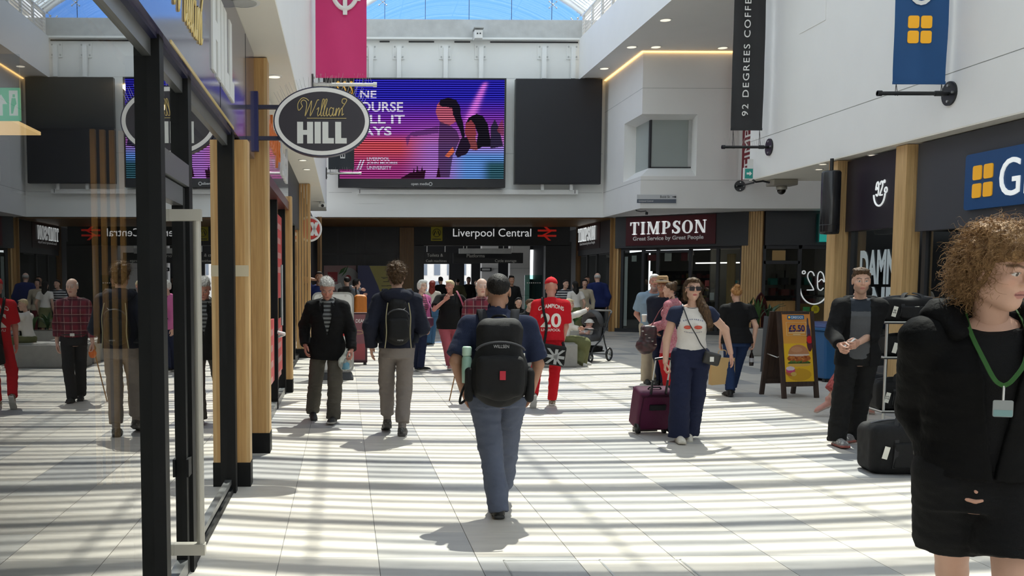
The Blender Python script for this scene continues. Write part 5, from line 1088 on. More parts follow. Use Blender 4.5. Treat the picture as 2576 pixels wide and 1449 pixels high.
def head_field(k=1.0, nose=1.0, jaw=1.0, female=False, ear=True, open_=0):
    E = lambda c, r: ellip([x * k for x in c], [x * k for x in r])
    base = U_([E((0, -.012, .036), (.077, .098, .084)), E((0, .022, -.028), (.063 * jaw, .074, .085)), E((0, .06, -.088), (.026 * jaw, .024, .022)), rcone((-.05 * k * jaw, .0, -.06 * k), (0, .06 * k, -.092 * k), .018 * k, .014 * k), rcone((.05 * k * jaw, .0, -.06 * k), (0, .06 * k, -.092 * k), .018 * k, .014 * k)], .03 * k)
    brow = rcone((-.034 * k, .083 * k, .032 * k), (.034 * k, .083 * k, .032 * k), .011 * k, .011 * k); ch = [E((sx * .042, .062, -.012), (.024, .024, .02)) for sx in (-1, 1)]
    nosef = U_([rcone((0, .090 * k, .026 * k), (0, .113 * k, -.014 * k), .0075 * k, .0115 * k * nose), E((-.011, .098, -.019), (.0085, .011, .008)), E((.011, .098, -.019), (.0085, .011, .008))], .008 * k)
    sock = [E((sx * .032, .103, .012), (.019, .020, .011)) for sx in (-1, 1)]; eyeb = [E((sx * .031, .0785, .012), (.0135, .0135, .0125)) for sx in (-1, 1)]; lid = [rcone((sx * .020 * k, .090 * k, .018 * k), (sx * .044 * k, .083 * k, .018 * k), .0042 * k, .0035 * k) for sx in (-1, 1)]
    lips = [rcone((-.019 * k, .083 * k, -.0515 * k), (.019 * k, .083 * k, -.0515 * k), .0085 * k, .0085 * k), rcone((-.016 * k, .083 * k, -.0615 * k), (.016 * k, .083 * k, -.0615 * k), .009 * k, .009 * k)]; mouth = rcone((-.02 * k, .096 * k, -.0565 * k), (.02 * k, .096 * k, -.0565 * k), .0035 * k, .0035 * k)
    ears = [D_(E((sx * .078, -.012, .0), (.010, .022, .033)), E((sx * .086, -.006, .002), (.008, .012, .02)), .004) for sx in (-1, 1)] if ear else []
    def f(P):
        d = base(P); d = smin(d, brow(P), .018 * k)
        for g in ch: d = smin(d, g(P), .02 * k)
        for g in sock: d = smax(d, -g(P), .012 * k)
        for g in eyeb: d = np.minimum(d, g(P))
        for g in lid: d = smin(d, g(P), .003 * k)
        d = smin(d, nosef(P), .010 * k)
        for g in lips: d = smin(d, g(P), .007 * k)
        d = smax(d, -mouth(P), .003 * k)
        for g in ears: d = smin(d, g(P), .008 * k)
        return d
    return f
def face_cols(q, k, skin, lip=(.45, .16, .13), brow=(.1, .06, .04), beard=None, flush=.3, iris=(.06, .05, .04)):
    skin = A_(skin); C = np.tile(skin, (len(q), 1)); x, y, z = (q / k).T; ax = np.abs(x)
    def mixc(w, c):
        w = np.clip(w, 0, 1)[:, None]; C[:] = C * (1 - w) + A_(c) * w
    front = y > .05
    mixc(flush * np.exp(-((ax - .042) / .02) ** 2 - ((z + .016) / .02) ** 2) * front, (skin[0] * 1.0, skin[1] * .62, skin[2] * .55)); mixc(flush * np.exp(-(x / .014) ** 2 - ((z + .014) / .014) ** 2) * (y > .095), (skin[0], skin[1] * .6, skin[2] * .52))
    if beard is not None: mixc(np.clip((-.030 - z) / .022, 0, 1) * np.clip(y / .03, 0, 1) * (1 - np.exp(-(x / .02) ** 2 - ((z + .035) / .008) ** 2)) * (y + z * .1 > .0) * .5, beard)
    mixc((np.abs(z + .0565) < .013) * (ax < .024 - 30 * (z + .0565) ** 2 * 3) * (y > .075) * .8, lip); mixc((np.abs(z + .0565) < .0022) * (ax < .022) * (y > .075) * .8, (.12, .03, .03))
    mixc(front * np.clip(1.6 - np.abs(z - .036 - .006 * np.exp(-((ax - .035) / .012) ** 2)) / .004, 0, 1) * (ax > .013) * (ax < .053) * .85, brow)
    eye = np.sqrt((ax - .031) ** 2 + ((z - .012) * 1.9) ** 2); mixc((eye < .0135) * (y > .07), (.62, .58, .55)); mixc((np.sqrt((ax - .031) ** 2 + (z - .012) ** 2) < .0062) * (y > .08), iris); mixc(((eye < .0165) & (eye > .0125) & (z > .013)) * (y > .07) * .7, (.08, .05, .04))
    return C
def hair_field(style, k=1.0, seed=0):
    E = lambda c, r: ellip([x * k for x in c], [x * k for x in r]); S = lambda *p: [x * k for x in p]
    def cap(t, zf=.066, zb=-.055, yb=-.1, lump=.0, side=None):
        zf += .034
        c = E((0, -.014, .04), (.077 + t, .098 + t, .084 + t)); nrm = (0, -(zf - zb), .17)  # plane from hairline to nape
        c0 = E((0, -.014, .04), (.0755, .0965, .0825)); pl = plane3((0, zf - zb, -.185), S(0, .085, zf))
        def g(P):
            p_ = pl(P); th = t * k * np.clip(-p_ / (.045 * k) + .12, 0.0, 1); return smax(c0(P) - th, p_ - .004 * k, .006 * k)
        return g
    if style == 'short': return N_(U_([cap(.010, .068, -.045), E((0, .055, .108), (.058, .045, .016))], .02), .007 * k, 90 / k, seed)
    if style == 'crop': return N_(cap(.006, .072, -.05), .0025 * k, 160 / k, seed)
    if style == 'swept': return N_(U_([cap(.012, .066, -.05), E((0, .05, .112), (.062, .052, .022)), E((.02, -.02, .118), (.06, .07, .018))], .025), .010 * k, (70 / k, 40 / k, 70 / k), seed)
    if style == 'curly': return N_(U_([cap(.026, .062, -.055), E((0, .03, .115), (.075, .075, .035)), E((0, -.075, -.02), (.065, .04, .06))], .03), .030 * k, 46 / k, seed)
    if style == 'mop': return N_(U_([cap(.038, .035, -.07), E((0, .062, .098), (.085, .062, .045)), E((.0, -.02, .13), (.09, .095, .035)), E((.062, -.035, .0), (.034, .06, .07)), E((-.062, -.035, .0), (.034, .06, .07)), E((0, -.085, -.04), (.085, .05, .09))], .03), .024 * k, 42 / k, seed)
    if style == 'bob': return N_(U_([cap(.018, .066, -.06), E((0, .045, .105), (.065, .055, .025)), E((.062, -.02, .01), (.026, .06, .055)), E((-.062, -.02, .01), (.026, .06, .055)), E((0, -.08, -.02), (.07, .035, .06))], .025), .010 * k, (60 / k, 60 / k, 40 / k), seed)
    if style == 'ring': 
        c = I_(E((0, -.014, .03), (.083, .104, .08)), plane3((0, 1.0, .0), S(0, .02, 0)), .01); c = I_(c, plane3((0, .1, 1), S(0, 0, .062)), .012); c = I_(c, plane3((0, -.3, -1), S(0, -.03, -.03)), .012); return N_(c, .004 * k, 90 / k, seed)
    if style == 'balding': return N_(U_([cap(.005, .085, -.05), E((0, -.03, .11), (.05, .06, .014))], .02), .004 * k, 110 / k, seed)
    if style == 'bun': return N_(U_([cap(.010, .068, -.05), E((0, -.055, .135), (.042, .042, .034))], .012), .006 * k, (110 / k, 50 / k, 110 / k), seed)
    if style == 'topbun': return N_(U_([cap(.009, .064, -.055), E((.01, -.09, .118), (.038, .038, .034)), E((0, -.06, .09), (.06, .06, .04))], .014), .006 * k, (110 / k, 60 / k, 90 / k), seed)
    if style == 'long': return N_(U_([cap(.014, .064, -.06), rcone(S(0, -.07, .02), S(0, -.085, -.16), .075 * k, .085 * k), rcone(S(0, -.085, -.16), S(0, -.08, -.36), .085 * k, .055 * k)], .03), .012 * k, (80 / k, 80 / k, 14 / k), seed)
    if style == 'sidelong': return N_(U_([cap(.014, .066, -.055), E((.02, .05, .104), (.06, .05, .02)), rcone(S(-.05, -.03, .03), S(-.07, -.03, -.10), .04 * k, .04 * k), rcone(S(.05, -.03, .03), S(.062, -.04, -.09), .036 * k, .034 * k), rcone(S(-.07, -.02, -.10), S(-.115, .04, -.22), .045 * k, .05 * k), rcone(S(-.115, .04, -.22), S(-.17, .06, -.38), .05 * k, .038 * k)], .025), .016 * k, (60 / k, 60 / k, 26 / k), seed)
    if style == 'tied': return N_(U_([cap(.008, .066, -.055), E((0, .045, .104), (.055, .05, .012))], .02), .004 * k, (110 / k, 40 / k, 110 / k), seed)
M_skin = mat('skin', (1, 1, 1), .5, vcol=True, var=.06, scale=30, bump=.08, bscale=260, spec=.35)
def hair_mat(name, c, c2=None):
    return mat('hair_' + name, c, .6, col2=c2 or tuple(min(1, x * 1.9 + .01) for x in c), stretch=(1, 1, .35), scale=70, bump=.6, bscale=150, spec=.22)
M_shoe = mat('shoe', (1, 1, 1), .6, vcol=True, var=.12, scale=25, bump=.15, bscale=90)
SK = {'fair': (.56, .34, .25), 'pale': (.62, .41, .32), 'tan': (.36, .19, .12), 'ruddy': (.50, .24, .18), 'brown': (.18, .09, .06)}
PEOPLE = {}
def person(label, u, Y, H=1.75, rot=0, lean=3, skin='fair', w=1.0, d=1.0, sw=.178, female=False, belly=0, hands=None, feet=None, elbow=None, head=(0, 0, 0), headf=(0, 0), hair=('short', 'brown'),
           top=None, over=None, bottom=None, shoes=None, res=.011, hres=.0055, face=None, curl=(.45, .45), group='shoppers walking through the mall', legs=True, base=None, name='person', headk=1.0, sit=None, thumbs=None, side=0):
    """a clothed figure; hands/feet are given for the image left and right side as photo pixels"""
    k = H / 1.75; bx = base if base is not None else at(u, 900, Y); base = Vector((bx[0], Y, 0)); rz = RD(rot)
    root = thing(name, label, 'person', base, rz, group); Rw = Matrix.Rotation(-rz, 3, 'Z')
    loc = lambda p: Rw @ (Vector(p) - base)
    right_first = math.cos(rz) < 0 or (abs(math.cos(rz)) < .01)          # image-left limb is the +x one when facing us
    sides = (1, -1) if right_first else (-1, 1)
    pz = .93 * k if sit is None else sit; TR = np.array(Matrix.Rotation(RD(-lean), 3, 'X') @ Matrix.Rotation(RD(side), 3, 'Y'), f32); piv = A_((0, 0, pz)); off = A_((0, 0, pz - .93 * k))
    Tm = lambda p: TR @ (A_(p) * k + off - piv) + piv
    LT = (TR, piv)
    def Kn(knots, inf=0.0, ws=1.0): return [(z * k + off[2], a * k * w * ws + inf, b * k * d + inf, y * k) for z, a, b, y in knots]
    if female: KB = [(.80, .165, .115, -.02), (.92, .176, .120, -.025), (1.0, .15, .105, -.01), (1.10, .128, .092, 0), (1.2, .135, .098, .005), (1.30, .15, .105, .005), (1.38, .138, .088, -.01), (1.43, .10, .07, -.018), (1.48, .055, .052, -.02), (1.51, .045, .045, -.02)]
    else: KB = [(.80, .155, .112, -.01), (.92, .165, .118, -.015), (1.05, .150, .105, 0), (1.18, .155, .108, .005), (1.30, .172, .118, .005), (1.38, .155, .098, -.01), (1.43, .115, .08, -.018), (1.48, .065, .058, -.02), (1.51, .05, .05, -.02)]
    sh = {s: Tm((s * sw * (w * .5 + .5), -.012, 1.385)) for s in (-1, 1)}; hip = {s: A_((s * .088 * k * w, -.005, pz - .01)) for s in (-1, 1)}
    # arms
    wr, el = {}, {}
    for i, s in enumerate(sides):
        hspec = hands[i] if hands and hands[i] is not None else None
        if hspec is None: tgt = Vector(Tm((s * (sw + .07), .02, .87)))
        elif len(hspec) == 4: tgt = Vector(hspec[:3]) if hspec[3] == 'l' else loc(hspec[:3])
        else: tgt = loc(at(hspec[0], hspec[1], Y + hspec[2]))
        hint = elbow[i] if elbow and elbow[i] is not None else (s * .5, -1, -.1)
        el[s], wr[s] = ik(sh[s], tgt, .295 * k, .262 * k, hint)
    # legs
    an, kn, ft = {}, {}, {}
    for i, s in enumerate(sides):
        fs_ = feet[i] if feet and feet[i] is not None else None
        if fs_ is None: fp = Vector((s * .10 * k, 0, 0)); pit = 0; fy = s * -6
        else:
            fp = loc((at(fs_[0], 900, Y + fs_[1]).x, Y + fs_[1], 0)); fp.z = fs_[2]; pit = fs_[3] if len(fs_) > 3 else 0; fy = fs_[4] if len(fs_) > 4 else s * -6
        Rf = rotm(fy, pit); a = Vector(Rf @ A_((0, -.045 * k, .088 * k))) + fp
        kn[s], an[s] = ik(hip[s], a, .43 * k, .42 * k, (s * .12, 1, .0)); ft[s] = (A_(an[s]) - Rf @ A_((0, -.045 * k, .088 * k)), Rf)
    R_ = {'sh': sh, 'el': el, 'wr': wr, 'hip': hip, 'kn': kn, 'an': an}
    # head
    hc = A_(Tm((0, .028 + headf[0], 1.632 + headf[1]))); HR = (TR * .0 + np.array(Matrix.Rotation(RD(-lean * .4), 3, 'X'), f32)) @ rotm(*head); hk = k * headk * (.97 if female else 1.0)
    toH = lambda P: (P - hc) @ HR; fk = dict(face or {}); jaw = .9 if female else fk.pop('jaw', 1.0); fk.pop('jaw', None); nose = fk.pop('nose', .85 if female else 1.0)
    hf = head_field(hk, nose, jaw, female); neck = rcone(Tm((0, -.022, 1.43)), hc + HR @ A_((0, -.018 * hk, -.05 * hk)), .056 * k * (.85 if female else 1) * (w * .4 + .6), .051 * k * (.88 if female else 1))
    headn = lambda P: smin(hf(toH(P)), neck(P), .018)
    sk = SK[skin] if isinstance(skin, str) else skin; Vs, Qs, Cs = [], [], []; base_i = 0
    def addp(V, Q, C):
        nonlocal base_i; Vs.append(V); Qs.append(Q + base_i); Cs.append(C); base_i += len(V)
    hb = .19 * hk; lo = hc - hb; hi = hc + hb; lo[2] = min(lo[2], Tm((0, 0, 1.43))[2] - .03)
    V, Q = nets(headn, lo, hi, hres); addp(V, Q, face_cols(toH(V), hk, sk, **fk))
    # body
    fl = [loft(Kn(KB, -.015), LT)]
    for s in (-1, 1):
        fl += [rcone(Tm((s * .05, -.015, 1.435)), sh[s], .040 * k, .047 * k), rcone(sh[s], el[s], .050 * k * (w * .5 + .5), .040 * k), rcone(el[s], wr[s], .041 * k, .0285 * k)]
        fl += [rcone(hip[s], kn[s], .078 * k * (w * .6 + .4), .052 * k), rcone(kn[s], an[s], .050 * k, .036 * k)] + ([ellip(A_(kn[s]) * .68 + A_(an[s]) * .32 + A_((0, -.022 * k, 0)), A_((.048, .048, .11)) * k)] if bottom and bottom.get('hem', 0) > .4 else [])
    if belly: fl.append(ellip(Tm((0, .05 + belly * .3, 1.06)), A_((.13 * w, .09 + belly * .4, .15)) * k))
    bf = U_(fl, .022); lo = np.min([*map(A_, sh.values()), *map(A_, el.values()), *map(A_, wr.values()), *map(A_, kn.values()), *map(A_, an.values()), Tm((-.2, -.17, .8)), Tm((.2, .22, 1.5))], 0) - .09; hi = np.max([*map(A_, sh.values()), *map(A_, el.values()), *map(A_, wr.values()), *map(A_, kn.values()), *map(A_, an.values()), Tm((-.2, -.17, .8)), Tm((.2, .22, 1.5))], 0) + .09
    V, Q = nets(bf, lo, hi, max(res, .010)); C = np.tile(A_(sk), (len(V), 1)); addp(V, Q, C)
    for i, s in enumerate(sides):
        dv = (Vector(wr[s]) - Vector(el[s])).normalized(); th = (thumbs[i] if thumbs and thumbs[i] else ((0, 1, .1) if abs(dv.y) < .7 else (0, 0, 1))); f, c = hand_field(wr[s], dv, th, (-s, 0, 0) if abs(dv.x) < .75 else (0, -1, -.3), k * (.92 if female else 1.04), curl[i]); c = A_(c)
        V, Q = nets(f, c - .12, c + .12, min(res, max(.0045, hres))); addp(V, Q, np.tile(A_(sk) * A_((.95, .86, .84)), (len(V), 1)))
    body = mesh_np('body', np.concatenate(Vs), np.concatenate(Qs), M_skin, root, np.concatenate(Cs))
    # hair
    if hair and hair[0]:
        st, cn = hair[0], hair[1]; g = hair_field(st, hk, len(label)); hl = {'long': .42, 'sidelong': .44}.get(st, .2) * hk
        V, Q = nets(lambda P: g(toH(P)), hc - A_((.26 * hk, .2 * hk, hl)), hc + A_((.26 * hk, .2 * hk, .2 * hk)), max(hres, .0045)); ho = mesh_np('hair', V, Q, HAIR[cn], root); R_['hairV'] = V
    # garments
    def garment(nm, g, m, fit, sleeve, hem, neckz=1.475, opening=None, flare=0, r_sl=None, amp=.004, seed=0, collar=0, puff=0):
        ks = [q for q in Kn(KB, fit) if q[0] > (hem - .02) * k + off[2]]; lowest = ks[0]
        if hem < .82: ks = [((hem - .02) * k + off[2], lowest[1] + flare, lowest[2] + flare * .8, lowest[3])] + ks
        ks[0] = ((hem - .02) * k + off[2], np.interp((hem) * k + off[2], [q[0] for q in ks], [q[1] for q in ks]) + flare, np.interp(hem * k + off[2], [q[0] for q in ks], [q[2] for q in ks]) + flare * .7, ks[0][3])
        fl = [loft(ks, LT)]; a0, a1, a2 = r_sl or (.058 + fit * .7, .052 + fit * .8, .036 + fit * .9)
        for s in (-1, 1):
            fl.append(rcone(Tm((s * .05, -.015, 1.435)), sh[s], .040 * k + fit, .045 * k + fit))
            if sleeve == 'long': fl += [rcone(sh[s], el[s], a0 * k, a1 * k), I_(rcone(el[s], A_(wr[s]) * 1.05 - A_(el[s]) * .05, a1 * k, a2 * k), plane3(A_(wr[s]) - A_(el[s]), A_(wr[s]) * .99 + A_(el[s]) * .01), .004)]
            elif sleeve: fl.append(I_(rcone(sh[s], A_(el[s]), a0 * k, (a0 + .008) * k), plane3(A_(el[s]) - A_(sh[s]), A_(sh[s]) + (A_(el[s]) - A_(sh[s])) * sleeve)))
        if hem < .86 and sit is None: fl += [rcone(hip[s], kn[s], .102 * k * (w * .6 + .4) + fit * .7, .088 * k + fit * .7) for s in (-1, 1)]
        if belly: fl.append(ellip(Tm((0, .05 + belly * .3, 1.06)), A_((.135 * w, .095 + belly * .4, .15)) * k + fit))
        if female and nm != 'hood': fl += [ellip(Tm((s * .068, .085, 1.255)), A_((.066, .058, .066)) * k + fit * .6) for s in (-1, 1)]
        f0 = U_(fl, .03); f0 = I_(f0, plane3(TR @ A_((0, 0, -1)), Tm((0, 0, hem))), .006); nk = Tm((0, -.02 + .03 * (neckz < 1.46), neckz)); npl = plane3(TR @ A_((0, .35, 1)), nk); nax = rcone(Tm((0, -.02, 1.3)), Tm((0, .01, 1.8)), .098 * k, .098 * k); f0 = D_(f0, lambda P: np.maximum(-npl(P), nax(P)), .008)
        if collar: f0 = U_([f0, D_(rcone(Tm((0, -.022, 1.43)), Tm((0, -.005, 1.43 + collar)), .085 * k, .076 * k), rcone(Tm((0, -.022, 1.40)), Tm((0, .0, 1.56 + collar)), .064 * k, .066 * k))], .008)
        if opening:
            w0, w1, zt = opening   # half width at hem and at neck
            def cut(P):
                q = (P - piv) @ TR + piv; z_ = np.clip((q[:, 2] - hem * k - off[2]) / ((1.45 - hem) * k), 0, 1); return np.maximum(np.abs(q[:, 0]) - (w0 + (w1 - w0) * z_), .0 - q[:, 1]).astype(f32)
            f0 = D_(f0, cut, .008)
        f0 = N_(f0, amp * 1.0, (8, 8, 16), seed + 3); f0 = N_(f0, amp * .9, (22, 22, 44), seed)
        pts = [Tm((-.26, -.24, hem - .03)), Tm((.26, .3, 1.53))] + [A_(sh[s]) for s in (-1, 1)] + ([A_(el[s]) for s in (-1, 1)] if sleeve else []) + ([A_(wr[s]) for s in (-1, 1)] if sleeve == 'long' else [])
        lo, hi = np.min(pts, 0) - .09 - flare, np.max(pts, 0) + .09 + flare; V, Q = nets(f0, lo, hi, res); R_[nm] = f0
        return mesh_np(nm, V, Q, m, root)
    for nm_, g in (('shirt', top), ('jacket', over)):
        if g: garment(g.get('name', nm_), None, g['m'], g.get('fit', .014), g.get('sleeve', 'long'), g.get('hem', .88), g.get('neck', 1.475), g.get('open'), g.get('flare', 0), g.get('rs'), g.get('amp', .004), g.get('seed', 1), g.get('collar', 0))
    if bottom:
        g = bottom; fit = g.get('fit', .014); r0, r1, r2 = g.get('r', (.098, .075, .062)); hemz = g.get('hem', .08); waist = g.get('waist', 1.0); fl = []
        Kw = [q for q in Kn(KB, fit) if q[0] < (waist + .05) * k + off[2]]
        if sit is None: fl.append(loft(Kw, LT if lean > 8 else None))
        else: fl.append(ellip((0, -.01, pz - .0), A_((.19 * w, .15, .13)) * k))
        if g.get('skirt'): fl.append(loft([(hemz * k, g['skirt'][0], g['skirt'][1], g['skirt'][2]), (.5 * k, .5 * (g['skirt'][0] + .2), .17, g['skirt'][2] * .5), (.9 * k, .175 * k * w + fit, .13 * k + fit, -.015)]))
        else:
            for s in (-1, 1):
                e = A_(an[s]); kk = A_(kn[s]); t = (e - kk) / np.linalg.norm(e - kk); fl += [rcone(hip[s], kk, r0 * k * (w * .6 + .4), r1 * k), I_(rcone(kk, e + t * .1, r1 * k, r2 * k), plane3(t, e + t * (.02 * k - (hemz - .08) * k)), .004)] if hemz < .45 else [I_(rcone(hip[s], kk, r0 * k, r1 * k), plane3(kk - hip[s], kk + (hip[s] - kk) * ((hemz - .5) / .43)), .004)]
        f0 = U_(fl, .018); f0 = I_(f0, plane3((0, 0, 1), Tm((0, 0, waist))), .004)
        f0 = N_(f0, g.get('amp', .005) * 1.6, (11, 11, 20), 4); f0 = N_(f0, g.get('amp', .005), (24, 24, 48), 9)
        pts = [*map(A_, kn.values()), *map(A_, an.values()), A_((-.22 * w, -.22, pz)), A_((.22 * w, .2, pz)), Tm((0, 0, waist))]; ex_ = (g['skirt'][0] if g.get('skirt') else 0); V, Q = nets(f0, np.min(pts, 0) - .09 - ex_ * .7, np.max(pts, 0) + .09 + ex_ * .7, res); R_['trousers'] = f0; mesh_np(g.get('name', 'trousers'), V, Q, g['m'], root)
    if shoes:
        cu, cs_ = A_(shoes[0]), A_(shoes[1]); bulk = shoes[2] if len(shoes) > 2 else 1.0; accent = shoes[3] if len(shoes) > 3 else None
        for s in (-1, 1):
            o, Rf = ft[s]; q = lambda *p: A_(p) * k; f1 = U_([ellip(q(0, -.055, .045), q(.036, .05, .045) * bulk), rcone(q(0, -.03, .05), q(s * -.004, .10, .034), .040 * k * bulk, .037 * k * bulk), ellip(q(s * -.004, .125, .03), q(.043, .062, .033) * bulk), rcone(q(0, -.045, .05), q(0, -.045, .105), .040 * k, .038 * k)], .02)
            sole = U_([rbox3(q(0, -.045, .014), q(.037 * bulk, .062, .014), .012), rbox3(q(s * -.004, .095, .014), q(.044 * bulk, .095, .014), .013)], .03)
            g_ = lambda P: smin(smax(f1(P), -P[:, 2] + .012, .004), sole(P), .004); V, Q = nets(g_, q(-.07, -.13, 0), q(.07, .22, .16), max(.0055, hres)); C = np.where((V[:, 2] < .024 * k)[:, None], cs_, cu)
            if accent is not None: C = np.where(((V[:, 2] >= .03 * k) & (np.abs(vnoise(V * A_((40, 60, 60)), 2)) > .2))[:, None], A_(accent), C)
            mesh_np('shoe', (V @ Rf.T + o).astype(f32), Q, M_shoe, root, C.astype(f32))
    R_.update(root=root, hc=hc, HR=HR, hk=hk, k=k, Tm=Tm, TR=TR, base=base, rz=rz, loc=loc, sides=sides); return R_
HAIR = {n: hair_mat(n, c, c2) for n, c, c2 in (('brown', (.045, .025, .014), (.12, .07, .035)), ('dark', (.006, .005, .0045), (.016, .013, .011)), ('grey', (.34, .33, .31), (.62, .60, .57)), ('white', (.55, .54, .51), (.80, .79, .75)), ('blonde', (.42, .32, .18), (.66, .54, .34)), ('red', (.10, .012, .010), (.24, .03, .02)), ('ginger', (.22, .09, .03), (.50, .27, .10)), ('auburn', (.13, .065, .028), (.40, .24, .11)))}
def on_surface(f, V, axis_dir, start=.5):
    """push points onto a garment along a direction (local frame)"""
    dvec = A_(axis_dir); P = V - dvec * start
    t = np.zeros(len(P), f32)
    for _ in range(40): t = t + np.clip(f((P + dvec * t[:, None]).astype(f32)), -.05, .1) * .8
    return P + dvec * (t - .0035)[:, None]
def garment_text(R, key, s, cx, cz, w, h, m, side=-1, weight=.004, arch=0.0, name='lettering'):
    """print on the back (side=-1) or chest (+1), following the cloth"""
    me = text_data(s, .3, 0, weight=weight); bm = bmesh.new(); bm.from_mesh(me); bpy.data.meshes.remove(me)
    co = np.array([v.co[:] for v in bm.verts]); mn, mx = co.min(0), co.max(0); sc = (w / (mx[0] - mn[0]), h / (mx[1] - mn[1])); c = (mn + mx) / 2
    for v in bm.verts: v.co = ((v.co.x - c[0]) * sc[0], 0, (v.co.y - c[1]) * sc[1])
    bmesh.ops.triangulate(bm, faces=bm.faces[:])
    for _ in range(4):
        es = [e for e in bm.edges if e.calc_length() > .022]
        if not es: break
        bmesh.ops.subdivide_edges(bm, edges=es, cuts=1); bmesh.ops.triangulate(bm, faces=bm.faces[:])
    bm.verts.index_update(); V = np.array([v.co[:] for v in bm.verts], f32); V[:, 2] += arch * (1 - (2 * V[:, 0] / w) ** 2); mir = 1 if side < 0 else -1
    V[:, 0] = V[:, 0] * mir + cx; V[:, 2] += cz; P = on_surface(R[key], V, (0, -side, 0)); Fc = [[v.index for v in f.verts] for f in bm.faces]; bm.free()
    me = bpy.data.meshes.new(name); me.from_pydata(P.tolist(), [], Fc); return link(name, me, m, R['root'])
def garment_patch(R, key, pl, m, side=1, name='print'):
    b = MB()
    bm = bmesh.new()
    for p in pl: bm.faces.new([bm.verts.new((q[0], 0, q[1])) for q in p])
    bmesh.ops.triangulate(bm, faces=bm.faces[:])
    for _ in range(4):
        es = [e for e in bm.edges if e.calc_length() > .02]
        if not es: break
        bmesh.ops.subdivide_edges(bm, edges=es, cuts=1); bmesh.ops.triangulate(bm, faces=bm.faces[:])
    bm.verts.index_update(); V = np.array([v.co[:] for v in bm.verts], f32); P = on_surface(R[key], V, (0, -side, 0)); Fc = [[v.index for v in f.verts] for f in bm.faces]; bm.free()
    me = bpy.data.meshes.new(name); me.from_pydata(P.tolist(), [], Fc); return link(name, me, m, R['root'])
def ell2(cx, cz, a, b, n=16): return [(cx + a * math.cos(2 * math.pi * i / n), cz + b * math.sin(2 * math.pi * i / n)) for i in range(n)]
def gear(R, name, label, cat, group=None): return thing(name, label, cat, R['base'], R['rz'], group)
def headpt(R, p): return Vector((R['HR'] @ (A_(p) * R['hk']) + R['hc']))

def strands(R, n, L, col, curl=.012, r=.0013, drop=.55, seed=1, seg=6, turns=1.4, name='hair_strands'):
    """loose strands growing from the hair mass"""
    V = R['hairV']; q_ = (V - R['hc']) @ R['HR'] / R['hk']; V = V[~((q_[:, 1] > .03) & (q_[:, 2] < .085) & (np.abs(q_[:, 0]) < .075))]; g = np.random.default_rng(seed); P = V[g.integers(0, len(V), n)].astype(float); c = R['hc'].astype(float); N = P - c; N /= np.linalg.norm(N, axis=1)[:, None] + 1e-6
    d = N * .45 + np.array((0, 0, -drop)) + g.normal(0, .35, (n, 3)); d -= N * ((d * N).sum(1) * .55)[:, None]; d /= np.linalg.norm(d, axis=1)[:, None]; b1 = np.cross(d, N); b1 /= np.linalg.norm(b1, axis=1)[:, None] + 1e-6; b2 = np.cross(d, b1); ph = g.uniform(0, 6.28, n); ln = L * g.uniform(.5, 1.1, n); K = 3
    vs = np.zeros((n, seg + 1, K, 3)); 
    for i in range(seg + 1):
        t = i / seg; a = ph + turns * 2 * np.pi * t; cen = P - N * .004 + d * (ln * t)[:, None] + (b1 * np.cos(a)[:, None] + b2 * np.sin(a)[:, None]) * curl * min(1, t * 2.5) + N * (.010 * t * (1 - t) * 2)
        rr = r * (1 - .75 * t)
        for k in range(K): q = 2 * np.pi * k / K; vs[:, i, k] = cen + (b1 * math.cos(q) + b2 * math.sin(q)) * rr
    base = (np.arange(n) * (seg + 1) * K)[:, None, None]; ii = (np.arange(seg) * K)[None, :, None]; kk = np.arange(K)[None, None, :]; k2 = (kk + 1) % K; Q = np.stack([base + ii + kk, base + ii + k2, base + ii + K + k2, base + ii + K + kk], -1).reshape(-1, 4)
    o = mesh_np(name, vs.reshape(-1, 3), Q, HAIR[col], R['root']); o['kind'] = 'stuff'; return o
# ================================================================ PEOPLE
def stripes(name, c1, c2, n, axis='Z', duty=.5, rough=.9):
    m, t, out = _mat(name); b = t.new('ShaderNodeBsdfPrincipled'); b.inputs['Roughness'].default_value = rough; t.link(b.outputs[0], out.inputs[0]); tc = t.new('ShaderNodeTexCoord'); sx = t.new('ShaderNodeSeparateXYZ'); t.link(tc.outputs['Object'], sx.inputs[0])
    mu = t.new('ShaderNodeMath', operation='MULTIPLY'); mu.inputs[1].default_value = n; t.link(sx.outputs[axis], mu.inputs[0]); fc = t.new('ShaderNodeMath', operation='FRACT'); t.link(mu.outputs[0], fc.inputs[0]); lt = t.new('ShaderNodeMath', operation='LESS_THAN'); lt.inputs[1].default_value = duty; t.link(fc.outputs[0], lt.inputs[0])
    mx = t.new('ShaderNodeMix', data_type='RGBA'); mx.inputs['A'].default_value = (*c1, 1); mx.inputs['B'].default_value = (*c2, 1); t.link(lt.outputs[0], mx.inputs['Factor']); t.link(mx.outputs['Result'], b.inputs['Base Color']); return m
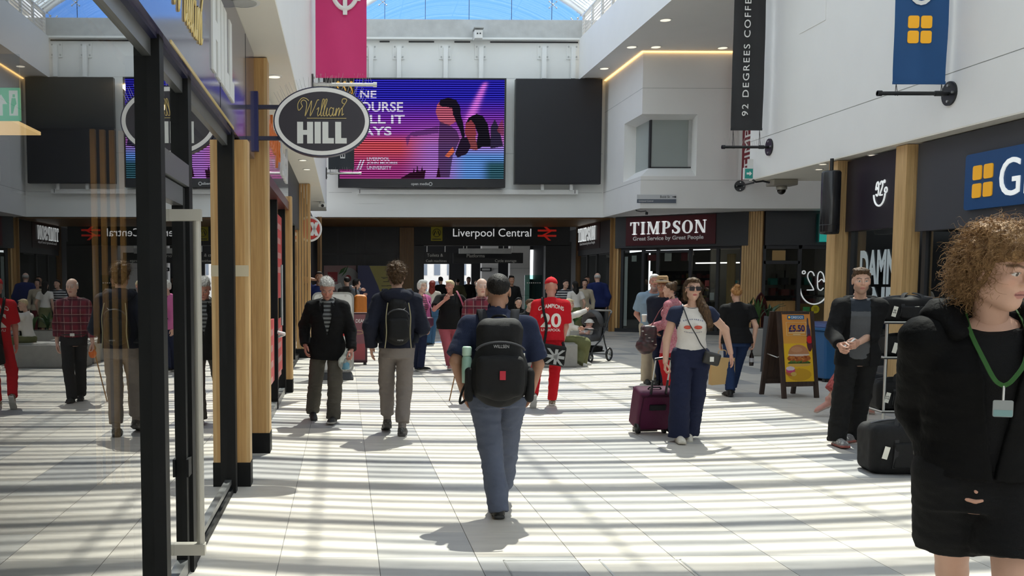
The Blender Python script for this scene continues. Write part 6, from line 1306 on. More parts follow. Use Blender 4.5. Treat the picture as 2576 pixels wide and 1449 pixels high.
def plaid(name, base, dark, line, n=9):
    m, t, out = _mat(name); b = t.new('ShaderNodeBsdfPrincipled'); b.inputs['Roughness'].default_value = .9; t.link(b.outputs[0], out.inputs[0]); tc = t.new('ShaderNodeTexCoord'); sx = t.new('ShaderNodeSeparateXYZ'); t.link(tc.outputs['Object'], sx.inputs[0])
    cur = None
    def band(ax, off, duty, col, fac):
        nonlocal cur
        mu = t.new('ShaderNodeMath', operation='MULTIPLY_ADD'); mu.inputs[1].default_value = n; mu.inputs[2].default_value = off; t.link(sx.outputs[ax], mu.inputs[0]); fc = t.new('ShaderNodeMath', operation='FRACT'); t.link(mu.outputs[0], fc.inputs[0]); lt = t.new('ShaderNodeMath', operation='LESS_THAN'); lt.inputs[1].default_value = duty; t.link(fc.outputs[0], lt.inputs[0]); ml = t.new('ShaderNodeMath', operation='MULTIPLY'); ml.inputs[1].default_value = fac; t.link(lt.outputs[0], ml.inputs[0])
        mx = t.new('ShaderNodeMix', data_type='RGBA'); mx.inputs['B'].default_value = (*col, 1); t.link(ml.outputs[0], mx.inputs['Factor'])
        if cur is None: mx.inputs['A'].default_value = (*base, 1)
        else: t.link(cur, mx.inputs['A'])
        cur = mx.outputs['Result']
    for ax in ('X', 'Z'): band(ax, .3, .4, dark, .6); band(ax, .0, .07, line, .6)
    t.link(cur, b.inputs['Base Color']); return m
C_navy = cloth('navy_cotton', (.016, .022, .05)); C_black = cloth('black_cloth', (.0055, .0055, .006), var=.2); C_jeans = cloth('slate_denim', (.095, .110, .155), var=.25); C_grey = cloth('grey_jersey', (.19, .165, .15)); C_hood = cloth('navy_fleece', (.012, .014, .026)); C_olive = cloth('grey_flannel', (.085, .078, .065)); C_red = cloth('red_cotton', (.50, .008, .016)); C_pink = cloth('pink_fleece', (.48, .12, .28)); C_rose = cloth('rose_cord', (.36, .085, .11)); C_blue = cloth('blue_denim', (.04, .10, .19)); C_cream = cloth('cream_knit', (.52, .48, .42)); C_sky = cloth('pale_blue_cotton', (.22, .30, .38)); C_beige = cloth('beige_cotton', (.42, .36, .27)); C_white = cloth('white_cotton', (.66, .62, .58)); C_ind = cloth('indigo_denim', (.012, .016, .042)); C_royal = cloth('royal_blue', (.012, .02, .09)); C_sage = cloth('olive_cotton', (.13, .135, .06)); C_coat = mat('black_shell', (.0032, .0032, .0034), .8, var=.2, bump=.3, bscale=60, spec=.14); C_gtee = cloth('mid_grey_jersey', (.085, .088, .095)); C_stripe = stripes('striped_polo', (.02, .021, .023), (.19, .20, .205), 21); C_plaid = plaid('plaid_shirt', (.16, .015, .03), (.05, .008, .02), (.45, .33, .30)); C_bstripe = stripes('breton', (.02, .02, .03), (.5, .5, .5), 14, duty=.45); C_pstripe = stripes('magenta_stripe', (.02, .01, .02), (.3, .05, .12), 30); C_floral = mat('red_floral', (.20, .018, .02), .9, col2=(.42, .10, .09), scale=30)
C_tweed = mat('pink_tweed', (.42, .11, .15), .95, col2=(.55, .26, .28), stretch=(1, 1, 1.0), scale=45, bump=.8, bscale=120)
BLK = (.012, .012, .012); WHT = (.62, .60, .56)
# --- man with navy polo and backpack
P1 = person('man in navy polo shirt and slate jeans walking away with black backpack', 1252, 7.15, 1.72, -6, 2, 'tan', w=1.18, d=1.25, sw=.195, hands=((1166, 985, .02), (1336, 985, .14)), feet=((1257, -.12, 0, 0, 4), (1270, .48, .0, -4, -4)), elbow=((-.7, -1, 0), (.8, -1, 0)), hair=('crop', 'dark'), headk=1.08, curl=(.35, .4),
            top=dict(m=C_navy, sleeve=.86, hem=.865, fit=.022, collar=.085, rs=(.076, .07, .06), flare=.008, neck=1.5, amp=.005), bottom=dict(m=C_jeans, r=(.112, .088, .076), hem=.05, waist=1.0, fit=.022, amp=.008), shoes=(BLK, (.02, .02, .02), 1.05), res=.0085, hres=.0045)
C_bag = mat('black_nylon', (.006, .006, .0065), .7, var=.2, bump=.4, bscale=350, spec=.3)
def backpack(R, label, w=.36, h=.52, d=.2, zc=1.14, y0=-.13, m=C_bag, text_=None, res=.009, trim=None, group='rucksacks worn by shoppers'):
    g = gear(R, 'backpack', label, 'backpack', group); k = R['k']; T = R['Tm']; c = T((0, y0 - d / 2, zc)); RT = R['TR']; h_ = h / 2
    body = N_(N_(U_([rbox3(c + A_((0, .02, .04)), (w * .40, d * .42, h_ * .92), .085, RT), ellip(c + A_((0, 0, -h * .2)), (w / 2 + .015, d / 2 + .01, h * .36))], .07), .012, 8, 2), .005, 26, 6); soft('main_bag', body, c - A_((w, d, h)), c + A_((w, d, h)), res, m, g)
    c2 = c + A_((0, -d / 2 + .0, -h * .16)); pk = N_(U_([rbox3(c2, (w / 2 * .80, .04, h * .24), .04, RT), ellip(c2 + A_((0, .01, -.02)), (w * .42, .055, h * .27))], .03), .010, 12, 4); soft('front_pocket', pk, c2 - .35, c2 + .35, res, m, g)
    zy = c[1] - d / 2; MB().tube([(c[0] + w * .42 * math.sin(q), zy - .012 - .03 * math.cos(q) * 0, c[2] + h * .13 + .07 * math.cos(q)) for q in [RD(-80 + 160 * i / 12) for i in range(13)]], .008, n=6).build('zip_piping', trim or mat('dark_piping', (.03, .03, .035), .4), g)
    for s in (-1, 1):
        sh = A_(R['sh'][s]); tops = T((s * .105, y0 - .01, 1.405)); ov = T((s * .125, -.02, 1.50)); fr = T((s * .13, .125, 1.36)); lo = T((s * .165, .10, 1.14)); bk = T((s * .18, y0 + .01, .96))
        MB().ribbon([Vector(p) for p in spline([tops, ov, fr, lo, T((s * .2, .0, 1.02)), bk], 5)], .06, .016, (1, 0, 0)).build('shoulder_strap', mat('strap_grey', (.018, .019, .023), .8, bump=.4, bscale=300, spec=.2), g, smooth=True)
    t = T((0, y0 - .05, zc + h / 2 - .01)); MB().tube(spline([t + A_((-.05, 0, 0)), t + A_((-.04, 0, .045)), t + A_((.04, 0, .045)), t + A_((.05, 0, 0))], 4), .009, n=6).build('grab_loop', m, g)
    return g, c, body
bp1, bc1, bf1 = backpack(P1, 'large black rucksack on the back of man in navy polo', .40, .57, .24, 1.135, -.13)
for s in (-1, 1): soft('side_pocket', N_(rbox3(bc1 + A_((s * .21, .02, -.16)), (.03, .085, .12), .03), .005, 25, 3), bc1 + A_((s * .21 - .06, -.1, -.3)), bc1 + A_((s * .21 + .06, .14, 0)), .009, C_bag, bp1)
text('VALLEGA', (bc1[0], bc1[1] - .152, bc1[2] + .135), (1, 0, 0), (0, 0, 1), mat('silver_print', (.4, .4, .4), .4), bp1, .03, ext=.001) if 0 else text('WILLSEN', (bc1[0] + .005, bc1[1] - .142, bc1[2] + .115), (1, 0, 0), (0, 0, 1), mat('silver_print', (.4, .4, .4), .4), bp1, .04, ext=.0015, fitw=.105, fith=.022)
MB().box(bc1[0] - .005, bc1[0] + .035, bc1[1] - .185, bc1[1] - .165, bc1[2] - .11, bc1[2] - .05).build('red_tab', mat('red_tab', (.42, .01, .03), .6), bp1)
MB().tube(spline([bc1 + A_((-.19, .02, -.1)), bc1 + A_((-.25, .03, -.2)), bc1 + A_((-.27, .05, -.3)), bc1 + A_((-.22, .08, -.27))], 5), .009, n=6).build('loose_strap', C_bag, bp1)
wb_ = gear(P1, 'water_bottle', 'pale green water bottle in the side pocket of the rucksack', 'bottle'); cb = bc1 + A_((-.225, -.0, -.03)); MB().lathe([(.0, -.12), (.032, -.12), (.036, -.02), (.034, .05), (.026, .07)], cb, 16).build('bottle_body', mat('green_bottle', (.25, .40, .32), .3), wb_, smooth=True); MB().lathe([(.03, .07), (.033, .075), (.033, .125), (.026, .135)], cb, 16).build('cap', mat('mint_cap', (.42, .58, .47), .4), wb_, smooth=True)
for z in (0.02, .26): MB().box(bc1[0] + .16, bc1[0] + .175, bc1[1] - .02, bc1[1], bc1[2] + z - .26, bc1[2] + z - .2).build('buckle', M_steel, bp1)
# --- youth in grey joggers
P2 = person('youth in navy hoodie and grey joggers walking away with slim backpack', 998, 10.85, 1.86, 0, 3, 'fair', w=.98, sw=.182, hands=((934, 872, .06), (1036, 842, .30)), feet=((974, .30, .035, 14, 4), (1013, .0, 0, 0, -8)), elbow=((-.4, -1, 0), (.55, -.8, -.3)), hair=('curly', 'brown'), curl=(.25, .5),
            over=dict(m=C_hood, fit=.03, hem=.90, amp=.006, neck=1.50, name='hoodie'), bottom=dict(m=C_grey, r=(.100, .083, .066), hem=.15, waist=.99, amp=.007), shoes=((.035, .033, .03), (.06, .055, .05), 1.08, (.10, .095, .09)), res=.009, hres=.005)
soft('hood', N_(U_([rcone(P2['Tm']((-.13, -.05, 1.445)), P2['Tm']((.13, -.05, 1.445)), .055, .055), ellip(P2['Tm']((0, -.13, 1.43)), (.165, .085, .075))], .03), .014, (14, 14, 22), 3), P2['Tm']((-.3, -.25, 1.3)), P2['Tm']((.3, .1, 1.6)), .009, C_hood, P2['root'])
for s in (-1, 1): mesh_np('sock', *nets(rcone(P2['an'][s], A_(P2['an'][s]) * .72 + A_(P2['kn'][s]) * .28, .044, .046), A_(P2['an'][s]) - .12, A_(P2['an'][s]) + .2, .008), C_grey, P2['root'])
bp2, bc2, _ = backpack(P2, 'slim black backpack on the back of youth in grey joggers', .27, .47, .13, 1.17, -.14)
for s in (-1, 1): MB().tube(spline([bc2 + A_((s * .11, -.05, .2)), bc2 + A_((s * .13, -.09, .05)), bc2 + A_((s * .125, -.09, -.12)), bc2 + A_((s * .14, -.06, -.28))], 5), .006, n=6).build('pale_cord', mat('pale_cord', (.28, .25, .15), .6), bp2)
polys([[(-.035, -.006), (.0, .0), (.03, .02), (.005, -.012)]], bc2 + A_((.05, -.075, .13)), (1, 0, 0), (0, 0, 1), mat('silver_print', (.4, .4, .4), .4), bp2, 'bird_emblem', .003); text('osprey', bc2 + A_((.02, -.128, -.19)), (1, 0, 0), (0, 0, 1), mat('silver_print', (.4, .4, .4), .4), bp2, .024, ext=.001)
# --- old man in black jacket
P3 = person('grey haired old man in black jacket looking down, walking towards us', 824, 11.9, 1.74, 180, 8, 'ruddy', w=1.05, d=1.1, sw=.182, hands=((768, 868, -.02), (884, 880, -.16)), feet=((786, .28, .02, 18, 6), (837, -.12, 0, -5, -8)), elbow=((.35, -1, 0), (-.35, -1, 0)), head=(0, 32, 0), headf=(.02, -.016), hair=('swept', 'grey'), face=dict(brow=(.12, .10, .09), flush=.6), curl=(.5, .9),
            top=dict(m=C_stripe, fit=.012, hem=.9, sleeve=.5, collar=.035, neck=1.49), over=dict(m=C_black, fit=.032, hem=.775, open=(-.075, .088, 0), amp=.007, neck=1.485, rs=(.08, .072, .062), flare=.03), bottom=dict(m=C_olive, r=(.100, .088, .085), hem=.06, waist=1.0, amp=.007), shoes=(BLK, (.42, .40, .36), 1.05), res=.009, hres=.0045)
for s in (-1, 1):
    a = [P3['Tm']((s * .045, .085, 1.47)), P3['Tm']((s * .10, .115, 1.40)), P3['Tm']((s * .065, .135, 1.28)), P3['Tm']((s * .04, .14, 1.36))]; MB().poly_prism([Vector(q) for q in a], (0, 1, 0), .012).build('lapel', C_black, P3['root'])
bgx = thing('carrier_bag', 'clear plastic bag with blue bottle in the old mans hand', 'bag', at(868, 912, 11.72), 0); soft('plastic', N_(U_([ellip((0, 0, 0), (.085, .07, .095)), rcone((0, 0, .08), (.03, .0, .17), .03, .016)], .03), .018, 26, 5), (-.14, -.14, -.14), (.14, .14, .24), .008, mat('clear_plastic', (.62, .66, .62), .25, trans=.55, spec=.6), bgx); MB().lathe([(.0, -.075), (.045, -.075), (.045, -.005), (.02, .02), (.02, .05)], (.01, -.04, .0), 14).build('bottle', mat('blue_bottle', (.12, .30, .42), .2), bgx, smooth=True)
# --- white haired lady in pink
P4 = person('white haired lady in pink jacket and navy trousers', 1056, 18.7, 1.70, 222, 3, 'pale', female=True, w=1.05, hands=((1046, 850, -.15), (1078, 850, -.05)), feet=((1052, .1, 0, 8), (1064, -.2, 0, -6)), head=(-12, 4, 0), hair=('bob', 'white'), top=dict(m=C_pstripe, fit=.01, hem=.85), over=dict(m=C_pink, fit=.03, hem=.82, open=(.05, .07, 0), flare=.02), bottom=dict(m=C_ind, r=(.095, .075, .07), hem=.06), shoes=(BLK, WHT), res=.012, hres=.0055)
hbg = gear(P4, 'handbag', 'plum shoulder bag at the side of lady in pink', 'handbag'); soft('bag_body', N_(rbox3((.02, .23, .93), (.12, .05, .09), .04), .006, 20, 2), (-.2, .1, .75), (.25, .4, 1.1), .01, cloth('plum_leather', (.06, .012, .035), rough=.5), hbg); MB().ribbon(spline([(-.08, .22, 1.0), (-.14, .1, 1.3), (-.12, -.03, 1.46), (-.05, -.12, 1.3), (.1, .12, .98)], 5), .025, .008, (1, 0, 0)).build('strap', C_black, hbg)
# --- red haired woman
P5 = person('woman with long dark red hair in cream top and jeans', 1086, 26.6, 1.70, -15, 2, 'fair', female=True, hands=(None, (1098, 800, .1)), feet=((1076, -.05, 0), (1086, .15, 0)), hair=('long', 'red'), top=dict(m=C_cream, fit=.016, hem=.95), bottom=dict(m=C_blue, r=(.098, .085, .095), hem=.05), shoes=(BLK, BLK), res=.015, hres=.008)
# --- woman in black top
P6 = person('short haired blonde woman in black top and pink trousers, hand on chest', 1130, 19.1, 1.70, 178, 2, 'ruddy', female=True, w=1.28, d=1.35, sw=.185, hands=((1117, 757, -.26), (1168, 800, .02)), elbow=((1, -.2, -1), (-.8, -1, 0)), feet=((1131, -.1, 0, -4), (1146, .25, 0, 8)), head=(-38, 8, 0), hair=('short', 'blonde'), belly=.05, top=dict(m=C_black, fit=.03, sleeve=.75, hem=.80, neck=1.43, rs=(.085, .08, .07), flare=.02), bottom=dict(m=C_rose, r=(.115, .085, .068), hem=.10, waist=.95), shoes=((.35, .16, .15), WHT), res=.012, hres=.0055, curl=(.5, .4), thumbs=((0, .2, 1), None))
hb6 = gear(P6, 'handbag', 'rose shoulder bag carried by woman in black top', 'handbag'); soft('bag_body', N_(rbox3((-.30, -.02, 1.05), (.06, .11, .13), .04), .006, 20, 2), (-.45, -.2, .85), (-.15, .2, 1.3), .012, cloth('rose_leather', (.36, .07, .12), rough=.5), hb6); MB().ribbon(spline([(-.28, .06, 1.15), (-.20, .15, 1.35), (-.13, .02, 1.50), (-.2, -.12, 1.35), (-.28, -.08, 1.15)], 5), .03, .008, (1, 0, 0)).build('strap', cloth('rose_leather', (.36, .07, .12)), hb6)
# --- old man in plaid
P7 = person('bald old man in red plaid shirt walking towards us', 1210, 14.0, 1.72, 174, 3, 'pale', w=1.02, d=1.05, hands=((1160, 872, -.1), (1252, 860, 0)), feet=((1200, .2, .01, 8), (1218, -.1, 0, -4)), head=(8, 6, 0), hair=('ring', 'white'), face=dict(brow=(.4, .38, .36), flush=.5), top=dict(m=C_plaid, fit=.024, hem=.93, collar=.035, neck=1.48, rs=(.075, .068, .055)), bottom=dict(m=cloth('dark_trousers', (.02, .02, .022)), r=(.100, .082, .075), hem=.06, waist=1.0), shoes=(BLK, BLK), res=.011, hres=.005, curl=(.9, .5))
MB().tube([(.165 * 1.02 * math.cos(q), .125 * math.sin(q), .945) for q in [2 * math.pi * i / 28 for i in range(28)]], .014, n=6, closed=True).build('belt', mat('black_leather', (.012, .011, .01), .4), P7['root']); MB().box(-.03, .03, .128, .142, .925, .965).build('buckle', M_steel, P7['root'])
w7 = P7['base'] + Matrix.Rotation(P7['rz'], 3, 'Z') @ Vector(P7['wr'][1]); ob_ = thing('orange_bag', 'small orange net bag held by man in plaid shirt', 'bag', w7 + Vector((0, -.02, -.15))); soft('net', N_(ellip((0, 0, 0), (.055, .055, .065)), .006, 40, 2), (-.09, -.09, -.1), (.09, .09, .1), .007, mat('orange_net', (.62, .14, .02), .5), ob_); MB().cyl((0, 0, .05), (0, 0, .12), .01, n=6).build('tie', mat('orange_net', (.62, .14, .02), .5), ob_)
stk_ = thing('walking_stick', 'brown wooden walking stick leaning beside man in plaid', 'stick', w7 + Vector((0, 0, -w7.z))); MB().tube([(-.02, .0, .70), (-.04, 0, .76), (-.02, 0, .80), (.02, 0, .80)], .011, n=8).build('handle', M_woodd, stk_); MB().cyl((-.02, 0, .72), (-.16, .1, .0), .010, .008, n=8).build('shaft', M_woodd, stk_)
# --- red football shirt
P8 = person('man in red Champions 20 shirt, red trousers and red cap', 1384, 13.35, 1.72, -10, 3, 'ruddy', w=1.0, sw=.185, hands=((1342, 862, .22), (1412, 868, .06)), elbow=((-.6, -1, 0), (1.6, -.6, 0)), feet=((1344, -.28, .10, 52, 6), (1391, .16, 0, 0, -4)), hair=(None, None), top=dict(m=C_red, sleeve=.82, hem=.90, fit=.026, rs=(.078, .074, .06), amp=.005), bottom=dict(m=C_red, r=(.098, .078, .062), hem=.09, waist=1.0, amp=.006), shoes=((.14, .09, .05), WHT, 1.0, (.30, .26, .22)), res=.009, hres=.0045, curl=(.4, .6))
T8 = mat('white_print', (.72, .68, .62), .8); kk = P8['k']
garment_text(P8, 'shirt', 'CHAMPIONS', 0, 1.335 * kk, .335, .055, T8, -1, .006, .045); garment_text(P8, 'shirt', '20', 0, 1.185 * kk, .27, .19, T8, -1, .008); garment_text(P8, 'shirt', 'LIVERPOOL', 0, 1.055 * kk, .25, .035, T8, -1, .004)
def cap_(R, m, brim_back=False):
    hk = R['hk']; M4 = Matrix.Translation(Vector(R['hc'])) @ Matrix(R['HR'].tolist()).to_4x4(); f = I_(ellip((0, -.014 * hk, .048 * hk), (.088 * hk, .110 * hk, .095 * hk)), plane3((0, -.12, -1), (0, 0, .045 * hk)), .006); V, Q = nets(f, (-.12, -.15, 0), (.12, .13, .18), .006); V = (V @ R['HR'].T + R['hc']).astype(f32); mesh_np('cap', V, Q, m, R['root'])
    b = MB().poly_prism([(-.075, .075, .055), (-.06, .13, .045), (0, .165, .04), (.06, .13, .045), (.075, .075, .055)], (0, 0, 1), .008); b.xf(M4); b.build('cap_peak', m, R['root']); b = MB().ell((0, -.012, .143), (.01, .01, .006)); b.xf(M4); b.build('cap_button', m, R['root'])
    o = MB().ell((0, -.115, .045), (.032, .01, .022)); o.xf(M4); o.build('cap_gap', M_skinflat, R['root'])
M_skinflat = mat('skin_plain', (.50, .26, .19), .55); cap_(P8, C_red)
sb_ = gear(P8, 'shoulder_bag', 'black shoulder bag with grey union flag at hip of man in red', 'bag'); bcx = P8['loc'](at(1392, 893, 13.12)); bcx = A_(bcx); Rb = np.array(Matrix.Rotation(RD(8), 3, 'Y'), f32)
soft('bag_body', N_(rbox3(bcx, (.155, .06, .135), .03, Rb), .006, 18, 2), bcx - .25, bcx + .25, .009, C_bag, sb_)
Mf = Matrix.Translation(Vector(bcx) + Vector((.03, -.066, -.02))) @ Matrix.Rotation(RD(8), 4, 'Y'); fl_ = mat('flag_grey', (.33, .34, .34), .7)
for p in ([(-.14, -.02), (.11, -.02), (.11, .02), (-.14, .02)], [(-.02, -.1), (.02, -.1), (.02, .1), (-.02, .1)], [(-.13, -.1), (-.09, -.1), (.11, .1), (.07, .1)], [(.07, -.1), (.11, -.1), (-.09, .1), (-.13, .1)]):
    b = MB().poly_prism([(q[0], 0, q[1]) for q in p], (0, -1, 0), .006); b.xf(Mf); b.build('flag_band', fl_, sb_)
stp = [A_(bcx) + A_((-.13, .02, .1)), P8['Tm']((-.06, -.165, 1.1)), P8['Tm']((-.10, -.155, 1.3)), P8['Tm']((-.115, -.06, 1.49)), P8['Tm']((-.06, .12, 1.38)), P8['Tm']((.1, .17, 1.1)), A_(bcx) + A_((.14, .06, .1))]; MB().ribbon(spline(stp, 6), .035, .01, (1, 0, 0)).build('strap', C_bag, sb_, smooth=True)
# --- seated lady with push chair
P9 = person('blonde woman in white top and olive trousers seated on stone bench, holding pushchair', 1418, 19.8, 1.66, -82, 6, 'fair', female=True, sit=.56, hands=((1456, 826, -.15), (1484, 778, .25)), elbow=((.3, -.6, -1), (0, -.3, -1)), feet=((1456, -.1, 0, 0), (1466, .15, 0, 0)), head=(-40, 8, 0), hair=('tied', 'blonde'), top=dict(m=C_white, fit=.016, hem=.90), bottom=dict(m=C_sage, r=(.13, .14, .14), hem=.06, waist=.98), shoes=(WHT, WHT), res=.013, hres=.0065, group='people seated by the planters')
P10 = person('brown haired boy in dark top seated beside man in red shirt', 1322, 20.6, 1.62, -120, 6, 'fair', sit=.56, hands=((1316, 806, -.2), None), feet=((1340, -.2, 0), (1345, .1, 0)), hair=('short', 'brown'), top=dict(m=C_black, fit=.02, hem=.9), bottom=dict(m=C_ind, hem=.07), shoes=(BLK, WHT), res=.016, hres=.007, group='people seated by the planters')
P11 = person('dark haired woman in black coat seated behind the man in navy polo', 1301, 21.9, 1.64, 180, 6, 'fair', female=True, sit=.56, hair=('long', 'dark'), feet=((1295, -.45, 0), (1312, -.45, 0)), top=dict(m=C_black, fit=.03, hem=.85), bottom=dict(m=C_black, hem=.07), shoes=(BLK, BLK), res=.018, hres=.008, group='people seated by the planters')
# --- shoppers near the key shop
P16 = person('white bearded man in pale blue shirt and beige trousers', 1640, 16.4, 1.79, 180, 2, 'ruddy', w=1.15, d=1.25, belly=.06, hands=((1622, 820, -.05), (1668, 840, 0)), feet=((1628, -.1, 0), (1650, .15, 0)), head=(-18, 4, 0), hair=('short', 'white'), face=dict(beard=(.5, .48, .46)), top=dict(m=C_sky, sleeve=.75, hem=.88, fit=.028, rs=(.08, .076, .06)), bottom=dict(m=C_beige, r=(.11, .09, .085), hem=.06), shoes=(BLK, BLK), res=.011, hres=.0055)
P17 = person('person in straw hat and dark hooded top behind the pink jacket', 1664, 16.0, 1.72, 150, 3, 'tan', hands=((1650, 830, -.1), None), feet=((1660, .1, 0), (1672, -.05, 0)), hair=('short', 'dark'), over=dict(m=C_hood, fit=.03, hem=.85), bottom=dict(m=C_ind, hem=.07), shoes=(BLK, BLK), res=.013, hres=.006)
ht = P17; M4 = Matrix.Translation(Vector(ht['hc'])) @ Matrix(ht['HR'].tolist()).to_4x4(); M_straw = mat('straw', (.36, .22, .10), .8, bump=.8, bscale=200, var=.2)
b = MB().lathe([(.155, .062), (.158, .068), (.10, .078), (.094, .085), (.088, .15), (.07, .172), (.03, .165)], n=28); b.xf(M4); b.build('straw_hat', M_straw, ht['root'], smooth=True); b = MB().lathe([(.0965, .08), (.0965, .104)], n=28); b.xf(M4); b.build('hat_band', mat('pale_band', (.6, .5, .4), .7), ht['root'])
P18 = person('woman in long pink tweed jacket and red trousers, hair in top bun', 1692, 15.35, 1.66, 52, 4, 'fair', female=True, w=1.08, hands=((1642, 822, .1), (1650, 826, .25)), elbow=((-.2, -1, -.6), (.2, -1, -.6)), feet=((1678, -.1, 0, 0), (1694, .15, 0, 20)), hair=('topbun', 'brown'), over=dict(m=C_tweed, fit=.028, hem=.62, flare=.035, name='jacket'), bottom=dict(m=cloth('scarlet_cotton', (.42, .012, .016)), r=(.11, .10, .09), hem=.10), shoes=((.03, .03, .03), WHT), res=.010, hres=.005)
cw = at(1623, 800, 15.3); cup = thing('takeaway_cup', 'white paper takeaway cup held by woman in pink tweed', 'cup', cw + Vector((0, .05, -.06))); MB().lathe([(.028, 0), (.038, .1)], n=16).build('cup_body', mat('paper_cup', (.62, .55, .48), .7), cup); MB().lathe([(.041, .1), (.041, .108), (.034, .116)], n=16).build('lid', M_white, cup)
tb_ = thing('tote_bag', 'black and maroon patterned bag hanging from woman in pink tweed', 'bag', at(1628, 850, 15.15)); soft('bag_body', N_(U_([rbox3((0.02, 0, .02), (.11, .09, .17), .05), ellip((-.02, 0, -.12), (.15, .11, .13))], .05), .018, 16, 2), (-.25, -.2, -.3), (.25, .2, .3), .011, mat('dark_pattern', (.010, .009, .010), .45, col2=(.055, .012, .016), stretch=(1, 1, 5), scale=9), tb_); MB().ribbon([(.05, 0, .16), (.2, .08, .4), (.42, .18, .62), (.5, .28, .66)], .025, .01, (0, 1, 0)).build('strap', mat('oxblood_leather', (.09, .01, .012), .5), tb_)
for q in range(5): MB().lathe([(.018, 0), (.018, .012)], (-.1 + .05 * q, -.105, .1 - .05 * q), 10).build('stud', M_steel, tb_)
# --- woman with sunglasses and suitcase
P19 = person('woman in white raglan tee, sunglasses and navy trousers pulling suitcase', 1738, 10.4, 1.71, 166, 1, 'fair', female=True, w=1.06, sw=.170, hands=((1674, 912, .02), (1838, 888, .05)), elbow=((.6, -1, 0), (-.9, -.9, 0)), feet=((1714, -.10, 0, -3, 4), (1738, .12, 0, 5, -4)), head=(8, -2, 0), hair=('sidelong', 'brown'), face=dict(lip=(.42, .08, .08), brow=(.05, .03, .02)), curl=(1.0, .35),
             top=dict(m=C_white, fit=.010, sleeve=.32, hem=.985, neck=1.462, rs=(.066, .064, .05), amp=.003), bottom=dict(m=C_ind, name='trousers', r=(.108, .105, .112), hem=.07, waist=1.035, amp=.006), shoes=((.62, .58, .50), (.50, .46, .38), 1.02), res=.0085, hres=.004)
kk = P19['k']; fS = P19['shirt']
V, Q = nets(lambda P: smax(fS(P) - .0035, -(np.abs(P[:, 0]) - (.075 + (1.46 * kk - P[:, 2]) * .30)).astype(f32), .002), P19['Tm']((-.36, -.2, 1.1)), P19['Tm']((.36, .22, 1.52)), .0085); mesh_np('raglan_sleeves', V, Q, C_navy, P19['root'])
MB().tube([Vector(P19['Tm']((.062 * math.cos(q), -.012 + .066 * math.sin(q), 1.452 - .022 * math.sin(q)))) for q in [2 * math.pi * i / 24 for i in range(24)]], .007, n=6, closed=True).build('neck_band', C_black, P19['root'])
Tn = mat('faded_navy_print', (.24, .24, .30), .8); Tr = mat('tomato_print', (.55, .09, .06), .8)
garment_patch(P19, 'shirt', [[(x, z), (x + w_, z), (x + w_, z + .012), (x, z + .012)] for i in range(10) for x, w_, z in [(-.1 + i * .0205, .013 - .004 * (i % 3 == 1), 1.295 * kk + .018 * (1 - ((i - 4.5) / 5) ** 2))]] + [[(x, z), (x + .010, z), (x + .010, z + .009), (x, z + .009)] for i in range(11) for x, z in [(-.09 + i * .0165, 1.185 * kk - .014 * (1 - ((i - 5) / 5.5) ** 2))]], Tn, 1, 'faded_print'); garment_patch(P19, 'shirt', [ell2(-.052, 1.235 * kk, .040, .020), ell2(.052, 1.235 * kk, .040, .020)], Tr, 1, 'cherry_print')
def shades(R, m=mat('black_lens', (.010, .005, .008), .15, spec=.35)):
    M4 = Matrix.Translation(Vector(R['hc'])) @ Matrix(R['HR'].tolist()).to_4x4() @ Matrix.Scale(R['hk'], 4)
    for s in (-1, 1):
        b = MB().rbox(s * .033 - .029, s * .033 + .029, .098, .104, -.014, .032, r=.012); b.xf(M4); b.build('lens', m, R['root']); b = MB().tube([(s * .062, .098, .022), (s * .078, .05, .02), (s * .083, -.01, .014)], .004, n=5); b.xf(M4); b.build('temple_arm', M_black, R['root'])
    b = MB().box(-.008, .008, .099, .105, .012, .022); b.xf(M4); b.build('bridge', M_black, R['root'])
shades(P19)
xb = gear(P19, 'crossbody_bag', 'small black crossbody bag on chain at womans hip', 'handbag'); cbx = A_(P19['loc'](at(1790, 902, 10.22))); soft('bag_body', rbox3(cbx, (.085, .03, .065), .022, np.array(Matrix.Rotation(RD(-14), 3, 'Y'), f32)), cbx - .15, cbx + .15, .007, mat('black_leather', (.012, .011, .01), .35), xb); MB().box(cbx[0] - .02, cbx[0] + .02, cbx[1] + .03, cbx[1] + .034, cbx[2] - .03, cbx[2] + .02).build('clasp', M_steel, xb)
fsh = [P19['Tm']((.10, -.01, 1.475)), P19['Tm']((.085, .09, 1.41)), P19['Tm']((.04, .17, 1.28)), P19['Tm']((-.03, .155, 1.16)), P19['Tm']((-.09, .135, 1.05)), cbx + A_((.03, -.01, .06))]; MB().tube(spline(fsh, 6), .006, n=6).build('chain_strap', M_black, xb)
# suitcase
sc0 = ground(1632, 1088); sca = thing('suitcase', 'purple wheeled suitcase with raised handle pulled by woman in sunglasses', 'suitcase', (sc0.x, 11.0, 0), RD(186)); C_plum = cloth('plum_nylon', (.085, .010, .040), rough=.6); tl = Matrix.Translation((0, 0, .05)) @ Matrix.Rotation(RD(-16), 4, 'X'); RTl = np.array(tl.to_3x3(), f32); sC = A_(tl @ Vector((0, 0, .245)))
f0 = N_(rbox3((0, 0, 0), (.205, .13, .225), .045), .004, 12, 2); V, Q = nets(f0, (-.26, -.2, -.28), (.26, .2, .28), .009); mesh_np('shell', (V @ RTl.T + sC).astype(f32), Q, C_plum, sca)
V, Q = nets(N_(rbox3((0, -.0, .19), (.195, .142, .012), .01), .002, 12), (-.26, -.2, .15), (.26, .2, .23), .007); mesh_np('top_band', (V @ RTl.T + sC).astype(f32), Q, cloth('dark_plum', (.04, .006, .02)), sca)
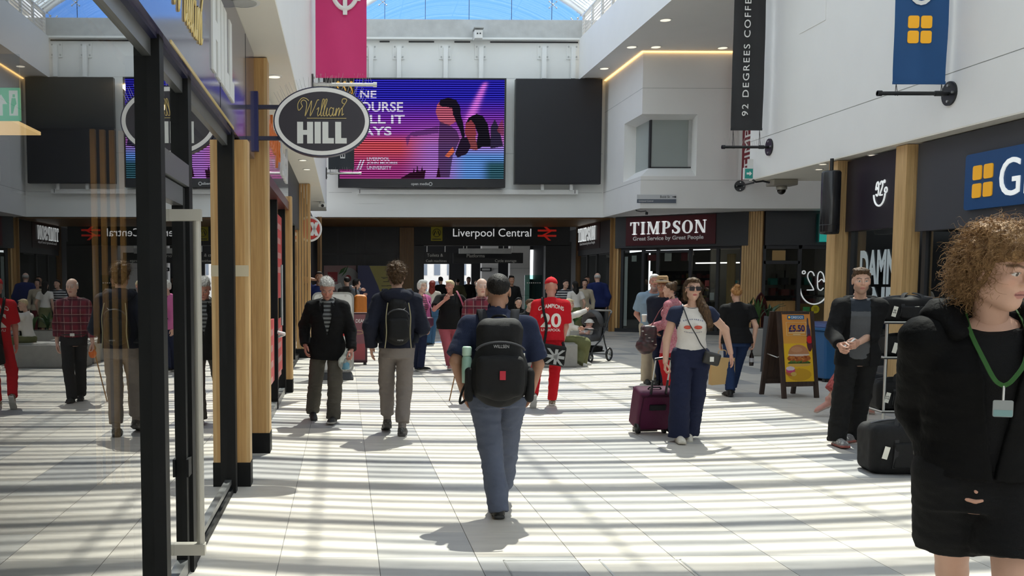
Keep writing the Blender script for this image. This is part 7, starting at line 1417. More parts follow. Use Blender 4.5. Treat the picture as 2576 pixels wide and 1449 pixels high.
MB().tube([tuple(tl @ Vector((-.2 * math.cos(q) if 0 else x, .135, z))) for x, z in ((-.17, .06), (-.185, .2), (-.17, .42), (-.1, .455), (.1, .455), (.17, .42), (.185, .2), (.17, .06))], .006, n=6).build('piping', cloth('dark_plum', (.04, .006, .02)), sca)
for s in (-1, 1):
    MB().cyl(tl @ Vector((s * .085, .11, .42)), tl @ Vector((s * .085, .11, .86)), .009, n=10).build('handle_tube', M_steel, sca); MB().cyl(tl @ Vector((s * .085, .11, .42)), tl @ Vector((s * .085, .11, .62)), .013, n=10).build('handle_sleeve', M_black, sca)
    MB().ell(tl @ Vector((s * .185, .10, .055)), (.035, .05, .06)).build('corner_guard', M_black, sca, smooth=True); MB().cyl((s * .15 - .018, .06, .035), (s * .15 + .018, .06, .035), .035, n=16).build('wheel', M_black, sca)
MB().box(-.09, .09, .13, .155, .28, .34).xf(tl).build('handle_recess', M_black, sca); MB().tube([tuple(tl @ Vector(p)) for p in ((-.095, .11, .86), (0, .11, .875), (.095, .11, .86))], .015, n=10).build('grip', M_black, sca); MB().tube([tuple(tl @ Vector(p)) for p in ((-.08, 0, .46), (-.06, 0, .49), (.06, 0, .49), (.08, 0, .46))], .01, n=6).build('carry_handle', M_black, sca)
MB().box(-.14, .14, -.12, -.09, 0.0, .05).build('front_foot', M_black, sca)
# --- woman with bun, back view
P20 = person('woman in black tee and jeans with ginger bun walking away', 1852, 14.6, 1.60, -2, 5, 'fair', female=True, w=1.2, d=1.25, hands=((1812, 868, .12), (1896, 862, -.08)), elbow=((-.5, -1, 0), (.8, -1, 0)), feet=((1836, -.15, 0, 0), (1842, .25, 0, 0)), hair=('bun', 'ginger'), top=dict(m=C_black, sleeve=.62, hem=.84, fit=.03, rs=(.085, .08, .07), flare=.015, collar=.03), bottom=dict(m=cloth('mid_indigo', (.014, .03, .085)), r=(.11, .085, .07), hem=.11), shoes=(BLK, BLK, .95), res=.010, hres=.005, curl=(.9, .9))
pb_ = thing('paper_bag', 'brown paper carrier bag held by woman with ginger bun', 'bag', at(1815, 968, 14.5)); pb_.location.z = at(1815, 968, 14.5).z; b = MB().hexa([(-.17, -.07, 0), (.17, -.07, .03), (.17, .07, .03), (-.17, .07, 0)], [(-.17, -.04, .40), (.17, -.04, .40), (.17, .04, .40), (-.17, .04, .40)]); b.build('paper', mat('kraft_paper', (.50, .32, .13), .8), pb_)
MB().tube(spline([(-.06, 0, .40), (-.05, 0, .5), (.05, 0, .5), (.06, 0, .40)], 4), .006, n=5).build('twist_handle', mat('kraft_paper', (.50, .32, .13), .8), pb_)
ck = thing('cola_bottle', 'dark cola bottle carried by woman with ginger bun', 'bottle', at(1890, 920, 14.55)); MB().lathe([(0, 0), (.03, .0), (.033, .04), (.03, .10), (.033, .13), (.012, .2), (.012, .215)], n=16).build('bottle_body', mat('cola', (.012, .006, .006), .12), ck, smooth=True); MB().lathe([(.0335, .055), (.0335, .115)], n=16).build('wrapper', mat('pale_wrapper', (.35, .35, .38), .5), ck); MB().lathe([(.014, .215), (.014, .235)], n=12).build('cap', M_black, ck)
# --- man in open black jacket
P21 = person('man in open black jacket and grey tee looking at us, holding phone', 2158, 10.15, 1.80, 158, 2, 'fair', w=1.0, hands=((2112, 868, -.26), (2160, 862, -.24)), elbow=((.45, -1, -.3), (-.45, -1, -.3)), feet=((2118, -.12, 0, -3, 14), (2150, .15, 0, 0, -30)), head=(4, 4, 0), hair=('swept', 'brown'), face=dict(beard=(.13, .075, .05), brow=(.05, .03, .02), jaw=.94), curl=(.9, .8), thumbs=((0, .3, 1), (0, .3, 1)),
             top=dict(m=C_gtee, fit=.02, hem=.87, neck=1.475, sleeve=.5), over=dict(m=C_black, fit=.028, hem=.80, open=(.10, .085, 0), amp=.005, rs=(.082, .074, .058), flare=.008), bottom=dict(m=cloth('black_joggers', (.010, .010, .010)), r=(.108, .095, .09), hem=.05, waist=.99, amp=.008), shoes=((.16, .15, .15), (.32, .09, .07), 1.1, (.40, .40, .38)), res=.009, hres=.004)
fS = P21['shirt']; kk = P21['k']; V, Q = nets(lambda P: smax(fS(P) - .003, (1.335 * kk - P[:, 2]).astype(f32), .002), P21['Tm']((-.3, -.2, 1.3)), P21['Tm']((.3, .25, 1.5)), .009); mesh_np('shirt_yoke', V, Q, cloth('slate_yoke', (.022, .028, .038)), P21['root'])
soft('hood', N_(U_([rcone(P21['Tm']((-.12, -.04, 1.45)), P21['Tm']((.12, -.04, 1.45)), .045, .045), ellip(P21['Tm']((0, -.11, 1.43)), (.14, .06, .07))], .03), .01, 16, 3), P21['Tm']((-.3, -.25, 1.3)), P21['Tm']((.3, .1, 1.58)), .01, C_black, P21['root'])
ph = thing('phone', 'white phone held in both hands by man in open jacket', 'phone', at(2133, 862, 9.88), RD(10)); ph.rotation_euler = (RD(55), 0, RD(95)); MB().rbox(-.036, .036, -.005, .005, -.075, .075, r=.01).build('case', mat('white_case', (.7, .7, .68), .4), ph); MB().rbox(-.033, .033, -.0065, -.005, -.07, .07, r=.008).build('glass', mat('phone_glass', (.02, .02, .025), .1), ph)
# --- person in red floral trousers behind him
P22 = person('person in long red floral skirt striding behind man in open jacket', 2168, 12.4, 1.64, 88, 0, 'fair', female=True, hands=((2140, 850, 0), (2140, 850, .1)), feet=((2075, -.1, .02, 25), (2185, .1, 0, -5)), hair=('bob', 'dark'), top=dict(m=C_black, fit=.02, hem=.85), bottom=dict(m=C_floral, r=(.12, .12, .13), hem=.22, waist=1.0, name='trousers'), shoes=((.50, .24, .19), (.45, .35, .3)), res=.012, hres=.007)
# --- curly haired man close to the camera
P23 = person('curly haired man in black hooded coat and shorts with green lanyard', 2482, 3.62, 1.84, 162, 4, 'fair', w=1.06, d=1.12, sw=.185, hands=((2386, 1185, .02), (2640, 1190, -.05)), elbow=((.15, -1, 0), (-.5, -1, 0)), feet=((2430, .34, .03, 20), (2560, -.12, 0, -4)), head=(34, 10, 0), headf=(.02, 0), hair=('mop', 'auburn'), face=dict(lip=(.40, .15, .13), brow=(.10, .06, .03), flush=.25), curl=(.6, .6), headk=1.0,
             top=dict(m=C_black, fit=.012, hem=.85, sleeve=.5, neck=1.45), over=dict(m=C_coat, fit=.036, hem=.93, open=(.0, .085, 0), amp=.006, rs=(.094, .084, .066), flare=.012, name='coat', neck=1.50), bottom=dict(m=C_black, r=(.125, .125, .1), hem=.645, waist=1.0, name='shorts', amp=.006), shoes=(WHT, WHT, 1.05), res=.0075, hres=.0035)
soft('hood', N_(D_(U_([rcone(P23['Tm']((-.15, -.03, 1.475)), P23['Tm']((.15, -.03, 1.475)), .062, .062), ellip(P23['Tm']((0, -.12, 1.46)), (.18, .085, .10)), rcone(P23['Tm']((-.15, -.03, 1.475)), P23['Tm']((-.12, .07, 1.43)), .055, .035), rcone(P23['Tm']((.15, -.03, 1.475)), P23['Tm']((.12, .07, 1.43)), .055, .035)], .03), rcone(P23['Tm']((0, -.01, 1.36)), P23['Tm']((0, .01, 1.7)), .085, .09), .02), .016, (12, 12, 18), 3), P23['Tm']((-.36, -.3, 1.3)), P23['Tm']((.36, .2, 1.66)), .008, C_coat, P23['root'])
ln = gear(P23, 'lanyard', 'green lanyard with white identity card around neck of curly haired man', 'lanyard'); T_ = P23['Tm']
ca_ = T_((.01, .215, 1.225)); ctr = A_((0, .03, 0))
for s in (-1, 1): MB().ribbon(spline([T_((s * .02, -.07, 1.50)), T_((s * .075, -.03, 1.505)), T_((s * .085, .075, 1.44)), T_((s * .06, .165, 1.35)), T_((s * .025 + .01, .205, 1.29)), ca_ + A_((0, 0, .05))], 6), .015, .004, (1, 0, 0)).build('ribbon', mat('green_ribbon', (.018, .085, .01), .8), ln)
MB().cyl(ca_ + A_((0, 0, 0)), ca_ + A_((0, .0, .05)), .004, n=6).build('clip', M_steel, ln); MB().rbox(ca_[0] - .031, ca_[0] + .031, ca_[1], ca_[1] + .004, ca_[2] - .058, ca_[2] - .0, r=.006).build('card', mat('id_card', (.24, .26, .26), .3), ln); MB().box(ca_[0] - .029, ca_[0] + .029, ca_[1] + .004, ca_[1] + .005, ca_[2] - .056, ca_[2] - .034).build('card_band', mat('id_band', (.16, .28, .28), .4), ln)
strands(P23, 2300, .085, 'auburn', .012, .0014, seg=11, turns=1.1); strands(P2, 1000, .05, 'brown', .008, .0013, .2, seg=9, turns=1.0); strands(P3, 500, .035, 'grey', .003, .0012, -.1, turns=.5); strands(P19, 700, .07, 'brown', .004, .0010, 1.6, turns=.6); strands(P20, 400, .04, 'ginger', .005, .0012, -.2); strands(P18, 250, .04, 'brown', .005, .0012, -.2)
# --- people further back
FAR = [('man in royal blue tee talking on phone beside the slatted pillar', 803, 23.4, 1.90, 185, dict(top=dict(m=C_royal, sleeve=.6, hem=.86, fit=.02), bottom=dict(m=C_ind), hair=('short', 'dark'), skin='tan', face=dict(beard=(.03, .02, .02)), hands=((796, 704, -.1), None), elbow=((1, -.4, -1), None))),
 ('woman in grey top looking at phone beside an orange rucksack', 893, 27, 1.74, -75, dict(female=True, top=dict(m=cloth('pale_grey_knit', (.22, .24, .27)), hem=.9), bottom=dict(m=C_black), hair=('bob', 'dark'), hands=((912, 745, 0), (908, 728, .1)))),
 ('person in dark hooded coat facing the poster wall', 874, 28, 1.80, 20, dict(over=dict(m=cloth('brown_coat', (.02, .016, .014)), fit=.04, hem=.7), bottom=dict(m=C_black), hair=('short', 'dark'))),
 ('man in dark suit standing before the white column', 1284, 30, 1.84, 180, dict(top=dict(m=C_black, fit=.02, hem=.75), bottom=dict(m=C_black), hair=('swept', 'dark'), skin='tan')),
 ('person in black and white striped top near timber pillar', 1418, 29.5, 1.72, 200, dict(top=dict(m=C_bstripe, hem=.88, sleeve=.8), bottom=dict(m=C_black), hair=('short', 'dark'))),
 ('woman in white tee with dark hair, back to us', 1445, 28.5, 1.68, 10, dict(female=True, top=dict(m=C_white, sleeve=.6, hem=.88), bottom=dict(m=C_sage, skirt=(.22, .2, 0), hem=.4, name='skirt'), hair=('long', 'dark'))),
 ('woman in beige cardigan and maroon skirt in the group by the key shop', 1467, 29.2, 1.74, 170, dict(female=True, over=dict(m=C_beige, hem=.85, fit=.02), bottom=dict(m=cloth('maroon_skirt', (.12, .01, .02))), hair=('bob', 'dark'))),
 ('dark haired man in black top in the group by the key shop', 1472, 31.2, 1.84, 180, dict(top=dict(m=C_black, hem=.85), bottom=dict(m=C_black), hair=('short', 'dark'), skin='tan')),
 ('bald man in dark blue jacket with back to us at key shop', 1500, 29.8, 1.93, 0, dict(over=dict(m=C_royal, fit=.045, hem=.82), bottom=dict(m=C_black), hair=('ring', 'grey'), w=1.15)),
 ('dark figure in long coat walking in the station hall', 1108, 36, 1.84, 10, dict(over=dict(m=C_black, fit=.04, hem=.6), bottom=dict(m=C_black), hair=('short', 'dark'))),
 ('dark figure with khaki coat inside station entrance', 1150, 40, 1.78, 0, dict(over=dict(m=cloth('khaki_coat', (.10, .095, .05)), fit=.05, hem=.7), bottom=dict(m=C_black), hair=('short', 'dark'))),
 ('dark figure by the bright gap in the station hall', 1177, 41, 1.86, 180, dict(top=dict(m=C_black, hem=.8), bottom=dict(m=C_black), hair=('short', 'dark'), skin='brown')),
 ('person in white top under dark coat in station hall', 1196, 43, 1.74, 180, dict(top=dict(m=C_white, hem=.8), over=dict(m=C_black, fit=.03, hem=.7, open=(.08, .08, 0)), bottom=dict(m=C_black), hair=('long', 'dark'), female=True))]
for lab, u, Y, H, rot, kw in FAR:
    kw.setdefault('bottom', {}).setdefault('r', (.1, .08, .075)); person(lab, u, Y, H, rot, 2, res=.019, hres=.0095, shoes=(BLK, BLK), group='people near the station entrance', **kw)
orb = thing('rucksack', 'orange rucksack hanging beside woman in grey top', 'bag', at(907, 770, 26.4)); soft('bag_body', N_(rbox3((0, 0, 0), (.17, .12, .30), .1), .01, 12, 2), (-.3, -.25, -.4), (.3, .25, .4), .016, mat('orange_nylon', (.50, .15, .015), .6), orb); MB().ribbon([(-.1, .1, .25), (-.12, .2, .4), (-.12, .25, .5)], .04, .015, (1, 0, 0)).build('strap', C_black, orb)
# ================================================================ PROPS ON THE FLOOR
M_dwood = wood_mat('dark_stained_wood', (.025, .014, .010), (.06, .035, .025), .5)
# ---- bakery A-board
ga = ground(1968, 1003); gb = ground(2063, 1003); ab = thing('a_board', 'dark wooden A-board with orange Greggs burger poster priced 5.50', 'signboard', (ga.x, ga.y, 0), RD(10)); W = (gb - ga).length * 1.07; HB = 1.26
lean_ = Matrix.Rotation(RD(-9), 4, 'X')
for x0, x1 in ((0, .06), (W - .06, W)): MB().box(x0, x1, -.02, .02, 0, HB).xf(lean_).build('front_leg', M_dwood, ab)
MB().box(.07, W - .07, -.015, .015, .17, .24).xf(lean_).build('bottom_rail', M_dwood, ab); MB().box(.07, W - .07, -.015, .015, HB - .04, HB).xf(lean_).build('top_rail', M_dwood, ab)
back = Matrix.Translation((0, .56, 0)) @ Matrix.Rotation(RD(9), 4, 'X')
for x0, x1 in ((0, .06), (W - .06, W)): MB().box(x0, x1, -.02, .02, 0, HB).xf(back).build('rear_leg', M_dwood, ab)
MB().box(.07, W - .07, -.015, .015, .17, .24).xf(back).build('rear_rail', M_dwood, ab); MB().box(.07, W - .07, -.006, .006, .24, HB).xf(back).build('rear_panel', M_dwood, ab)
MB().tube([(.03, .08, .62), (.03, .2, .58), (.03, .46, .62)], .008, n=6).build('chain', M_steel, ab)
# printed poster: colours painted per vertex on a flat sheet
px0, px1, pz0, pz1 = .06, W - .06, .24, HB - .01; NXp, NZp = 90, 170
Up, Vp = np.meshgrid(np.linspace(0, 1, NXp), np.linspace(0, 1, NZp)); tt = Vp[..., None]
pim = np.array((.72, .40, .03)) * (1 - tt) + np.array((.62, .24, .06)) * tt; pim = np.where(tt < .55, np.array((.74, .44, .02)), pim)
asp = (px1 - px0) / (pz1 - pz0)
def pel(cx, cz, a, b, c, top=None, bot=None, al=1.0):
    global pim
    k = ((Up - cx) / a) ** 2 + ((Vp - cz) / b) ** 2 < 1
    if top is not None: k &= Vp < top
    if bot is not None: k &= Vp > bot
    pim = np.where(k[..., None], pim * (1 - al) + np.array(c) * al, pim)
pel(.5, .10, .42, .09, (.55, .30, .02)); pel(.52, .27, .40, .03, (.06, .10, .02)); pel(.52, .25, .42, .035, (.62, .36, .08), top=.26)
pel(.52, .335, .41, .06, (.36, .09, .02)); 
for q in range(40):
    r_ = random.Random(q); pel(.15 + .75 * r_.random(), .335 + .05 * (r_.random() - .5), .03, .012, r_.choice([(.45, .14, .03), (.25, .05, .01), (.55, .2, .05)]))
for q in range(18): r_ = random.Random(q + 50); pel(.2 + .65 * r_.random(), .275 + .02 * r_.random(), .035, .009, r_.choice([(.05, .12, .02), (.10, .2, .04), (.02, .05, .01)]))
pel(.52, .385, .38, .02, (.66, .50, .40)); pel(.52, .40, .36, .13, (.46, .20, .09), bot=.395); pel(.46, .46, .2, .04, (.58, .30, .16), al=.6)
pel(.20, .13, .17, .05, (.45, .12, .03)); pel(.2, .17, .16, .045, (.55, .06, .16)); pel(.2, .19, .15, .03, (.62, .52, .56))
pel(.3, .11, .1, .03, (.6, .4, .1))
pel(.90, .78, .05, .05, (.04, .03, .06)); pel(.90, .70, .085, .09, (.05, .04, .10)); pel(.92, .56, .10, .13, (.09, .02, .03)); pel(.93, .60, .1, .055, (.55, .015, .02)); pel(.90, .86, .03, .06, (.05, .04, .06))
me = bpy.data.meshes.new('poster'); vs = np.stack([px0 + Up * (px1 - px0), np.full(Up.shape, -.012), pz0 + Vp * (pz1 - pz0)], -1).reshape(-1, 3); idx = np.arange(NXp * NZp).reshape(NZp, NXp); fs = np.stack([idx[:-1, :-1], idx[:-1, 1:], idx[1:, 1:], idx[1:, :-1]], -1).reshape(-1, 4)
me.from_pydata([tuple(lean_ @ Vector(v)) for v in vs.tolist()], [], fs.tolist()); ca = me.color_attributes.new('Col', 'FLOAT_COLOR', 'POINT'); arr = np.ones((NXp * NZp, 4), f32); arr[:, :3] = pim.reshape(-1, 3); ca.data.foreach_set('color', arr.ravel()); pst = link('poster', me, mat('poster_print', vcol=True, rough=.4), ab)
def ontop(x, z): return lean_ @ Vector((x, -.016, z))
PW = px1 - px0; PH = pz1 - pz0; ux = Vector((1, 0, 0)); uz = (lean_ @ Vector((0, 0, 1)))
MB().rbox(px0 + PW * .2, px0 + PW * .78, -.016, -.012, pz0 + PH * .895, pz0 + PH * .955, r=.008).xf(lean_).build('logo_panel', mat('bakery_blue2', (.01, .12, .30), .4), ab); text('GREGGS', ontop(px0 + PW * .53, pz0 + PH * .924), ux, uz, M_white, ab, .05, ext=.001, fitw=PW * .42, fith=.034); MB().box(px0 + PW * .23, px0 + PW * .29, -.018, -.016, pz0 + PH * .91, pz0 + PH * .94).xf(lean_).build('logo_square', M_org, ab)
text('£5.50', ontop(px0 + PW * .50, pz0 + PH * .765), ux, uz, mat('navy_print', (.02, .015, .12), .5), ab, .15, ext=.001, fitw=PW * .56, fith=.098, weight=.004)
M_cr = mat('cream_print', (.7, .55, .3), .6); xa, xb, za_, zb_ = px0 + PW * .14, px0 + PW * .84, pz0 + PH * .66, pz0 + PH * .85
for q in ((xa, xb, za_, za_ + .004), (xa, xb, zb_, zb_ + .004), (xa, xa + .004, za_, zb_), (xb - .004, xb, za_, zb_)): MB().box(q[0], q[1], -.0155, -.0125, q[2], q[3]).xf(lean_).build('print_border', M_cr, ab)
MB().box(px0 + PW * .2, px0 + PW * .78, -.0155, -.0125, pz0 + PH * .695, pz0 + PH * .708).xf(lean_).build('small_print', M_cr, ab); MB().box(px0 + PW * .36, px0 + PW * .62, -.0155, -.0125, pz0 + PH * .672, pz0 + PH * .683).xf(lean_).build('small_print', M_cr, ab)
# ---- grey board leaning just behind
gp = ground(1913, 935); gbd = thing('a_board', 'plain grey A-board standing behind the bakery A-board', 'signboard', (gp.x, gp.y, 0), RD(-35))
for x in (0, .5): MB().box(x, x + .06, -.02, .02, 0, 1.05).xf(lean_).build('front_leg', M_char, gbd); MB().box(x, x + .06, .3, .34, 0, 1.0).build('rear_leg', M_char, gbd)
MB().box(.05, .52, -.012, .012, .12, 1.04).xf(lean_).build('panel', mat('slate_board', (.07, .075, .08), .6), gbd)
# ---- blue recycling bin
gp = ground(2066, 962); bn = thing('recycling_bin', 'blue plastic bin standing between the A-board and man in open jacket', 'bin', (gp.x, gp.y, 0), RD(4)); M_bb = mat('bin_blue', (.012, .10, .26), .45)
MB().hexa([(.06, 0, .05), (.64, 0, .05), (.64, .5, .05), (.06, .5, .05)], [(0, -.06, .86), (.7, -.06, .86), (.7, .56, .86), (0, .56, .86)]).build('body', M_bb, bn, bevel=.03); MB().box(-.03, .73, -.09, .59, .86, .91).build('rim', M_bb, bn, bevel=.015); MB().hexa([(-.02, -.08, .91), (.72, -.08, .91), (.72, .6, .91), (-.02, .6, .91)], [(.05, .0, .98), (.65, .0, .98), (.65, .6, 1.0), (.05, .6, 1.0)]).build('lid', mat('bin_dark_blue', (.008, .03, .14), .5), bn, bevel=.02); MB().cyl((.1, .45, .07), (.6, .45, .07), .07, n=16).build('wheel_axle', M_black, bn); MB().box(.07, .15, 0.02, .1, 0, .05).build('foot', M_black, bn)
# ---- luggage rack with bags
def holdall(lab, p, L, D, H, rz, n_tag='', grp='black holdalls stacked by the rack', res=.012):
    r = thing('holdall', lab, 'bag', p, rz, grp); f0 = N_(U_([rbox3((0, 0, H * .47), (L / 2, D / 2, H * .47), min(D, H) * .2), ellip((0, 0, H * .55), (L / 2 * .9, D / 2 * .85, H * .48))], .04), .012, 11, 3); f0 = I_(f0, plane3((0, 0, -1), (0, 0, 0)), .01); soft('bag_body', f0, (-L * .7, -D * .8, 0), (L * .7, D * .8, H * 1.2), res, C_bag, r)
    MB().tube(spline([(-L * .42, -.0, H * .93), (-L * .2, 0, H * 1.0), (L * .2, 0, H * 1.0), (L * .42, 0, H * .93)], 4), .008, n=6).build('zip', mat('grey_piping', (.10, .10, .11), .4), r)
    for s in (-1, 1): MB().ribbon(spline([(s * L * .22, -D * .52, .06), (s * L * .2, -D * .54, H * .55), (s * L * .16, -D * .3, H * 1.0), (s * L * .05, -D * .1, H * 1.12)], 5), .035, .008, (1, 0, 0)).build('handle_strap', mat('black_webbing', (.012, .012, .013), .7, bump=.5, bscale=250), r)
    soft('end_pocket', N_(rbox3((0, -D * .49, H * .38), (L * .24, .03, H * .25), .02), .004, 22, 2), (-L * .4, -D * .7, 0), (L * .4, -D * .3, H), res, C_bag, r)
    for x, a, s_ in ((-L * .33, 14, n_tag), (L * .03, -6, '')):
        Mt = Matrix.Translation((x, -D * .56, H * .48)) @ Matrix.Rotation(RD(a), 4, 'Y'); MB().box(-.022, .022, -.002, .002, -.075, .035).xf(Mt).build('paper_tag', mat('tag_paper', (.72, .70, .62), .7), r)
        if s_: me = text(s_, Mt @ Vector((0, -.003, -.02)), Mt.to_3x3() @ Vector((0, 0, 1)), Mt.to_3x3() @ Vector((-1, 0, 0)), M_dark, r, .045, ext=.001)
    return r
g1 = ground(2270, 1200); holdall('largest black holdall standing on the floor with two paper tags', (g1.x + .13, g1.y + .25, 0), .66, .42, .46, RD(-8))
rk = thing('luggage_rack', 'chrome wire rack holding black bags beside man in open jacket', 'rack', (at(2228, 900, 10.4).x, 10.4, 0), RD(-6)); RWd = .62
zt = at(2280, 812, 10.2).z; zm = at(2260, 902, 10.2).z; zl = at(2250, 1040, 10.2).z
for x in (0, RWd):
    for y in (0, .4): MB().cyl((x, y, 0), (x, y, zt), .014, n=10).build('post', M_steel, rk)
for z in (zt, zm, zl):
    MB().box(-.03, RWd + .03, -.03, .43, z - .02, z - .005).build('shelf', M_black, rk)
    MB().tube([(-.03, -.03, z), (RWd + .03, -.03, z), (RWd + .03, .43, z), (-.03, .43, z)], .008, n=6, closed=True).build('shelf_rim', M_steel, rk)
rp = lambda x, y, z: Vector((at(2228, 900, 10.4).x + x, 10.4 + y, z))
holdall('black wheeled holdall on the top shelf of rack with tag 54', rp(.30, .16, zt), .60, .36, .27, RD(-8), '54'); holdall('small black holdall on the middle shelf of rack', rp(.28, .16, zm), .46, .32, .24, RD(-8), ''); holdall('black holdall on the lowest shelf of rack with tag 25', rp(.24, .15, zl), .56, .36, .34, RD(-8), '25')
# ---- push chair with baby
sc_p = ground(1497, 912); pc = thing('pushchair', 'grey and black pushchair with rounded hood beside stone bench', 'pushchair', (sc_p.x - .02, sc_p.y + .34, 0), RD(138)); M_tube = mat('dark_tube', (.03, .03, .033), .35, metal=.5); C_pg = cloth('grey_fabric', (.075, .075, .08)); C_pl = cloth('light_grey_lining', (.30, .27, .28))
# local: front of the chair = +y
wh = []
for x, y, r in ((-.27, -.32, .145), (.27, -.32, .145), (-.2, .36, .105), (.2, .36, .105)):
    wl_ = MB().tube([(x, y + (r - .02) * math.cos(q), r + (r - .02) * math.sin(q)) for q in [2 * math.pi * i / 20 for i in range(20)]], .022, n=8, closed=True).build('wheel', M_black, pc, smooth=True); b = MB()
    for i in range(5): b.cyl((x, y, r), (x, y + (r - .03) * math.cos(2 * math.pi * i / 5), r + (r - .03) * math.sin(2 * math.pi * i / 5)), .008, n=5)
    b.cyl((x - .03, y, r), (x + .03, y, r), .025, n=10); b.build('hub', M_steel, wl_)
for s in (-1, 1):
    MB().tube([(s * .24, -.32, .15), (s * .235, -.18, .40), (s * .23, -.12, .58)], .014, n=8).build('rear_strut', M_tube, pc); MB().tube([(s * .2, .36, .14), (s * .21, .28, .30), (s * .23, .0, .45), (s * .235, -.22, .70), (s * .235, -.42, 1.0)], .015, n=8).build('side_frame', M_tube, pc)
MB().tube([(-.235, -.42, 1.0), (-.235, -.47, 1.04), (-.2, -.5, 1.06), (.2, -.5, 1.06), (.235, -.47, 1.04), (.235, -.42, 1.0)], .018, n=8).build('handle', mat('tan_grip', (.20, .19, .18), .5), pc); MB().cyl((-.27, -.32, .145), (.27, -.32, .145), .012, n=8).build('axle', M_tube, pc); MB().box(-.19, .19, -.28, .26, .20, .23).build('basket', C_black, pc, bevel=.02)
soft('basket_bag', N_(rbox3((0, 0, .27), (.18, .24, .06), .04), .01, 18, 2), (-.25, -.3, .15), (.25, .3, .4), .014, C_black, pc)
seat = U_([rbox3((0, .10, .50), (.19, .24, .07), .06), rbox3((0, -.12, .68), (.19, .06, .24), .05, np.array(Matrix.Rotation(RD(18), 3, 'X'), f32)), ellip((0, .34, .47), (.19, .10, .11))], .05); soft('seat', N_(seat, .006, 14, 2), (-.28, -.35, .3), (.28, .5, 1.05), .012, C_pg, pc)
hood = D_(I_(ellip((0, -.06, .82), (.225, .26, .27)), plane3((0, .5, -1), (0, -.1, .74)), .02), ellip((0, .0, .80), (.20, .25, .25)), .01); soft('canopy', hood, (-.3, -.4, .6), (.3, .3, 1.15), .010, C_pg, pc); soft('canopy_lining', D_(I_(ellip((0, -.05, .82), (.212, .25, .258)), plane3((0, .5, -1), (0, -.09, .745)), .02), ellip((0, .0, .80), (.195, .245, .245)), .01), (-.3, -.4, .6), (.3, .3, 1.15), .010, C_pl, pc)
MB().tube(spline([(-.2, .05, .66), (-.19, .25, .68), (0, .33, .69), (.19, .25, .68), (.2, .05, .66)], 5), .018, n=8).build('bumper_bar', M_black, pc)
bb = thing('baby', 'baby in white sun hat lying in the pushchair', 'person', pc.location, pc.rotation_euler[2]); fb = U_([ellip((0, .06, .80), (.068, .072, .078)), ellip((0, .07, .78), (.055, .06, .05)), ellip((0, .10, .64), (.10, .09, .12)), rcone((.09, .1, .68), (.11, .22, .64), .035, .025), rcone((-.09, .1, .68), (-.09, .22, .65), .035, .025), ellip((.115, .245, .64), (.026, .03, .026)), ellip((-.09, .245, .65), (.026, .03, .026)), rcone((.05, .16, .58), (.07, .3, .60), .05, .035), rcone((-.05, .16, .58), (-.07, .3, .60), .05, .035), ellip((0, .133, .79), (.012, .012, .01))], .02)
def bcol(V):
    C = np.tile(A_((.58, .33, .26)), (len(V), 1)); C[V[:, 2] < .70] = (.58, .56, .54); C[(V[:, 1] > .22)] = (.60, .36, .29); e = (np.abs(np.abs(V[:, 0]) - .026) < .009) & (np.abs(V[:, 2] - .80) < .006) & (V[:, 1] > .1); C[e] = (.04, .03, .03); C[(np.abs(V[:, 0]) < .016) & (np.abs(V[:, 2] - .757) < .005) & (V[:, 1] > .1)] = (.4, .1, .1); return C
soft('body', fb, (-.2, -.05, .45), (.2, .4, .95), .007, M_skin, bb, bcol); soft('sun_hat', N_(U_([I_(ellip((0, .05, .83), (.08, .084, .07)), plane3((0, .1, -1), (0, 0, .822)), .006), I_(ellip((0, .06, .822), (.105, .115, .014)), plane3((0, 0, -1), (0, 0, .80)))], .01), .003, 40, 1), (-.15, -.1, .76), (.15, .22, .95), .006, cloth('white_hat', (.68, .66, .62)), bb)
# ---- stone bench, planters and plants
M_stone = mat('grey_stone', (.30, .29, .27), .8, var=.2, scale=8, bump=.3, bscale=40); bx_ = at(1418, 900, 19.8).x
bn1 = thing('stone_bench', 'long grey stone bench under seated woman and boy', 'bench', (bx_ - 1.15, 19.45, 0)); MB().box(0, 1.35, 0, .75, 0, .46).build('block', M_stone, bn1, bevel=.03); MB().box(.04, 1.31, .04, .71, .46, .48).build('seat_slab', M_stone, bn1, bevel=.01)
bn2 = thing('stone_bench', 'grey stone bench block behind man in navy polo', 'bench', (at(1290, 900, 21).x - .3, 20.5, 0)); MB().box(0, .95, 0, 1.7, 0, .46).build('block', M_stone, bn2, bevel=.03); MB().box(.03, .92, .03, 1.67, .46, .48).build('seat_slab', M_stone, bn2, bevel=.01)
M_leaf = mat('green_leaf', (.05, .13, .03), .5, var=.35, scale=5); M_leafd = mat('dark_leaf', (.02, .06, .015), .5, var=.3)
def plant(par, c, n, h, m, seed, w=.05):
    r_ = random.Random(seed)
    for k in range(n):
        a = r_.uniform(0, 6.28); sp = r_.uniform(.1, .4); hh = h * r_.uniform(.5, 1); b = MB(); d = Vector((math.cos(a), math.sin(a), 0)); s = Vector((-d.y, d.x, 0)); P = [Vector(c) + d * sp * t * t * hh / h * 1.0 + Vector((0, 0, hh * (t - .35 * t * t * t * (sp / .4)))) for t in (0, .3, .55, .8, 1)]; ws = [.25, .8, 1, .7, .05]; vs = []
        for p, q in zip(P, ws): vs += [p - s * w * q + Vector((0, 0, .012)), p, p + s * w * q + Vector((0, 0, .012))]
        fs = []
        for i in range(4): fs += [(i * 3, i * 3 + 1, i * 3 + 4, i * 3 + 3), (i * 3 + 1, i * 3 + 2, i * 3 + 5, i * 3 + 4)]
        b._add(vs, fs); b.build('leaf', m, par, smooth=True)
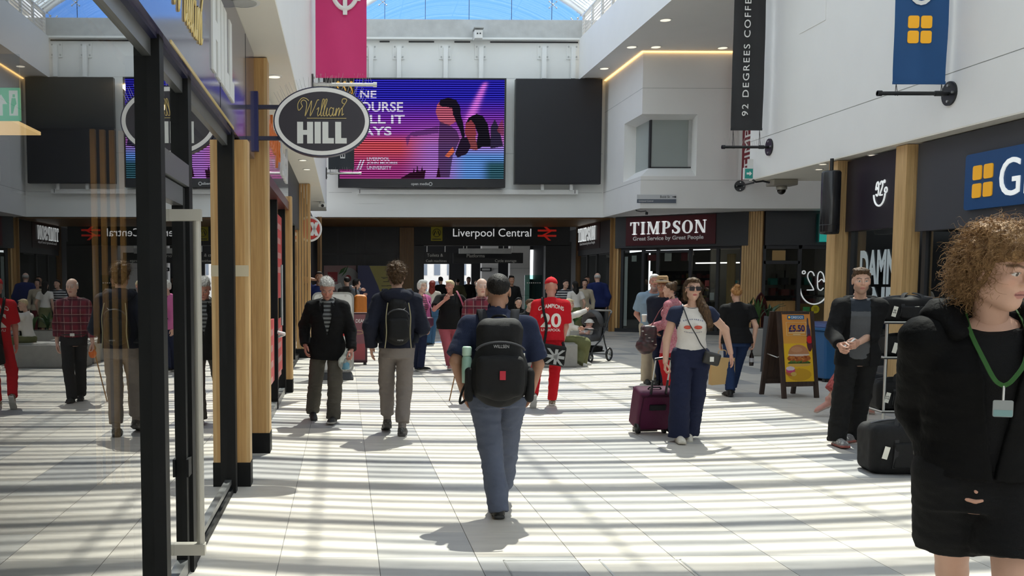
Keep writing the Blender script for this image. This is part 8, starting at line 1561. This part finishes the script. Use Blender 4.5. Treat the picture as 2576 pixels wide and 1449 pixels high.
def planter(lab, x, y, L, D, H, np_, h, seed, m=None):
    r = thing('planter', lab, 'planter', (x, y, 0)); MB().hexa([(.04, .04, 0), (L - .04, .04, 0), (L - .04, D - .04, 0), (.04, D - .04, 0)], [(0, 0, H), (L, 0, H), (L, D, H), (0, D, H)]).build('trough', m or M_stone, r, bevel=.02); MB().box(.05, L - .05, .05, D - .05, H, H + .006).build('soil', mat('soil', (.03, .02, .012), .9), r)
    for k in range(np_): plant(r, (L * (k + .5) / np_, D / 2, H), 14, h, M_leaf if k % 2 else M_leafd, seed + k, .04)
    return r
planter('grey planter with bright green plants behind the stone bench', at(1322, 900, 23).x, 23.0, 1.3, .5, .55, 4, .5, 1); planter('stone planter with dark leaved shrub beside cafe window', at(1868, 900, 22.5).x, 22.3, .75, .6, .62, 3, .85, 9, mat('pale_planter', (.45, .43, .40), .7))
sf = thing('surfboard_sign', 'dark red surfboard shaped sign standing by the cafe planter', 'sign', (at(1912, 800, 23.2).x, 23.2, 0)); P = [(.2 * math.sin(math.pi * t) ** .6 * (1 if t < 1 else 1), t) for t in [k / 16 for k in range(17)]]; zt_ = at(1912, 735, 23.2).z; ol = [(x, -.02, z * zt_) for x, z in P] + [(-x, -.02, z * zt_) for x, z in P[::-1][1:-1]]; MB().poly_prism(ol, (0, 1, 0), .05).build('board', mat('oxblood_board', (.10, .012, .012), .35, col2=(.03, .01, .01), scale=3), sf); MB().box(-.2, .2, -.12, .15, 0, .1).build('foot', M_black, sf); MB().box(-.012, .012, -.026, -.02, .1, zt_ - .08).build('stringer', mat('tan_stringer', (.4, .2, .08), .5), sf)
# ---- signs on the left
gp = at(838, 900, 17.2); wsn = thing('pavement_sign', 'white rounded pavement sign with red panel behind the old man', 'signboard', (gp.x, 17.2, 0), 0); hw_ = (at(889, 700, 17.2).x - at(784, 700, 17.2).x) / 2; zt_ = at(838, 735, 17.2).z
MB().rbox(-hw_, hw_, -.03, .03, .12, zt_, r=.1).build('frame', mat('grey_plastic', (.36, .36, .34), .5), wsn); MB().rbox(-hw_ + .035, hw_ - .035, -.036, -.03, .16, zt_ - .035, r=.07).build('board', mat('white_plastic', (.7, .7, .68), .4), wsn); MB().box(-hw_ * .72, hw_ * .72, -.04, -.036, zt_ - .75, zt_ - .2).build('red_print', mat('red_print', (.55, .03, .03), .5), wsn); MB().box(-hw_ * .3, hw_ * .3, -.043, -.04, zt_ - .55, zt_ - .4).build('white_print', M_white, wsn)
for x in (-hw_ * .6, hw_ * .6): MB().cyl((x, -.05, zt_ - .06), (x, .05, zt_ - .06), .02, n=8).build('clip', M_steel, wsn)
MB().hexa([(-hw_, -.22, 0), (hw_, -.22, 0), (hw_, .22, 0), (-hw_, .22, 0)], [(-hw_ * .9, -.12, .12), (hw_ * .9, -.12, .12), (hw_ * .9, .12, .12), (-hw_ * .9, .12, .12)]).build('base', M_black, wsn, bevel=.02)
ga = ground(884, 916); w_ = at(924, 900, ga.y).x - at(862, 900, ga.y).x; md = thing('poster_stand', 'mauve poster stand reading MEAL DEAL beside the old man', 'signboard', (at(862, 900, ga.y).x, ga.y, 0)); zt_ = at(900, 786, ga.y).z; M_mv = mat('mauve_poster', (.20, .07, .085), .5, var=.15); M_fr = mat('plum_frame', (.05, .012, .018), .5)
MB().box(0, w_, -.03, .03, .03, zt_).build('frame', M_fr, md, bevel=.01); MB().box(.04, w_ - .04, -.036, -.03, .08, zt_ - .04).build('poster', M_mv, md); text('MEAL DEAL', (w_ * .5, -.04, zt_ - .17), (1, 0, 0), (0, 0, 1), M_white, md, .1, ext=.001, fitw=w_ * .8, fith=.07); MB().box(.05, w_ - .05, -.039, -.036, .1, .42).build('poster_band', mat('rose_band', (.30, .05, .06), .5), md); MB().tube([(w_ * .62 + .11 * math.cos(q), -.038, zt_ * .62 + .035 * math.sin(q)) for q in [2 * math.pi * i / 16 for i in range(16)]], .006, n=5, closed=True).build('dish_print', mat('gold_print', (.45, .33, .15), .5), md)
for x in (.05, w_ - .05): MB().box(x - .03, x + .03, -.2, .2, 0, .03).build('foot', M_black, md)
